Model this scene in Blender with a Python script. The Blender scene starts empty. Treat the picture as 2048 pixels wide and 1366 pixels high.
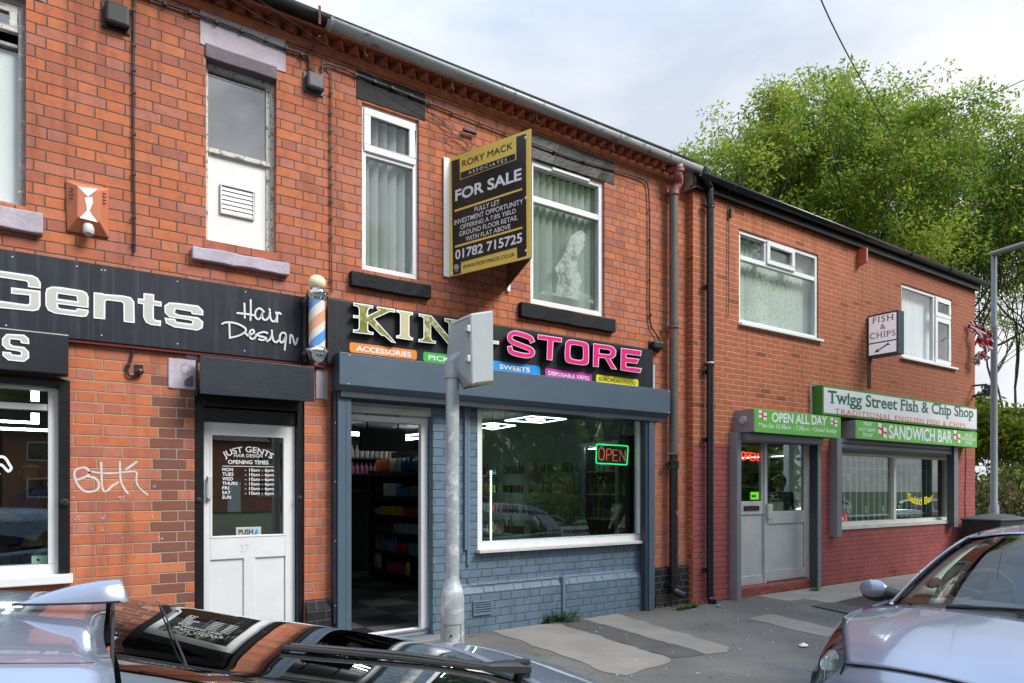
import bpy, bmesh, math, random
import numpy as np
from mathutils import Vector, Matrix
from mathutils.geometry import tessellate_polygon
random.seed(7); RNG = np.random.default_rng(7)
C = bpy.context.scene.collection
sc = bpy.context.scene
R = math.radians

# ------------------------------------------------------------------ camera
# x runs along the shop fronts, the old terrace's front wall is the plane y = 0, the street is y < 0
FOC, CAM_Y, EYE = 1365.0, 5.71, 1.44
TH = math.atan(FOC / 2016.0); SI, CO = math.sin(TH), math.cos(TH)
cd = bpy.data.cameras.new('camera'); cam = bpy.data.objects.new('camera', cd); C.objects.link(cam)
cd.sensor_width = 36; cd.lens = 36 * FOC / 2048; cd.shift_y = (978 - 683) / 2048
cd.clip_start = 0.05; cd.clip_end = 2000
cam.location = (0, -CAM_Y, EYE); cam.rotation_euler = (R(90), 0, -TH)
sc.camera = cam

# ------------------------------------------------------------------ sky, sun, exposure
SUN_EL, SUN_AZ = R(44), R(147)          # azimuth measured from +y towards +x
w = bpy.data.worlds.new('World'); sc.world = w; w.use_nodes = True
nt = w.node_tree; nt.nodes.clear()
def nn(nt, t, **kw):
    n = nt.nodes.new(t)
    for k, v in kw.items(): setattr(n, k, v)
    return n
sky = nn(nt, 'ShaderNodeTexSky', sky_type='NISHITA', sun_disc=False)
sky.sun_elevation = SUN_EL; sky.sun_rotation = SUN_AZ; sky.air_density = 1.2; sky.dust_density = 2.5
tc = nn(nt, 'ShaderNodeTexCoord')
mp = nn(nt, 'ShaderNodeMapping'); mp.inputs['Scale'].default_value = (1, 1, 2.2)
no = nn(nt, 'ShaderNodeTexNoise'); no.inputs['Scale'].default_value = 2.1; no.inputs['Detail'].default_value = 7; no.inputs['Roughness'].default_value = .55
cr = nn(nt, 'ShaderNodeValToRGB'); e = cr.color_ramp.elements
e[0].position = .36; e[0].color = (4.15, 4.5, 5.1, 1); e[1].position = .60; e[1].color = (6.35, 6.3, 6.3, 1)
no2 = nn(nt, 'ShaderNodeTexNoise'); no2.inputs['Scale'].default_value = 1.3; no2.inputs['Detail'].default_value = 5
cr2 = nn(nt, 'ShaderNodeValToRGB'); f = cr2.color_ramp.elements
f[0].position = .30; f[0].color = (.90, .90, .90, 1); f[1].position = .5; f[1].color = (.97, .97, .97, 1)
mx = nn(nt, 'ShaderNodeMix', data_type='RGBA')
bg = nn(nt, 'ShaderNodeBackground'); bg.inputs['Strength'].default_value = .10
ou = nn(nt, 'ShaderNodeOutputWorld')
L = nt.links.new
L(tc.outputs['Generated'], mp.inputs[0]); L(mp.outputs[0], no.inputs['Vector']); L(mp.outputs[0], no2.inputs['Vector'])
L(no.outputs['Fac'], cr.inputs[0]); L(no2.outputs['Fac'], cr2.inputs[0])
L(cr2.outputs[0], mx.inputs[0]); L(sky.outputs[0], mx.inputs[6]); L(cr.outputs[0], mx.inputs[7])
# overcast skies are brighter overhead than near the horizon
sx = nn(nt, 'ShaderNodeSeparateXYZ'); mr = nn(nt, 'ShaderNodeMapRange', interpolation_type='SMOOTHSTEP')
mr.inputs[1].default_value = .50; mr.inputs[2].default_value = .95; mr.inputs[3].default_value = 1.0; mr.inputs[4].default_value = 2.6
vm = nn(nt, 'ShaderNodeVectorMath', operation='SCALE')
L(tc.outputs['Generated'], sx.inputs[0]); L(sx.outputs[2], mr.inputs[0]); L(mx.outputs[2], vm.inputs[0]); L(mr.outputs[0], vm.inputs['Scale'])
tn = nn(nt, 'ShaderNodeMix', data_type='RGBA', blend_type='MULTIPLY'); tn.inputs[7].default_value = (.66, .86, 1.10, 1); hz = nn(nt, 'ShaderNodeMapRange'); hz.inputs[1].default_value = .45; hz.inputs[2].default_value = .85
L(sx.outputs[2], hz.inputs[0]); L(hz.outputs[0], tn.inputs[0]); L(vm.outputs[0], tn.inputs[6]); # heavier cloud over the street side of the sky
dk = nn(nt, 'ShaderNodeMix', data_type='RGBA', blend_type='MULTIPLY'); n3 = nn(nt, 'ShaderNodeTexNoise'); n3.inputs['Scale'].default_value = 8.0; n3.inputs['Detail'].default_value = 6; c3 = nn(nt, 'ShaderNodeValToRGB'); g3 = c3.color_ramp.elements
g3[0].position = .40; g3[0].color = (.34, .37, .42, 1); g3[1].position = .62; g3[1].color = (1, 1, 1, 1)
my = nn(nt, 'ShaderNodeMapRange', interpolation_type='SMOOTHSTEP'); my.inputs[1].default_value = .15; my.inputs[2].default_value = -.25; my.inputs[3].default_value = 0; my.inputs[4].default_value = .55
L(sx.outputs[1], my.inputs[0]); L(mp.outputs[0], n3.inputs['Vector']); L(n3.outputs['Fac'], c3.inputs[0]); L(my.outputs[0], dk.inputs[0]); L(tn.outputs[2], dk.inputs[6]); L(c3.outputs[0], dk.inputs[7]); L(dk.outputs[2], bg.inputs['Color']); L(bg.outputs[0], ou.inputs[0])
sl = bpy.data.lights.new('sun', 'SUN'); sl.energy = 2.6; sl.angle = R(24); sl.color = (1, .955, .89)
so = bpy.data.objects.new('sun', sl); C.objects.link(so)
so.rotation_euler = (R(90) - SUN_EL, 0, math.pi - SUN_AZ)
so.location = (10, -20, 30)
sc.view_settings.view_transform = 'Standard'; sc.view_settings.look = 'None'
sc.view_settings.exposure = 0.8; sc.view_settings.gamma = 1.0
sc.cycles.max_bounces = 8; sc.cycles.transparent_max_bounces = 16; sc.cycles.use_denoising = True
sc.cycles.caustics_reflective = False; sc.cycles.caustics_refractive = False

# ------------------------------------------------------------------ surveying helpers
def P(px, py, y=0.0):
    """the point of the plane y = const (parallel to the fronts) measured at a photo pixel"""
    dx = (px - 1024) / FOC; t = (CAM_Y + y) / (CO - dx * SI)
    return Vector((t * (SI + dx * CO), y, EYE + t * (978 - py) / FOC))
def PX(px, y=0.0): return P(px, 978, y).x
def PZ(px, py, y=0.0): return P(px, py, y).z
YF = -0.095                               # front wall of the newer fish shop

# ------------------------------------------------------------------ objects
def link(o, parent=None):
    C.objects.link(o)
    if parent is not None:
        o.parent = parent
        o.matrix_parent_inverse = parent.matrix_world.inverted() if parent.type != 'EMPTY' else Matrix.Translation(parent['base']).inverted()
    return o
def tag(o, label=None, cat=None, group=None, kind=None):
    if label: o['label'] = label
    if cat: o['category'] = cat
    if group: o['group'] = group
    if kind: o['kind'] = kind
    return o
def thing(name, label, cat, loc=(0, 0, 0), group=None):
    o = bpy.data.objects.new(name, None); o.empty_display_size = .2
    o.location = loc; o['base'] = list(loc); C.objects.link(o)
    return tag(o, label, cat, group)
def kids(o): return [c for c in bpy.data.objects if c.parent == o]
def copy_tree(o, parent=None, children=None):
    c = o.copy(); C.objects.link(c)
    if parent is not None: c.parent = parent
    for ch in (children if children is not None else kids(o)): copy_tree(ch, c)
    return c

def mitre(pts, d, closed=True):
    """offset a 2-D polyline by d to its left"""
    n = len(pts); out = []
    for i in range(n):
        a, b, c = pts[i - 1], pts[i], pts[(i + 1) % n]
        if not closed and i == 0: a = (2 * b[0] - c[0], 2 * b[1] - c[1])
        if not closed and i == n - 1: c = (2 * b[0] - a[0], 2 * b[1] - a[1])
        u = (b[0] - a[0], b[1] - a[1]); v = (c[0] - b[0], c[1] - b[1])
        lu = math.hypot(*u) or 1e-9; lv = math.hypot(*v) or 1e-9
        n1 = (-u[1] / lu, u[0] / lu); n2 = (-v[1] / lv, v[0] / lv)
        m = (n1[0] + n2[0], n1[1] + n2[1]); k = m[0] * n1[0] + m[1] * n1[1]
        k = max(k, .45)
        out.append((b[0] + m[0] * d / k, b[1] + m[1] * d / k))
    return out
def area2(p): return sum(p[i - 1][0] * p[i][1] - p[i][0] * p[i - 1][1] for i in range(len(p))) / 2
def inset(p, d):
    return mitre(p, d if area2(p) > 0 else -d)
def spline(pts, k=6, closed=False):
    """Catmull-Rom through the points (tuples of any length)"""
    P_ = [np.array(p, float) for p in pts]; n = len(P_); out = []
    for i in range(n if closed else n - 1):
        a, b = P_[i], P_[(i + 1) % n]
        p0 = P_[i - 1] if (i > 0 or closed) else 2 * a - b
        p3 = P_[(i + 2) % n] if (i < n - 2 or closed) else 2 * b - a
        for j in range(k):
            t = j / k
            out.append(.5 * (2 * a + (b - p0) * t + (2 * p0 - 5 * a + 4 * b - p3) * t * t + (3 * a - p0 - 3 * b + p3) * t ** 3))
    if not closed: out.append(P_[-1])
    return [tuple(float(c) for c in q) for q in out]

class MB:
    """collects shapes; build() links them as ONE mesh object"""
    def __init__(s): s.v = []; s.f = []; s.m = []
    def add(s, vs, fs, mi=0):
        o = len(s.v); s.v += [tuple(v) for v in vs]; s.f += [tuple(i + o for i in f) for f in fs]; s.m += [mi] * len(fs); return s
    def box(s, x0, x1, y0, y1, z0, z1, mi=0):
        if x0 > x1: x0, x1 = x1, x0
        if y0 > y1: y0, y1 = y1, y0
        if z0 > z1: z0, z1 = z1, z0
        return s.add([(x, y, z) for x in (x0, x1) for y in (y0, y1) for z in (z0, z1)],
                     [(0, 1, 3, 2), (4, 6, 7, 5), (0, 4, 5, 1), (2, 3, 7, 6), (0, 2, 6, 4), (1, 5, 7, 3)], mi)
    def obox(s, c, ux, uy, uz, mi=0):
        c, ux, uy, uz = map(Vector, (c, ux, uy, uz))
        return s.add([c + a * ux + b * uy + d * uz for a in (-1, 1) for b in (-1, 1) for d in (-1, 1)],
                     [(0, 1, 3, 2), (4, 6, 7, 5), (0, 4, 5, 1), (2, 3, 7, 6), (0, 2, 6, 4), (1, 5, 7, 3)], mi)
    def poly(s, pts, mi=0): return s.add(pts, [tuple(range(len(pts)))], mi)
    def tube(s, path, r, n=8, mi=0, caps=True, closed=False):
        path = [Vector(p) for p in path]; m = len(path); vs = []; ref = None
        for i, p in enumerate(path):
            if closed: d = path[(i + 1) % m] - path[i - 1]
            else: d = path[min(i + 1, m - 1)] - path[max(i - 1, 0)]
            d.normalize()
            if ref is None: ref = Vector((0, 0, 1)) if abs(d.z) < .9 else Vector((1, 0, 0))
            a = (ref - d * ref.dot(d)).normalized(); b = d.cross(a); ref = a
            rr = r[i] if isinstance(r, (list, tuple)) else r
            vs += [p + (a * math.cos(2 * math.pi * k / n) + b * math.sin(2 * math.pi * k / n)) * rr for k in range(n)]
        fs = [(i * n + k, i * n + (k + 1) % n, ((i + 1) % m) * n + (k + 1) % n, ((i + 1) % m) * n + k) for i in range(m if closed else m - 1) for k in range(n)]
        if caps and not closed: fs += [tuple(range(n))[::-1], tuple((m - 1) * n + k for k in range(n))]
        return s.add(vs, fs, mi)
    def lathe(s, prof, c, n=24, axis=(0, 0, 1), mi=0):
        """prof: (radius, height) pairs along axis from c"""
        ax = Vector(axis).normalized(); a = Vector((1, 0, 0)) if abs(ax.x) < .9 else Vector((0, 1, 0))
        a = (a - ax * a.dot(ax)).normalized(); b = ax.cross(a); c = Vector(c); vs = []
        for r, h in prof:
            vs += [c + ax * h + (a * math.cos(2 * math.pi * k / n) + b * math.sin(2 * math.pi * k / n)) * max(r, 1e-4) for k in range(n)]
        m = len(prof)
        fs = [(i * n + k, i * n + (k + 1) % n, (i + 1) * n + (k + 1) % n, (i + 1) * n + k) for i in range(m - 1) for k in range(n)]
        fs += [tuple(range(n))[::-1], tuple((m - 1) * n + k for k in range(n))]
        return s.add(vs, fs, mi)
    def flat(s, loops, place, mi=0):
        """fill 2-D loops (outer + holes), place(x, y) -> 3-D"""
        tri = tessellate_polygon([[Vector((p[0], p[1], 0)) for p in lp] for lp in loops])
        al = [p for lp in loops for p in lp]
        return s.add([place(*p) for p in al], [tuple(t) for t in tri], mi)
    def slab(s, loops, front, back, mi=0, ms=None, cap_back=False):
        """2-D loops extruded between the maps front(x, y) and back(x, y)"""
        s.flat(loops, front, mi)
        if cap_back: s.flat(loops, back, mi)
        for lp in loops:
            n = len(lp); s.add([front(*p) for p in lp] + [back(*p) for p in lp],
                               [(i, (i + 1) % n, n + (i + 1) % n, n + i) for i in range(n)], mi if ms is None else ms)
        return s
    def ribbon(s, pts, wd, place, closed=False, mi=0):
        a = mitre(pts, wd / 2, closed); b = mitre(pts, -wd / 2, closed); n = len(pts)
        return s.add([place(*p) for p in a] + [place(*p) for p in b],
                     [(i, (i + 1) % n, n + (i + 1) % n, n + i) for i in range(n if closed else n - 1)], mi)
    def grid(s, g, mi=0, flip=False):
        """g[i][j] 3-D points"""
        r, c = len(g), len(g[0])
        fs = [(i * c + j, i * c + j + 1, (i + 1) * c + j + 1, (i + 1) * c + j) for i in range(r - 1) for j in range(c - 1)]
        if flip: fs = [f[::-1] for f in fs]
        return s.add([p for row in g for p in row], fs, mi)
    def sphere(s, c, r, n=16, m=10, sc_=(1, 1, 1), mi=0):
        c = Vector(c); vs = []
        for i in range(m + 1):
            th = math.pi * i / m
            for k in range(n):
                a = 2 * math.pi * k / n
                vs.append(c + Vector((r * sc_[0] * math.sin(th) * math.cos(a), r * sc_[1] * math.sin(th) * math.sin(a), r * sc_[2] * math.cos(th))))
        return s.add(vs, [(i * n + k, (i + 1) * n + k, (i + 1) * n + (k + 1) % n, i * n + (k + 1) % n) for i in range(m) for k in range(n)], mi)
    def build(s, name, mat, parent=None, bev=0, smooth=False, label=None, fix=True, solid=0, sub=0, ang=40):
        me = bpy.data.meshes.new(name); me.from_pydata(s.v, [], s.f)
        for m in (mat if isinstance(mat, (list, tuple)) else [mat]): me.materials.append(m)
        if len(set(s.m)) > 1: me.polygons.foreach_set('material_index', s.m)
        if fix:
            bm = bmesh.new(); bm.from_mesh(me)
            bmesh.ops.remove_doubles(bm, verts=bm.verts, dist=1e-5)
            bmesh.ops.recalc_face_normals(bm, faces=bm.faces); bm.to_mesh(me); bm.free()
        o = bpy.data.objects.new(name, me); link(o, parent)
        if smooth:
            me.polygons.foreach_set('use_smooth', [True] * len(me.polygons))
            if ang < 180: me.set_sharp_from_angle(angle=R(ang))
        if solid: md = o.modifiers.new('t', 'SOLIDIFY'); md.thickness = solid; md.offset = 0
        if sub: md = o.modifiers.new('s', 'SUBSURF'); md.levels = md.render_levels = sub
        if bev:
            md = o.modifiers.new('b', 'BEVEL'); md.width = bev; md.segments = 2; md.limit_method = 'ANGLE'; md.angle_limit = R(35)
        if label: o['label'] = label
        return o

_tc = {}
def glyphs(body, bold=0.0, spacing=1.0):
    """flat outline letters of a text as 2-D verts and faces, cap height 1, baseline 0, left edge 0"""
    k = (body, bold, spacing)
    if k not in _tc:
        cu = bpy.data.curves.new('t', 'FONT'); cu.body = body; cu.offset = bold; cu.resolution_u = 4; cu.space_character = spacing
        o = bpy.data.objects.new('t', cu); C.objects.link(o)
        dg = bpy.context.evaluated_depsgraph_get(); me = bpy.data.meshes.new_from_object(o.evaluated_get(dg))
        v = [(a.co.x, a.co.y) for a in me.vertices]; fs = [tuple(p.vertices) for p in me.polygons]
        bpy.data.objects.remove(o); bpy.data.curves.remove(cu); bpy.data.meshes.remove(me)
        x0 = min(a[0] for a in v); x1 = max(a[0] for a in v)
        _tc[k] = ([((a[0] - x0) / (x1 - x0), a[1] / .69) for a in v], fs)
    return _tc[k]
def serifs(body, bold, spacing, wd, cap, thick=.075, ext=.6):
    """little slabs for the feet and heads of upright strokes: (u0, u1, q) in text units"""
    v, f = glyphs(body, bold, spacing); cnt = {}
    for t in f:
        for i in range(len(t)): k = tuple(sorted((t[i], t[(i + 1) % len(t)]))); cnt[k] = cnt.get(k, 0) + 1
    out = []
    for (i, j), n in cnt.items():
        a, b = v[i], v[j]; L_ = abs(a[0] - b[0]) * wd / cap
        if n == 1 and abs(a[1] - b[1]) < .012 and .06 < L_ < .34:
            m = (a[1] + b[1]) / 2
            if abs(m) < .09 or abs(m - 1) < .11 or abs(m - .66) < .09 or m < -.2:
                u0, u1 = sorted((a[0], b[0])); e_ = ext * (u1 - u0); up = -1 if m > .4 else 1; out.append((u0 - e_, u1 + e_, m, m + up * thick))
    return out
def write(mb, body, place, wd, cap, bold=.012, shear=0, mi=0, bend=None, spacing=1.0, x0=0, z0=0, serif=0):
    """set a text into mb: place(u, v) -> 3-D; the text is wd wide, its capitals cap high"""
    v, f = glyphs(body, bold, spacing); out = []
    for a, b in v:
        u, q = a * wd + b * cap * shear, b * cap
        if bend: u, q = bend(u, q)
        out.append(place(x0 + u, z0 + q))
    mb.add(out, f, mi)
    if serif:
        A_, B_, C_ = (Vector(place(*q)) for q in ((0, 0), (1, 0), (0, 1))); nrm = (B_ - A_).cross(C_ - A_).normalized(); 
        if nrm.dot(Vector((0, -CAM_Y, EYE)) - A_) < 0: nrm = -nrm
        for u0, u1, q0, q1 in serifs(body, bold, spacing, wd, cap, serif): mb.poly([Vector(place(x0 + u * wd, z0 + q * cap)) + nrm * .0007 for u, q in ((u0, q0), (u1, q0), (u1, q1), (u0, q1))], mi)
def wall_place(y): return lambda u, v: (u, y, v)
def write_px(mb, body, a, b, cap_top, y, bold=.012, mi=0, shear=0, spacing=1.0):
    """text on a plane y = const between two measured baseline points; cap_top: a point at capital height above a"""
    A, B, T = P(*a, y), P(*b, y), P(*cap_top, y)
    write(mb, body, lambda u, v: (A.x + u, y, A.z + v + (B.z - A.z) * u / (B.x - A.x)), B.x - A.x, T.z - A.z, bold, shear, mi, None, spacing)
def trace(scale, ox, oy, y):
    """map from points traced in an enlarged crop of the survey photo to the plane y = const"""
    return lambda u, v: tuple(P(ox + u / scale, oy + v / scale, y))
# ------------------------------------------------------------------ materials
def srgb(r, g=None, b=None):
    if g is None: g = b = r
    return tuple(((c / 255) / 12.92 if c <= 10 else ((c / 255 + .055) / 1.055) ** 2.4) for c in (r, g, b))
class G:
    """a small node-graph writer"""
    def __init__(s, name):
        s.mat = bpy.data.materials.new(name); s.mat.use_nodes = True; s.nt = s.mat.node_tree; s.nt.nodes.clear()
        s.out = s.nt.nodes.new('ShaderNodeOutputMaterial')
    def n(s, t, ins=None, **kw):
        nd = s.nt.nodes.new('ShaderNode' + t)
        for k, v in kw.items(): setattr(nd, k, v)
        for k, v in (ins or {}).items():
            sk = nd.inputs[k]
            if isinstance(v, bpy.types.NodeSocket): s.nt.links.new(v, sk)
            elif isinstance(v, tuple) and len(v) == 3 and sk.type == 'RGBA': sk.default_value = (*v, 1)
            else: sk.default_value = v
        return nd
    def m(s, op, a, b=0.0, c=None, clamp=False):
        d = {0: a, 1: b}
        if c is not None: d[2] = c
        return s.n('Math', d, operation=op, use_clamp=clamp).outputs[0]
    def mix(s, f, a, b, blend='MIX'):
        return s.n('Mix', {0: f, 6: a, 7: b}, data_type='RGBA', blend_type=blend).outputs[2]
    def ramp(s, f, *stops, interp='LINEAR'):
        nd = s.n('ValToRGB', {0: f}); nd.color_ramp.interpolation = interp; e = nd.color_ramp.elements
        while len(e) < len(stops): e.new(.5)
        for q, (p, c) in zip(e, stops): q.position = p; q.color = (*c, 1) if isinstance(c, tuple) else (c, c, c, 1)
        return nd.outputs[0]
    def sstep(s, x, a, b):
        return s.n('MapRange', {0: x, 1: a, 2: b}, interpolation_type='SMOOTHSTEP').outputs[0]
    def noise(s, scale, detail=3, rough=.55, vec=None, col=False, dist=0):
        d = {'Scale': scale, 'Detail': detail, 'Roughness': rough, 'Distortion': dist}
        if vec is not None: d['Vector'] = vec
        else: d['Vector'] = s.pos()
        return s.n('TexNoise', d).outputs['Color' if col else 'Fac']
    def pos(s):
        if not hasattr(s, '_p'): s._p = s.n('NewGeometry')
        return s._p.outputs['Position']
    def xyz(s, v): return s.n('SeparateXYZ', {0: v}).outputs
    def vec(s, x, y, z): return s.n('CombineXYZ', {0: x, 1: y, 2: z}).outputs[0]
    def bump(s, h, strength=.5, dist=.01, normal=None):
        d = {'Height': h, 'Strength': strength, 'Distance': dist}
        if normal is not None: d['Normal'] = normal
        return s.n('Bump', d).outputs[0]
    def bsdf(s, col, rough=.6, metal=0, spec=.5, normal=None, coat=0, emit=None, estr=0, alpha=None):
        d = {'Base Color': col, 'Roughness': rough, 'Metallic': metal, 'Specular IOR Level': spec, 'Coat Weight': coat, 'Coat Roughness': .03}
        if normal is not None: d['Normal'] = normal
        if emit: d['Emission Color'] = emit; d['Emission Strength'] = estr
        b = s.n('BsdfPrincipled', d); s.nt.links.new(b.outputs[0], s.out.inputs[0]); return b

def M(name, col, rough=.6, metal=0, var=.12, scale=6, bump=0, bscale=40, spec=.5, coat=0, spots=None, emit=None, estr=0, streak=0):
    """a plain procedural material: colour with cloudy variation, fine grain, optional spots (colour, amount, scale) and rain streaks"""
    g = G(name); nz = g.noise(scale, 5); fine = g.noise(scale * 9, 2)
    k = g.m('ADD', g.m('MULTIPLY', nz, .7), g.m('MULTIPLY', fine, .3))
    c = g.mix(g.sstep(k, .3, .7), tuple(x * (1 - var) for x in col), tuple(min(x * (1 + var), 1) for x in col))
    if streak:
        p = g.xyz(g.pos()); sv = g.vec(g.m('MULTIPLY', p[0], 22), g.m('MULTIPLY', p[1], 22), g.m('MULTIPLY', p[2], 1.2))
        c = g.mix(g.m('MULTIPLY', g.sstep(g.noise(1.0, 4, vec=sv), .45, .75), streak), c, tuple(min(x * 2.2 + .02, 1) for x in col))
    if spots:
        c = g.mix(g.sstep(g.noise(spots[2], 6, .65), 1 - spots[1] - .04, 1 - spots[1] + .04), c, spots[0])
    r = g.m('ADD', rough - .08, g.m('MULTIPLY', g.noise(scale * 3, 3), .16), clamp=True)
    nrm = g.bump(g.noise(bscale, 4), bump, .01) if bump else None
    g.bsdf(c, r, metal, spec, nrm, coat, emit, estr); return g.mat

def brick_mat(name, bond, course, length, tones, pale, dark=None, zsplit=None, jw=.0045, paint=None, grime=.35, headers=.333, purple=None, zoff=0, paint_top=None, gloss=.75, far_shade=None):
    g = G(name); p = g.xyz(g.pos()); nrm = g.n('NewGeometry').outputs['True Normal']
    side = g.m('GREATER_THAN', g.m('ABSOLUTE', g.xyz(nrm)[0]), .6)
    u = g.n('Mix', {0: side, 2: p[0], 3: p[1]}, data_type='FLOAT').outputs[0]
    wob = g.m('MULTIPLY', g.m('SUBTRACT', g.noise(9, 2), .5), .008); wob2 = g.m('MULTIPLY', g.m('SUBTRACT', g.noise(70, 2), .5), .006)
    zz = g.m('ADD', g.m('ADD', p[2], g.m('ADD', wob, wob2)), 10 - zoff); uu = g.m('ADD', g.m('ADD', u, wob2), 50)
    row = g.m('FLOOR', g.m('DIVIDE', zz, course)); fz = g.m('SUBTRACT', zz, g.m('MULTIPLY', row, course))
    jit = g.m('MULTIPLY', g.m('SUBTRACT', g.n('TexWhiteNoise', {'W': row}, noise_dimensions='1D').outputs['Value'], .5), length * .07)
    half = g.m('MULTIPLY', g.m('MODULO', row, 2.0), .5)
    q = g.m('ADD', g.m('DIVIDE', g.m('ADD', uu, jit), length), half)
    cell = g.m('FLOOR', q); fu = g.m('MULTIPLY', g.m('SUBTRACT', q, cell), length)
    du = g.m('MINIMUM', fu, g.m('SUBTRACT', length, fu)); ident = g.m('MULTIPLY', cell, 2.0)
    if bond == 'flemish':
        st = length * (1 - headers)
        du = g.m('MINIMUM', du, g.m('ABSOLUTE', g.m('SUBTRACT', fu, st)))
        hd_ = g.m('GREATER_THAN', fu, st); ident = g.m('ADD', ident, hd_)
        uc = g.m('SUBTRACT', g.m('ADD', g.m('MULTIPLY', g.m('SUBTRACT', cell, half), length), g.m('ADD', st / 2, g.m('MULTIPLY', hd_, length / 2))), g.m('ADD', 50.0, jit))
    dz = g.m('MINIMUM', fz, g.m('SUBTRACT', course, fz)); d = g.m('MINIMUM', du, dz)
    face = g.sstep(d, jw - .0015, jw + .003)
    wn = g.n('TexWhiteNoise', {'Vector': g.vec(ident, row, side)}, noise_dimensions='3D')
    rnd = wn.outputs['Value']; rnd2 = g.xyz(wn.outputs['Color'])[1]
    c = g.ramp(rnd, *[(i / max(len(tones) - 1, 1), t) for i, t in enumerate(tones)])
    fine = g.noise(55, 5, .7); med = g.noise(14, 4)
    c = g.mix(g.m('MULTIPLY', g.sstep(med, .42, .72), .35), c, tuple(x * .62 for x in tones[0]))
    c = g.mix(g.m('MULTIPLY', g.sstep(fine, .55, .75), .4), c, tuple(min(1, x * 1.35) for x in tones[-1]))
    if purple:                                                     # darker engineering bricks of the door jambs
        px0, px1, pz1, pc = purple
        inside = g.m('MULTIPLY', g.m('MULTIPLY', g.m('GREATER_THAN', uc, px0), g.m('LESS_THAN', uc, px1)), g.m('LESS_THAN', p[2], pz1))
        c = g.mix(g.m('MULTIPLY', g.m('MULTIPLY', inside, g.m('GREATER_THAN', rnd2, .25)), .8), c, pc)
    else:
        c = g.mix(g.m('MULTIPLY', g.m('GREATER_THAN', rnd2, .965), .6), c, tuple(x * .35 for x in tones[0]))
    mo = pale
    if dark is not None:
        mo = g.mix(g.sstep(g.m('ADD', p[2], g.m('MULTIPLY', g.noise(1.3, 2), .3)), zsplit - .05, zsplit + .3), pale, dark)
    mcol = g.mix(g.m('MULTIPLY', g.noise(30, 3), .5), mo, tuple(x * .6 for x in pale))
    c = g.mix(face, mcol, c)
    c = g.mix(g.m('MULTIPLY', g.sstep(g.noise(.9, 5), .5, .75), grime), c, tuple(x * .45 for x in tones[0]))
    sv = g.vec(g.m('MULTIPLY', u, 7.0), 0.0, g.m('MULTIPLY', p[2], .55)); c = g.mix(g.m('MULTIPLY', g.sstep(g.noise(1.0, 5, .6, sv), .48, .70), .40), c, tuple(x * .42 for x in tones[0]))
    if far_shade: c = g.mix(g.m('MULTIPLY', g.sstep(g.m('ADD', p[0], g.m('MULTIPLY', g.noise(.8, 4), 2.0)), 9.5, 13.0), .55), c, far_shade)  # shading along x put into the brick colour, duller towards the far end
    rough = .82
    if paint:
        pc = g.mix(g.sstep(g.noise(5, 4), .35, .7), tuple(x * .88 for x in paint), tuple(x * 1.1 for x in paint))
        pc = g.mix(g.m('MULTIPLY', g.m('SUBTRACT', 1.0, face), .55), pc, tuple(x * .35 for x in paint))
        pc = g.mix(g.m('MULTIPLY', g.sstep(g.noise(38, 5, .7), .66, .74), .5), pc, tuple(min(1, x * 1.8 + .05) for x in paint))
        if paint_top is not None:
            k = g.m('MULTIPLY', g.m('LESS_THAN', zz, paint_top + 10 - zoff), g.m('SUBTRACT', 1.0, side))
            c = g.mix(k, c, pc)
        else: c = pc; rough = .55
    h = g.m('ADD', g.m('MULTIPLY', face, 1.0), g.m('ADD', g.m('MULTIPLY', fine, .22), g.m('MULTIPLY', rnd2, .25)))
    g.bsdf(c, g.m('SUBTRACT', rough + .08, g.m('MULTIPLY', g.noise(20, 2), .16)), 0, .35, g.bump(h, gloss, .006)); return g.mat

def glass_mat(name, tint=(.93, .97, .95), ior=1.5, gain=1.0, base=0.0, wave=.0, rough=0.0):
    g = G(name); fc = g.n('LayerWeight', {'Blend': .5}).outputs['Facing']; f0 = ((ior - 1) / (ior + 1)) ** 2
    k = g.m('ADD', g.m('MULTIPLY', g.m('ADD', f0, g.m('MULTIPLY', g.m('POWER', fc, 5.0), 1 - f0)), gain), base, clamp=True)
    gl = {'Color': (1, 1, 1), 'Roughness': rough}
    if wave: gl['Normal'] = g.bump(g.noise(2.2, 2), wave, .02)
    a = g.n('BsdfTransparent', {'Color': tint}).outputs[0]; b = g.n('BsdfGlossy', gl).outputs[0]
    s_ = g.n('MixShader', {0: k, 1: a, 2: b}).outputs[0]; g.nt.links.new(s_, g.out.inputs[0]); return g.mat
def emit_mat(name, col, s_):
    g = G(name); e = g.n('Emission', {'Color': col, 'Strength': s_}); g.nt.links.new(e.outputs[0], g.out.inputs[0]); return g.mat

OLD_TONES = [(.37, .125, .088), (.44, .135, .070), (.53, .158, .066), (.45, .165, .118), (.56, .18, .072), (.49, .14, .062)]
m_old = brick_mat('terrace_brick', 'flemish', .0781, .354, OLD_TONES, (.40, .315, .23), (.085, .064, .052), 2.55, jw=.0034,
                  purple=(P(320, 900).x, P(392, 900).x, 2.35, (.13, .062, .05)), zoff=.03)
m_oldtop = M('cornice_brick', (.40, .118, .055), .85, var=.25, scale=9, bump=.5, bscale=60)
NEW_TONES = [(.41, .112, .05), (.45, .126, .053), (.48, .136, .058), (.43, .128, .064)]
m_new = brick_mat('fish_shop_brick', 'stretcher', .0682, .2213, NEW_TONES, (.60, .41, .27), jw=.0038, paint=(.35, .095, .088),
                  paint_top=P(1440, 891, YF).z, grime=.18, zoff=.02, far_shade=(.22, .072, .048))
m_blue = brick_mat('blue_painted_brick', 'flemish', .0781, .354, OLD_TONES, (.4, .3, .2), paint=(.125, .185, .245), zoff=.03, gloss=.9)
m_blueflat = M('blue_paint', (.135, .195, .255), .5, var=.08, bump=.15, bscale=50)
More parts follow.
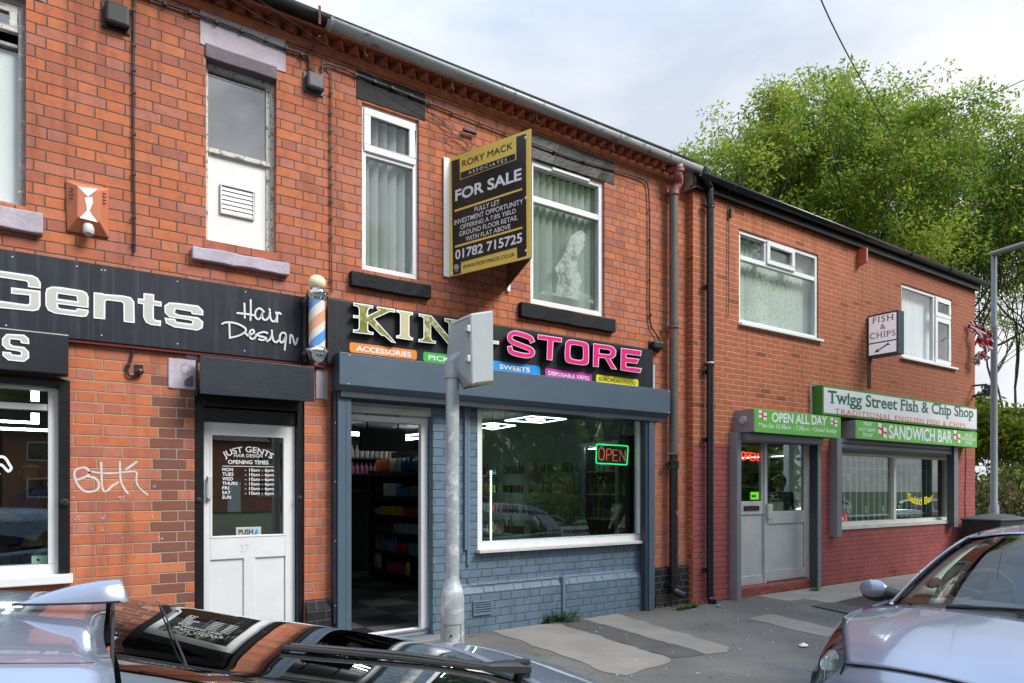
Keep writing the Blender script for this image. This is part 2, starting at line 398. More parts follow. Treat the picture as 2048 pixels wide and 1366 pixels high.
m_black = M('black_paint', (.008, .008, .010), .32, var=.3, bump=.2, bscale=30, spots=((.06, .055, .05), .25, 90))
m_blackbrick = brick_mat('black_painted_brick', 'flemish', .0781, .354, [(.018, .017, .02)] * 2, (.12, .11, .10), jw=.004, zoff=.03)
m_blackstone = M('black_painted_stone', (.009, .010, .014), .6, var=.3, bump=.3, bscale=25, spec=.2, spots=((.2, .19, .18), .2, 60))
m_lilac = M('lilac_painted_stone', (.43, .375, .44), .7, var=.14, bump=.35, bscale=30, spots=((.42, .39, .34), .34, 14))
m_lilacdark = M('dark_lilac_paint', (.13, .10, .125), .7, var=.2, bump=.4, bscale=30)
m_white = M('white_plastic_frame', (.80, .81, .82), .28, var=.03, scale=3, spots=((.5, .48, .42), .22, 40))
m_oldwhite = M('peeling_white_paint', (.66, .65, .61), .7, var=.1, bump=.6, bscale=40, spots=((.22, .19, .15), .42, 26))
m_greywood = M('weathered_window_wood', (.34, .335, .33), .8, var=.18, bump=.6, bscale=45, spots=((.62, .61, .58), .40, 30))
m_door = M('white_door_paint', (.70, .71, .72), .42, var=.04, bump=.1, bscale=30, spots=((.55, .53, .5), .25, 12))
m_dooroff = M('cream_old_frame', (.60, .59, .55), .6, var=.08, spots=((.25, .22, .18), .3, 40))
m_fascia = M('black_fascia_sheet', (.020, .023, .031), .30, var=.25, scale=2.0, streak=.55)
m_fascia2 = M('black_sign_panel', (.014, .016, .021), .35, var=.2, scale=2.5, streak=.2)
m_steel_blue = M('slate_blue_steel', (.070, .105, .145), .42, var=.06, scale=3, bump=.05)
m_steel_dark = M('dark_blue_steel', (.030, .042, .060), .45, var=.15, scale=4)
m_dark = M('dark_recess', (.012, .012, .013), .8)
m_red_trim = M('dark_red_trim', (.16, .012, .012), .5)
m_gutter = M('grey_plastic_gutter', (.40, .43, .44), .38, var=.10, scale=3, spots=((.16, .15, .12), .38, 9))
m_gutterblack = M('black_plastic_gutter', (.012, .013, .016), .33, var=.3, scale=4, spots=((.09, .09, .085), .33, 11))
m_slate = M('roof_slate', (.07, .068, .075), .75, var=.3, bump=.5, bscale=20)
m_iron = M('grey_cast_iron', (.115, .105, .10), .65, var=.12, bump=.2, spots=((.50, .07, .06), .36, 7))
m_ironred = M('flaking_red_paint', (.42, .085, .075), .6, var=.15, bump=.4, spots=((.16, .14, .13), .48, 22))
m_ironblack = M('flaking_black_paint', (.012, .012, .015), .4, var=.3, bump=.2, spots=((.62, .58, .5), .335, 16))
m_pipeblack = M('black_pipe_paint', (.010, .012, .022), .28, var=.3, bump=.1, spots=((.5, .5, .52), .29, 24))
m_cable = M('black_cable', (.012, .011, .011), .5, var=.2)
m_browncable = M('brown_cable', (.06, .045, .04), .55, var=.2)
m_boxblack = M('black_plastic_box', (.012, .0125, .015), .5, var=.1)
m_boxgrey = M('dark_grey_plastic_box', (.06, .068, .077), .5, var=.06)
m_blind = M('pale_blind_fabric', (.84, .87, .83), .9, var=.05, scale=4)
m_blindgreen = M('pale_green_blind_fabric', (.66, .76, .66), .9, var=.05, scale=4)
m_whiteblind = M('white_blind_fabric', (.86, .90, .93), .9, var=.03, scale=4)
def smear_mat():
    g = G('hazy_white_smear'); n1 = g.noise(7, 5, .6); n2 = g.noise(30, 4, .6); k = g.m('MULTIPLY', g.sstep(g.m('ADD', g.m('MULTIPLY', n1, .65), g.m('MULTIPLY', n2, .35)), .36, .62), .72)
    d = g.n('BsdfDiffuse', {'Color': (.75, .79, .78)}).outputs[0]; t = g.n('BsdfTransparent').outputs[0]; s_ = g.n('MixShader', {0: k, 1: t, 2: d}).outputs[0]; g.nt.links.new(s_, g.out.inputs[0]); return g.mat
m_net = smear_mat()
m_glass = glass_mat('window_glass', (.965, .98, .975), 1.5, 1.3, .01, wave=.02)
m_glassold = glass_mat('old_window_glass', (.45, .47, .48), 1.6, 3.0, .16, wave=.06)
m_shopglass = glass_mat('shop_window_glass', (.78, .89, .84), 1.5, 1.5, .02, wave=.012)
m_doorglass = glass_mat('door_glass', (.72, .78, .78), 1.5, 2.2, .05, wave=.02)
m_carglass = glass_mat('car_glass', (.82, .88, .85), 1.5, 1.05, .0)
m_cartint = glass_mat('dark_car_glass', (.05, .055, .055), 1.55, 1.7, .05)
m_alu = M('brushed_aluminium', (.54, .555, .56), .42, .3, var=.08, scale=5, bump=.05)
m_greysteel = M('grey_steel_channel', (.20, .215, .24), .5, .2, var=.08, scale=4)
m_lilacgrey = M('mauve_grey_steel', (.27, .255, .28), .5, .1, var=.06, scale=4)
m_galv = M('galvanised_steel', (.42, .45, .46), .45, .35, var=.2, scale=7, spots=((.66, .68, .68), .42, 9))
m_lamppost = M('painted_lamp_post', (.235, .275, .31), .5, .2, var=.06)
m_signgrey = M('weathered_grey_plastic', (.36, .395, .415), .6, var=.05, scale=4, bump=.06, spots=((.24, .26, .27), .27, 6))
m_moss = M('green_algae_stain', (.10, .10, .055), .9, var=.4, scale=20, bump=.4)
m_chrome = M('polished_chrome', (.80, .81, .83), .10, 1.0, var=.03)
m_bolt = M('bright_screw_head', (.7, .71, .72), .35, .8)
m_cream = M('cream_globe', (.80, .70, .42), .3, var=.04, emit=(1, .86, .55), estr=.05)
m_textwhite = M('white_lettering', (.82, .84, .86), .5, var=.02)
m_textgrey = M('beige_grey_lettering', (.50, .50, .45), .5, var=.06, scale=3)
m_textblack = M('black_lettering', (.012, .012, .012), .5, var=.05)
m_yellow = M('yellow_board', (.86, .61, .115), .5, var=.04, scale=2)
m_boardwhite = M('white_board_edge', (.80, .81, .83), .5, var=.03)
m_boardblack = M('black_board_print', (.016, .013, .013), .28, var=.2, scale=3)
m_boardback = M('brown_board_back', (.10, .066, .052), .6, var=.1)
m_pink = M('magenta_letter', (.75, .004, .20), .4, var=.04)
m_goldside = M('perforated_gold_edge', (.30, .19, .06), .5, .3, var=.5, scale=70, bump=.6, bscale=160)
m_goldface = M('mottled_gold_leaf', (.29, .30, .075), .25, .35, var=.35, scale=9, spots=((.75, .68, .38), .43, 13))
m_goldpale = M('pale_gold_leaf', (.64, .58, .33), .3, .25, var=.08, scale=5, spots=((.35, .33, .10), .28, 12))
m_orange = M('orange_label', (.80, .25, .035), .5, var=.04)
m_green = M('green_label', (.045, .50, .08), .5, var=.04)
m_blue = m_blue
m_skyblue = M('blue_label', (.0, .28, .75), .5, var=.04)
m_magenta = M('magenta_label', (.62, .02, .42), .5, var=.04)
m_lemon = M('lemon_label', (.78, .70, .02), .5, var=.04)
m_limesign = M('bright_green_sign', (.125, .46, .055), .42, var=.07, scale=2)
m_greensign = M('green_sign_edge', (.045, .22, .03), .5, var=.08)
m_whitesign = M('white_sign_face', (.70, .71, .73), .35, var=.05, scale=2.5)
m_teal = M('dark_green_lettering', (.006, .12, .075), .5, var=.05)
m_rust = M('orange_red_lettering', (.62, .13, .035), .5, var=.05)
m_maroon = M('maroon_lettering', (.25, .055, .09), .5, var=.2, scale=30)
m_signpanel = M('white_light_box_face', (.88, .87, .92), .4, var=.03, emit=(.95, .93, 1), estr=.13)  # weak emission brightens the sign face, though its lamp is off
m_darkgrey = M('dark_grey_box_frame', (.045, .055, .065), .5, var=.1)
m_redflag = M('red_flag_print', (.55, .02, .03), .7)
m_alarmred = M('faded_red_alarm', (.60, .13, .085), .6, var=.08, spots=((.42, .24, .16), .3, 14))
m_alarmorange = M('faded_orange_alarm', (.52, .17, .085), .65, var=.10, spots=((.35, .10, .05), .36, 12))
m_alarmface = M('worn_alarm_face', (.62, .40, .34), .7, var=.15, spots=((.75, .73, .73), .45, 9))
m_neonred = emit_mat('red_neon', (1, .035, .02), 3.2)
m_neondim = emit_mat('dim_red_neon', (.9, .16, .11), .75)
m_neongreen = emit_mat('green_neon', (.03, .85, .28), 1.0)
m_light = emit_mat('added_lit_tube', (.94, .98, 1), 12.0)
m_lightthin = emit_mat('lit_diamond_tube', (.94, .98, 1), 4.0)
m_fridgelight = emit_mat('fridge_light', (.85, .95, .90), 9.0)
m_fridgeglass = glass_mat('fridge_glass', (.9, .93, .92), 1.5, .45, .0)
m_interior = M('shop_wall_paint', (.24, .29, .275), .8, var=.05)
m_ceiling = M('shop_ceiling', (.34, .35, .36), .8)
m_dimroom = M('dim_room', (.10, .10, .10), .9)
m_shelfdark = M('dark_shelf', (.028, .028, .032), .5)
m_wheatpanel = M('white_boarding', (.75, .76, .75), .6, var=.04, scale=3, spots=((.6, .58, .52), .22, 6))
# ------------------------------------------------------------------ ground
XJ = P(1374, 600).x                        # where the two buildings meet
XE = P(1950, 700, YF).x                    # far corner of the fish shop
GZ = 0.045                                 # pavement level at the walls
def ground_mat():
    g = G('asphalt_pavement'); f = g.noise(75, 5, .75); b = g.noise(1.1, 5); v = g.n('TexVoronoi', {'Vector': g.pos(), 'Scale': 260.}).outputs['Distance']
    c = g.mix(g.sstep(b, .35, .65), (.128, .118, .105), (.172, .160, .144))
    c = g.mix(g.m('MULTIPLY', g.sstep(f, .52, .68), .7), c, (.27, .25, .222))
    c = g.mix(g.m('MULTIPLY', g.sstep(v, .35, .1), .35), c, (.035, .034, .033))
    c = g.mix(g.m('MULTIPLY', g.sstep(g.noise(3.1, 6, .7), .62, .68), .6), c, (.045, .042, .04))
    c = g.mix(g.m('MULTIPLY', g.m('MULTIPLY', g.sstep(g.m('ADD', g.xyz(g.pos())[1], g.m('MULTIPLY', g.noise(4, 5), .5)), -.05, .12), g.sstep(g.noise(16, 4), .35, .6)), .75), c, (.13, .095, .06))
    gv = g.n('TexVoronoi', {'Vector': g.pos(), 'Scale': 5.5}).outputs; c = g.mix(g.m('MULTIPLY', g.m('LESS_THAN', gv['Distance'], .075), g.m('MULTIPLY', g.m('GREATER_THAN', g.xyz(gv['Color'])[0], .6), .55)), c, (.042, .040, .038))
    ck = g.n('TexVoronoi', {'Vector': g.n('VectorMath', {0: g.pos(), 1: g.n('VectorMath', {0: g.noise(3, 4, col=True), 'Scale': .5}, operation='SCALE').outputs[0]}, operation='ADD').outputs[0], 'Scale': .7}, feature='DISTANCE_TO_EDGE').outputs['Distance']
    c = g.mix(g.m('MULTIPLY', g.sstep(ck, .006, .002), .35), c, (.03, .029, .028))
    g.bsdf(c, .88, 0, .3, g.bump(f, .6, .004)); return g.mat
m_asphalt = ground_mat()
def conc(name, a, b, sp=.3):
    g = G(name); f = g.noise(80, 5, .75); n1 = g.noise(2.2, 6, .65)
    c = g.mix(g.sstep(n1, .3, .7), a, b); c = g.mix(g.m('MULTIPLY', g.sstep(f, .5, .7), .5), c, tuple(x * 1.35 for x in b))
    c = g.mix(g.m('MULTIPLY', g.sstep(g.noise(7, 6, .7), .63, .7), sp), c, tuple(x * .4 for x in a))
    gv = g.n('TexVoronoi', {'Vector': g.pos(), 'Scale': 6.5}).outputs; c = g.mix(g.m('MULTIPLY', g.m('LESS_THAN', gv['Distance'], .07), g.m('MULTIPLY', g.m('GREATER_THAN', g.xyz(gv['Color'])[1], .55), .5)), c, tuple(x * .35 for x in a))
    g.bsdf(c, .9, 0, .3, g.bump(f, .45, .003)); return g.mat
m_patch = conc('concrete_patch', (.235, .21, .178), (.295, .265, .228))
m_patchdark = conc('dark_tarmac_patch', (.085, .080, .075), (.115, .108, .10))
m_slab = conc('paving_slab', (.29, .255, .205), (.36, .32, .265))
m_slabred = conc('red_cover', (.075, .045, .045), (.095, .06, .058))
m_kerb = conc('kerb_stone', (.20, .19, .17), (.27, .255, .23))
m_road = conc('road_asphalt', (.050, .050, .052), (.068, .067, .067))
m_grass = M('verge_grass', (.030, .058, .016), .9, var=.4, scale=2, bump=.5)
def sheet(name, pts, z, mat):
    o = MB().poly([(x, y, z) for x, y in pts]).build(name, mat, fix=False); return tag(o, kind='structure')
sheet('ground', [(-400, -400), (400, -400), (400, 400), (-400, 400)], -.20, m_grass)
sheet('road', [(-400, -13.5), (400, -13.5), (400, -3.05), (-400, -3.05)], -.15, m_road)
pv = MB(); pv.box(-40, 60, -2.9, 12, -.14, GZ); tag(pv.build('pavement', m_asphalt), kind='structure')
kb = MB()
for i in range(75): kb.box(-18 + i * .915, -18 + i * .915 + .905, -3.05, -2.9, -.16, GZ + .004)
tag(kb.build('kerb', m_kerb, bev=.012), kind='structure')
kb = MB(); kb.box(-400, 400, -13.65, -13.5, -.2, -.03); tag(kb.build('kerb', m_kerb), kind='structure')
sheet('footpath', [(-400, -15.4), (400, -15.4), (400, -13.65), (-400, -13.65)], -.04, m_asphalt)
def gp(px, py, z=GZ):
    """ground point measured at a pixel"""
    dx = (px - 1024) / FOC; t = (EYE - z) / ((py - 978) / FOC)
    return (t * (SI + dx * CO), -CAM_Y + t * (CO - dx * SI))
def gpatch(name, pix, z, mat, jag=.026):
    pts = [gp(*p) for p in pix]; out = []
    for i, a in enumerate(pts):
        b = pts[(i + 1) % len(pts)]; n = max(2, int(math.hypot(b[0] - a[0], b[1] - a[1]) / .12))
        for k in range(n):
            t = k / n; out.append((a[0] + (b[0] - a[0]) * t + random.uniform(-jag, jag), a[1] + (b[1] - a[1]) * t + random.uniform(-jag, jag)))
    mb = MB(); mb.flat([out], lambda x, y: (x, min(y, -.06), z)); return tag(mb.build(name, mat, fix=False), kind='structure')
gpatch('pavement_patch', [(985, 1262), (1060, 1245), (1125, 1250), (1345, 1318), (1330, 1330), (1245, 1352), (1215, 1345)], GZ + .004, m_patch)
gpatch('pavement_patch', [(1165, 1238), (1235, 1228), (1462, 1297), (1455, 1303), (1410, 1308)], GZ + .004, m_patch)
gpatch('pavement_patch', [(1125, 1250), (1165, 1238), (1410, 1308), (1345, 1318)], GZ + .0042, m_patchdark)
gpatch('pavement_patch', [(1500, 1238), (1538, 1228), (1690, 1262), (1660, 1275), (1620, 1268)], GZ + .004, m_patch)
# paving slabs in front of the fish shop, with joints
sb = MB()
xs = np.arange(7.0, 16.5, .60); 
for i, x in enumerate(xs):
    for j in range(3):
        y1 = -.13 - j * .50; y0 = y1 - .492
        if x < 7.25 + j * .0: continue
        sb.box(x + .004 + (.3 if j % 2 else 0), x + .594 + (.3 if j % 2 else 0), y0, y1, GZ - .03, GZ + .006 + random.uniform(0, .002))
tag(sb.build('paving_slabs', m_slab, bev=.003), kind='structure')
gpatch('pavement_patch', [(1622, 1213), (1672, 1206), (1750, 1222), (1745, 1234), (1700, 1230)], GZ + .013, m_patchdark, .004)
gpatch('pavement_patch', [(1672, 1206), (1740, 1190), (1790, 1204), (1745, 1222)], GZ + .014, m_slabred, .004)

# ------------------------------------------------------------------ walls
def wall(mb, x0, x1, z0, z1, y, holes, mi=0, rmi=None):
    xs = sorted({x0, x1, *[h[0] for h in holes], *[h[1] for h in holes]}); zs = sorted({z0, z1, *[h[2] for h in holes], *[h[3] for h in holes]})
    xs = [x for x in xs if x0 <= x <= x1]; zs = [z for z in zs if z0 <= z <= z1]
    for a, b in zip(xs, xs[1:]):
        for c, d in zip(zs, zs[1:]):
            mx_, mz = (a + b) / 2, (c + d) / 2
            if any(h[0] < mx_ < h[1] and h[2] < mz < h[3] for h in holes): continue
            mb.poly([(a, y, c), (b, y, c), (b, y, d), (a, y, d)], mi)
    for h in holes:
        a, b, c, d, dp = h[:5]; r = mi if rmi is None else rmi
        if dp <= 0: continue
        a2, b2, c2, d2 = max(a, x0), min(b, x1), max(c, z0), min(d, z1)
        if a > x0: mb.poly([(a, y, c2), (a, y + dp, c2), (a, y + dp, d2), (a, y, d2)], r)
        if b < x1: mb.poly([(b, y, c2), (b, y, d2), (b, y + dp, d2), (b, y + dp, c2)], r)
        mb.poly([(a2, y, d), (a2, y + dp, d), (b2, y + dp, d), (b2, y, d)], r)
        mb.poly([(a2, y, c), (b2, y, c), (b2, y + dp, c), (a2, y + dp, c)], r)
def room(mb, x0, x1, y0, y1, z0, z1, mi=0):
    """five faces of a room, open towards the street"""
    mb.poly([(x0, y1, z0), (x1, y1, z0), (x1, y1, z1), (x0, y1, z1)], mi); mb.poly([(x0, y0, z0), (x1, y0, z0), (x1, y1, z0), (x0, y1, z0)], mi)
    mb.poly([(x0, y0, z1), (x1, y0, z1), (x1, y1, z1), (x0, y1, z1)], mi); mb.poly([(x0, y0, z0), (x0, y1, z0), (x0, y1, z1), (x0, y0, z1)], mi)
    mb.poly([(x1, y0, z0), (x1, y1, z0), (x1, y1, z1), (x1, y0, z1)], mi)
def frame(mb, x0, x1, z0, z1, y0, y1, wd, bot=None, top=None, mi=0):
    bot = wd if bot is None else bot; top = wd if top is None else top
    mb.box(x0, x1, y0, y1, z0, z0 + bot, mi); mb.box(x0, x1, y0, y1, z1 - top, z1, mi)
    mb.box(x0, x0 + wd, y0, y1, z0 + bot, z1 - top, mi); mb.box(x1 - wd, x1, y0, y1, z0 + bot, z1 - top, mi)
def pane(x0, x1, z0, z1, y, mat, parent, name='pane'):
    return MB().box(x0, x1, y, y + .006, z0, z1).build(name, mat, parent)
def blind(x0, x1, z0, z1, y, mat, parent, step=.089, ang=24, seed=0):
    mb = MB(); rr = random.Random(seed); x = x0
    while x < x1 + .02:
        a = R(ang + rr.uniform(-5, 5)); cx = x + step / 2; h = step * .56
        dx, dy = math.cos(a) * h, math.sin(a) * h
        mb.poly([(cx - dx, y + dy, z0 + rr.uniform(0, .006)), (cx + dx, y - dy, z0), (cx + dx, y - dy, z1), (cx - dx, y + dy, z1)]); x += step
    return mb.build('blind', mat, parent, fix=False, solid=.001)
def rough_block(x0, x1, y0, y1, z0, z1, n, mat, name, parent, amp=.008, seed=1, bev=.008):
    """a painted stone block with chipped arrises"""
    mb = MB().box(x0, x1, y0, y1, z0, z1); o = mb.build(name, mat, parent)
    bm = bmesh.new(); bm.from_mesh(o.data)
    bmesh.ops.subdivide_edges(bm, edges=[e for e in bm.edges if abs(e.verts[0].co.x - e.verts[1].co.x) > .1], cuts=n, use_grid_fill=True)
    rr = random.Random(seed)
    for v in bm.verts:
        if x0 + .01 < v.co.x < x1 - .01: v.co.z += rr.uniform(-amp, amp) * .6; v.co.y += rr.uniform(0, amp) * (1 if v.co.y < (y0 + y1) / 2 else 0)
    bm.to_mesh(o.data); bm.free()
    md = o.modifiers.new('b', 'BEVEL'); md.width = bev; md.segments = 2; md.limit_method = 'ANGLE'; md.angle_limit = R(40)
    return o
UP = {}
def rect(name, pl, pr, top, bot, y=0.0):
    UP[name] = (PX(pl, y), PX(pr, y), PZ(*bot, y), PZ(*top, y)); return UP[name]
w_sash = (PX(-75), PX(52), PZ(45, 412), PZ(412, 112))
w_old = rect('old', 412, 553, (412, 112), (412, 479))
w_tall = rect('tall', 724, 838, (724, 203), (838, 560))
w_wide = rect('wide', 1061, 1209, (1061, 314), (1209, 634))
g_win = (-2.4, PX(140), PZ(100, 1152), PZ(100, 758))
g_door = (PX(389), PX(609), GZ, PZ(500, 790))
shop = (PX(667), PX(1303), -.1, 2.42)
BD = (5.2, .30)
# ---- the old terrace
tb = thing('brick_terrace', 'long two storey red brick terrace with sawtooth cornice and three shop openings', 'building', (3, 0, 0))
mb = MB()
wall(mb, -4, XJ, -.1, 5.215, 0, [(*w_sash, .11), (*w_old, .11), (*w_tall, .06), (*w_wide, .06), (*g_win, .15), (*g_door, .12), (*shop, .05)])
mb.box(-4, XJ, 7.99, 8, -.1, 5.2); mb.box(-4.0, -3.99, .01, 7.99, -.1, 5.2); mb.box(XJ - .015, XJ - .005, .02, 7.99, -.1, 5.2)
mb.build('wall', m_old, tb, fix=False)
# cornice: flat band, sawtooth course, two oversailing courses
mb = MB(); zt = PZ(755, 126, -.03)
mb.box(-4, XJ, -.012, .05, zt - .085, zt - .008)
x = -4.0
while x < XJ - .1:
    c = x + .068; mb.add([(c - .066, .03, zt), (c, -.060, zt), (c + .066, .03, zt), (c - .066, .03, zt + .072), (c, -.060, zt + .072), (c + .066, .03, zt + .072)],
           [(0, 1, 4, 3), (1, 2, 5, 4), (0, 2, 1), (3, 4, 5)]); x += .1363
mb.box(-4, XJ, -.075, .05, zt + .078, zt + .14); mb.box(-4, XJ, -.10, .05, zt + .146, zt + .20)
mb.build('cornice', m_oldtop, tb, bev=.003)
mb = MB(); mb.add([(-4.1, -.16, zt + .16), (XJ, -.16, zt + .16), (XJ, 4, zt + 2.2), (-4.1, 4, zt + 2.2), (-4.1, 8.2, zt + .16), (XJ, 8.2, zt + .16)], [(0, 1, 2, 3), (3, 2, 5, 4)])
mb.add([(-4.1, -.16, zt + .15), (-4.1, 4, zt + 2.19), (-4.1, 8.2, zt + .15)], [(0, 1, 2)])
mb.build('roof', m_slate, tb, solid=.02)
# gutters: old black iron at one end, grey plastic from the union on
def half_gutter(name, x0, x1, z0, z1, y, r, mat, parent):
    mb = MB(); n = 9; g = []
    for x, z in ((x0, z0), (x1, z1)):
        g.append([(x, y - r * math.cos(math.pi * k / n), z - r * math.sin(math.pi * k / n)) for k in range(n + 1)])
    mb.grid(g); o = mb.build(name, mat, parent, smooth=True, ang=80, solid=.006); return o
XU = PX(655, -.17); gz0 = PZ(660, 33, -.235); gz1 = PZ(1380, 323, -.235)
half_gutter('black_gutter', -4.1, XU, gz0 + .03, gz0 + .004, -.175, .062, m_gutterblack, tb)
half_gutter('grey_gutter', XU - .02, XJ + .02, gz0, gz1, -.175, .06, m_gutter, tb)
for k, px in enumerate((737, 912, 1082, 1236, 1336, 1357)):
    mb = MB(); xx = PX(px, -.18); z = gz0 + (gz1 - gz0) * (xx - XU) / (XJ - XU)
    mb.tube([(xx, -.175 - .064 * math.cos(a), z - .064 * math.sin(a)) for a in np.linspace(0, math.pi, 9)] + ([(xx, -.10, z - .066), (xx - .005, -.12, z - .115), (xx + .02, -.11, z - .125)] if k < 5 else []), .006, 5); mb.build('gutter_bracket', m_gutter, tb)
mb = MB(); mb.tube([(XU + .015, -.175 - .066 * math.cos(a), gz0 - .066 * math.sin(a)) for a in np.linspace(0, math.pi, 9)], .014, 6)
mb.build('gutter_union', m_gutter, tb)
mb = MB(); mb.box(XU - .10, XU - .08, -.245, -.238, gz0 - .10, gz0 + .05); mb.box(XU - .10, XU - .08, -.24, -.03, gz0 - .20, gz0 - .19); mb.obox((XU - .10, -.03, gz0 - .27), (.012, 0, -.004), (0, .006, 0), (-.012, 0, .10))
mb.build('rusty_strap', M('rusty_iron', (.13, .055, .03), .85, var=.4, scale=30, bump=.5), tb)
# ---- upper windows
def sill_lintel(win, sl, ll, mat, lmat, seed):
    if sl: rough_block(PX(sl[0], -.06), PX(sl[1], -.06), -.06, .10, PZ(*sl[3], -.06), PZ(*sl[2], -.06), 9, mat, 'sill', win, seed=seed)
    if ll: rough_block(PX(ll[0]), PX(ll[1]), -.008, .12, PZ(*ll[3]), PZ(*ll[2]), 9, lmat, 'lintel', win, .004, seed=seed + 3, bev=.003)
def upper_room(win, x0, x1, z0, z1, y=.16):
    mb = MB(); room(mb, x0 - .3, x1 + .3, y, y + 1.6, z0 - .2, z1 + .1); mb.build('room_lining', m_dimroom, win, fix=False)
# sash window cut by the photo's edge: grey weathered frame, white blind
x0, x1, z0, z1 = w_sash; ym = PZ(45, 95, .08)
mb = MB(); frame(mb, x0, x1, z0, z1, .06, .13, .045, .03); mb.box(x0 + .045, x1 - .045, .075, .125, ym - .02, ym + .005)
win = mb.build('sash_window', m_greywood, tb, bev=.004)
mb = MB(); zs = PZ(45, 68, .06); frame(mb, x0 + .046, x1 - .046, zs, z1 - .046, .065, .11, .05, .035); mb.build('sash', m_oldwhite, win, bev=.004)
pane(x0 + .08, x1 - .08, zs + .03, z1 - .08, .09, m_glassold, win); pane(x0 + .04, x1 - .04, z0 + .02, ym - .02, .105, m_glass, win)
MB().box(x0 + .045, x1 - .045, .118, .122, z0 + .02, ym - .03).build('blind', m_whiteblind, win)
upper_room(win, x0, x1, z0, z1); rough_block(x0 - .3, PX(86, -.06), -.06, .10, PZ(45, 460, -.06), PZ(45, 418, -.06), 9, m_lilac, 'sill', win)
rough_block(x0 - .1, x1 + .1, -.008, .12, z1, z1 + .28, 5, m_lilac, 'lintel', win, .003)
# old window: glass over a boarded lower half with a vent
x0, x1, z0, z1 = w_old; zm = PZ(412, 297, .09)
mb = MB(); frame(mb, x0, x1, z0, z1, .07, .14, .028, .02, .05); mb.box(x1 - .062, x1 - .028, .085, .13, z0 + .02, z1 - .05)
mb.box(x0 + .028, x1 - .028, .065, .13, zm - .028, zm + .008)
win = mb.build('old_window', m_oldwhite, tb, bev=.004)
pane(x0 + .03, x1 - .06, zm + .01, z1 - .05, .105, m_glassold, win)
mb = MB().box(x0 + .03, x1 - .064, .095, .115, z0 + .02, zm - .028); bd = mb.build('boarding', m_wheatpanel, win)
a, b = P(440, 367, .09), P(508, 439, .09); mb = MB(); frame(mb, a.x, b.x, PZ(440, 427, .09), a.z, .075, .095, .012)
mb.build('vent', m_alu, win, bev=.002)
mb = MB(); h = (a.z - PZ(440, 427, .09) - .024) / 6
for k in range(6): z = PZ(440, 427, .09) + .012 + k * h; mb.add([(a.x + .012, .081, z), (b.x - .012, .081, z), (b.x - .012, .092, z + h), (a.x + .012, .092, z + h)], [(0, 1, 2, 3)])
mb.build('vent_louvre', m_white, win, solid=.003)
upper_room(win, x0, x1, z0, z1)
sill_lintel(win, (385, 580, (385, 490), (385, 516)), (400, 571, (400, 20), (400, 88)), m_lilac, m_lilac, 5)
rough_block(PX(410), PX(553), -.016, .115, z1 - .01, PZ(409, 86), 5, m_lilacdark, 'lintel', win, .004, 8)
# white plastic windows
x0, x1, z0, z1 = w_tall; zt_ = PZ(724, 303, .04)
mb = MB(); frame(mb, x0, x1, z0, z1, .03, .10, .05); mb.box(x0 + .05, x1 - .05, .035, .095, zt_ - .03, zt_ + .03)
win = mb.build('tall_window', m_white, tb, bev=.006)
mb = MB(); frame(mb, x0 + .028, x1 - .028, zt_ + .004, z1 - .03, .015, .05, .062); mb.build('casement', m_white, win, bev=.006)
pane(x0 + .08, x1 - .08, zt_ + .06, z1 - .085, .04, m_glass, win); pane(x0 + .045, x1 - .045, z0 + .045, zt_ - .025, .06, m_glass, win)
blind(x0 + .03, x1 - .03, z0 + .05, z1 - .05, .145, m_blind, win, seed=3, ang=52); upper_room(win, x0, x1, z0, z1, .26)
sill_lintel(win, (703, 863, (703, 540), (703, 570)), (713, 850, (713, 139), (713, 196)), m_blackstone, m_blackstone, 11)
x0, x1, z0, z1 = w_wide; zt_ = PZ(1061, 396, .04)
mb = MB(); frame(mb, x0, x1, z0, z1, .03, .10, .06); mb.box(x0 + .06, x1 - .06, .033, .095, zt_ - .032, zt_ + .032)
win = mb.build('wide_window', m_white, tb, bev=.006)
MB().box(x0 + .3, x1 - .2, .014, .031, z1 - .045, z1 - .012).build('trickle_vent', m_white, win, bev=.004)
pane(x0 + .055, x1 - .055, zt_ + .03, z1 - .055, .06, m_glass, win); pane(x0 + .055, x1 - .055, z0 + .055, zt_ - .03, .06, m_glass, win)
blind(x0 + .03, x1 - .03, z0 + .05, z1 - .05, .16, m_blindgreen, win, seed=5, ang=42); upper_room(win, x0, x1, z0, z1, .28)
sm = trace(1341 / 540, 860, 150, .066)
mb = MB(); mb.flat([[(540, 1085), (560, 1075), (625, 1065), (640, 1010), (620, 960), (660, 900), (700, 800), (745, 770), (775, 790), (770, 840), (735, 900), (730, 960), (755, 1020), (740, 1070), (800, 1100), (815, 1135), (700, 1110), (620, 1095)]], sm)
mb.build('smear', m_net, win, fix=False)
sill_lintel(win, (1043, 1232, (1043, 603), (1043, 632)), (1043, 1228, (1043, 258), (1043, 308)), m_blackstone, m_black, 21)

# ---- barber shop window and door
x0, x1, z0, z1 = g_win
mb = MB(); xb = PX(117, 0); mb.box(xb, x1, -.03, .14, z0 + .02, z1); mb.box(x0, xb, -.03, .14, PZ(50, 770), z1)
win = mb.build('shop_window', m_black, tb, bev=.006, label='barber shop window in a black painted surround')
xa = PX(96, .06); zt2 = PZ(50, 772, .03); mb = MB(); frame(mb, x0, xb, z0 + .01, zt2, .03, .12, xb - xa, .07, .02); zm = PZ(50, 812, .05)
mb.box(x0 + .1, xa, .04, .11, zm - .025, zm + .02); mb.build('frame', m_door, win, bev=.004)
pane(x0 + .05, xa + .01, zm + .01, zt2 - .01, .07, m_shopglass, win); pane(x0 + .05, xa + .01, z0 + .06, zm - .01, .07, m_shopglass, win)
MB().box(x0 - .1, PX(146, -.08), -.09, .06, z0 - .05, z0 + .012).build('sill', m_door, win, bev=.006)
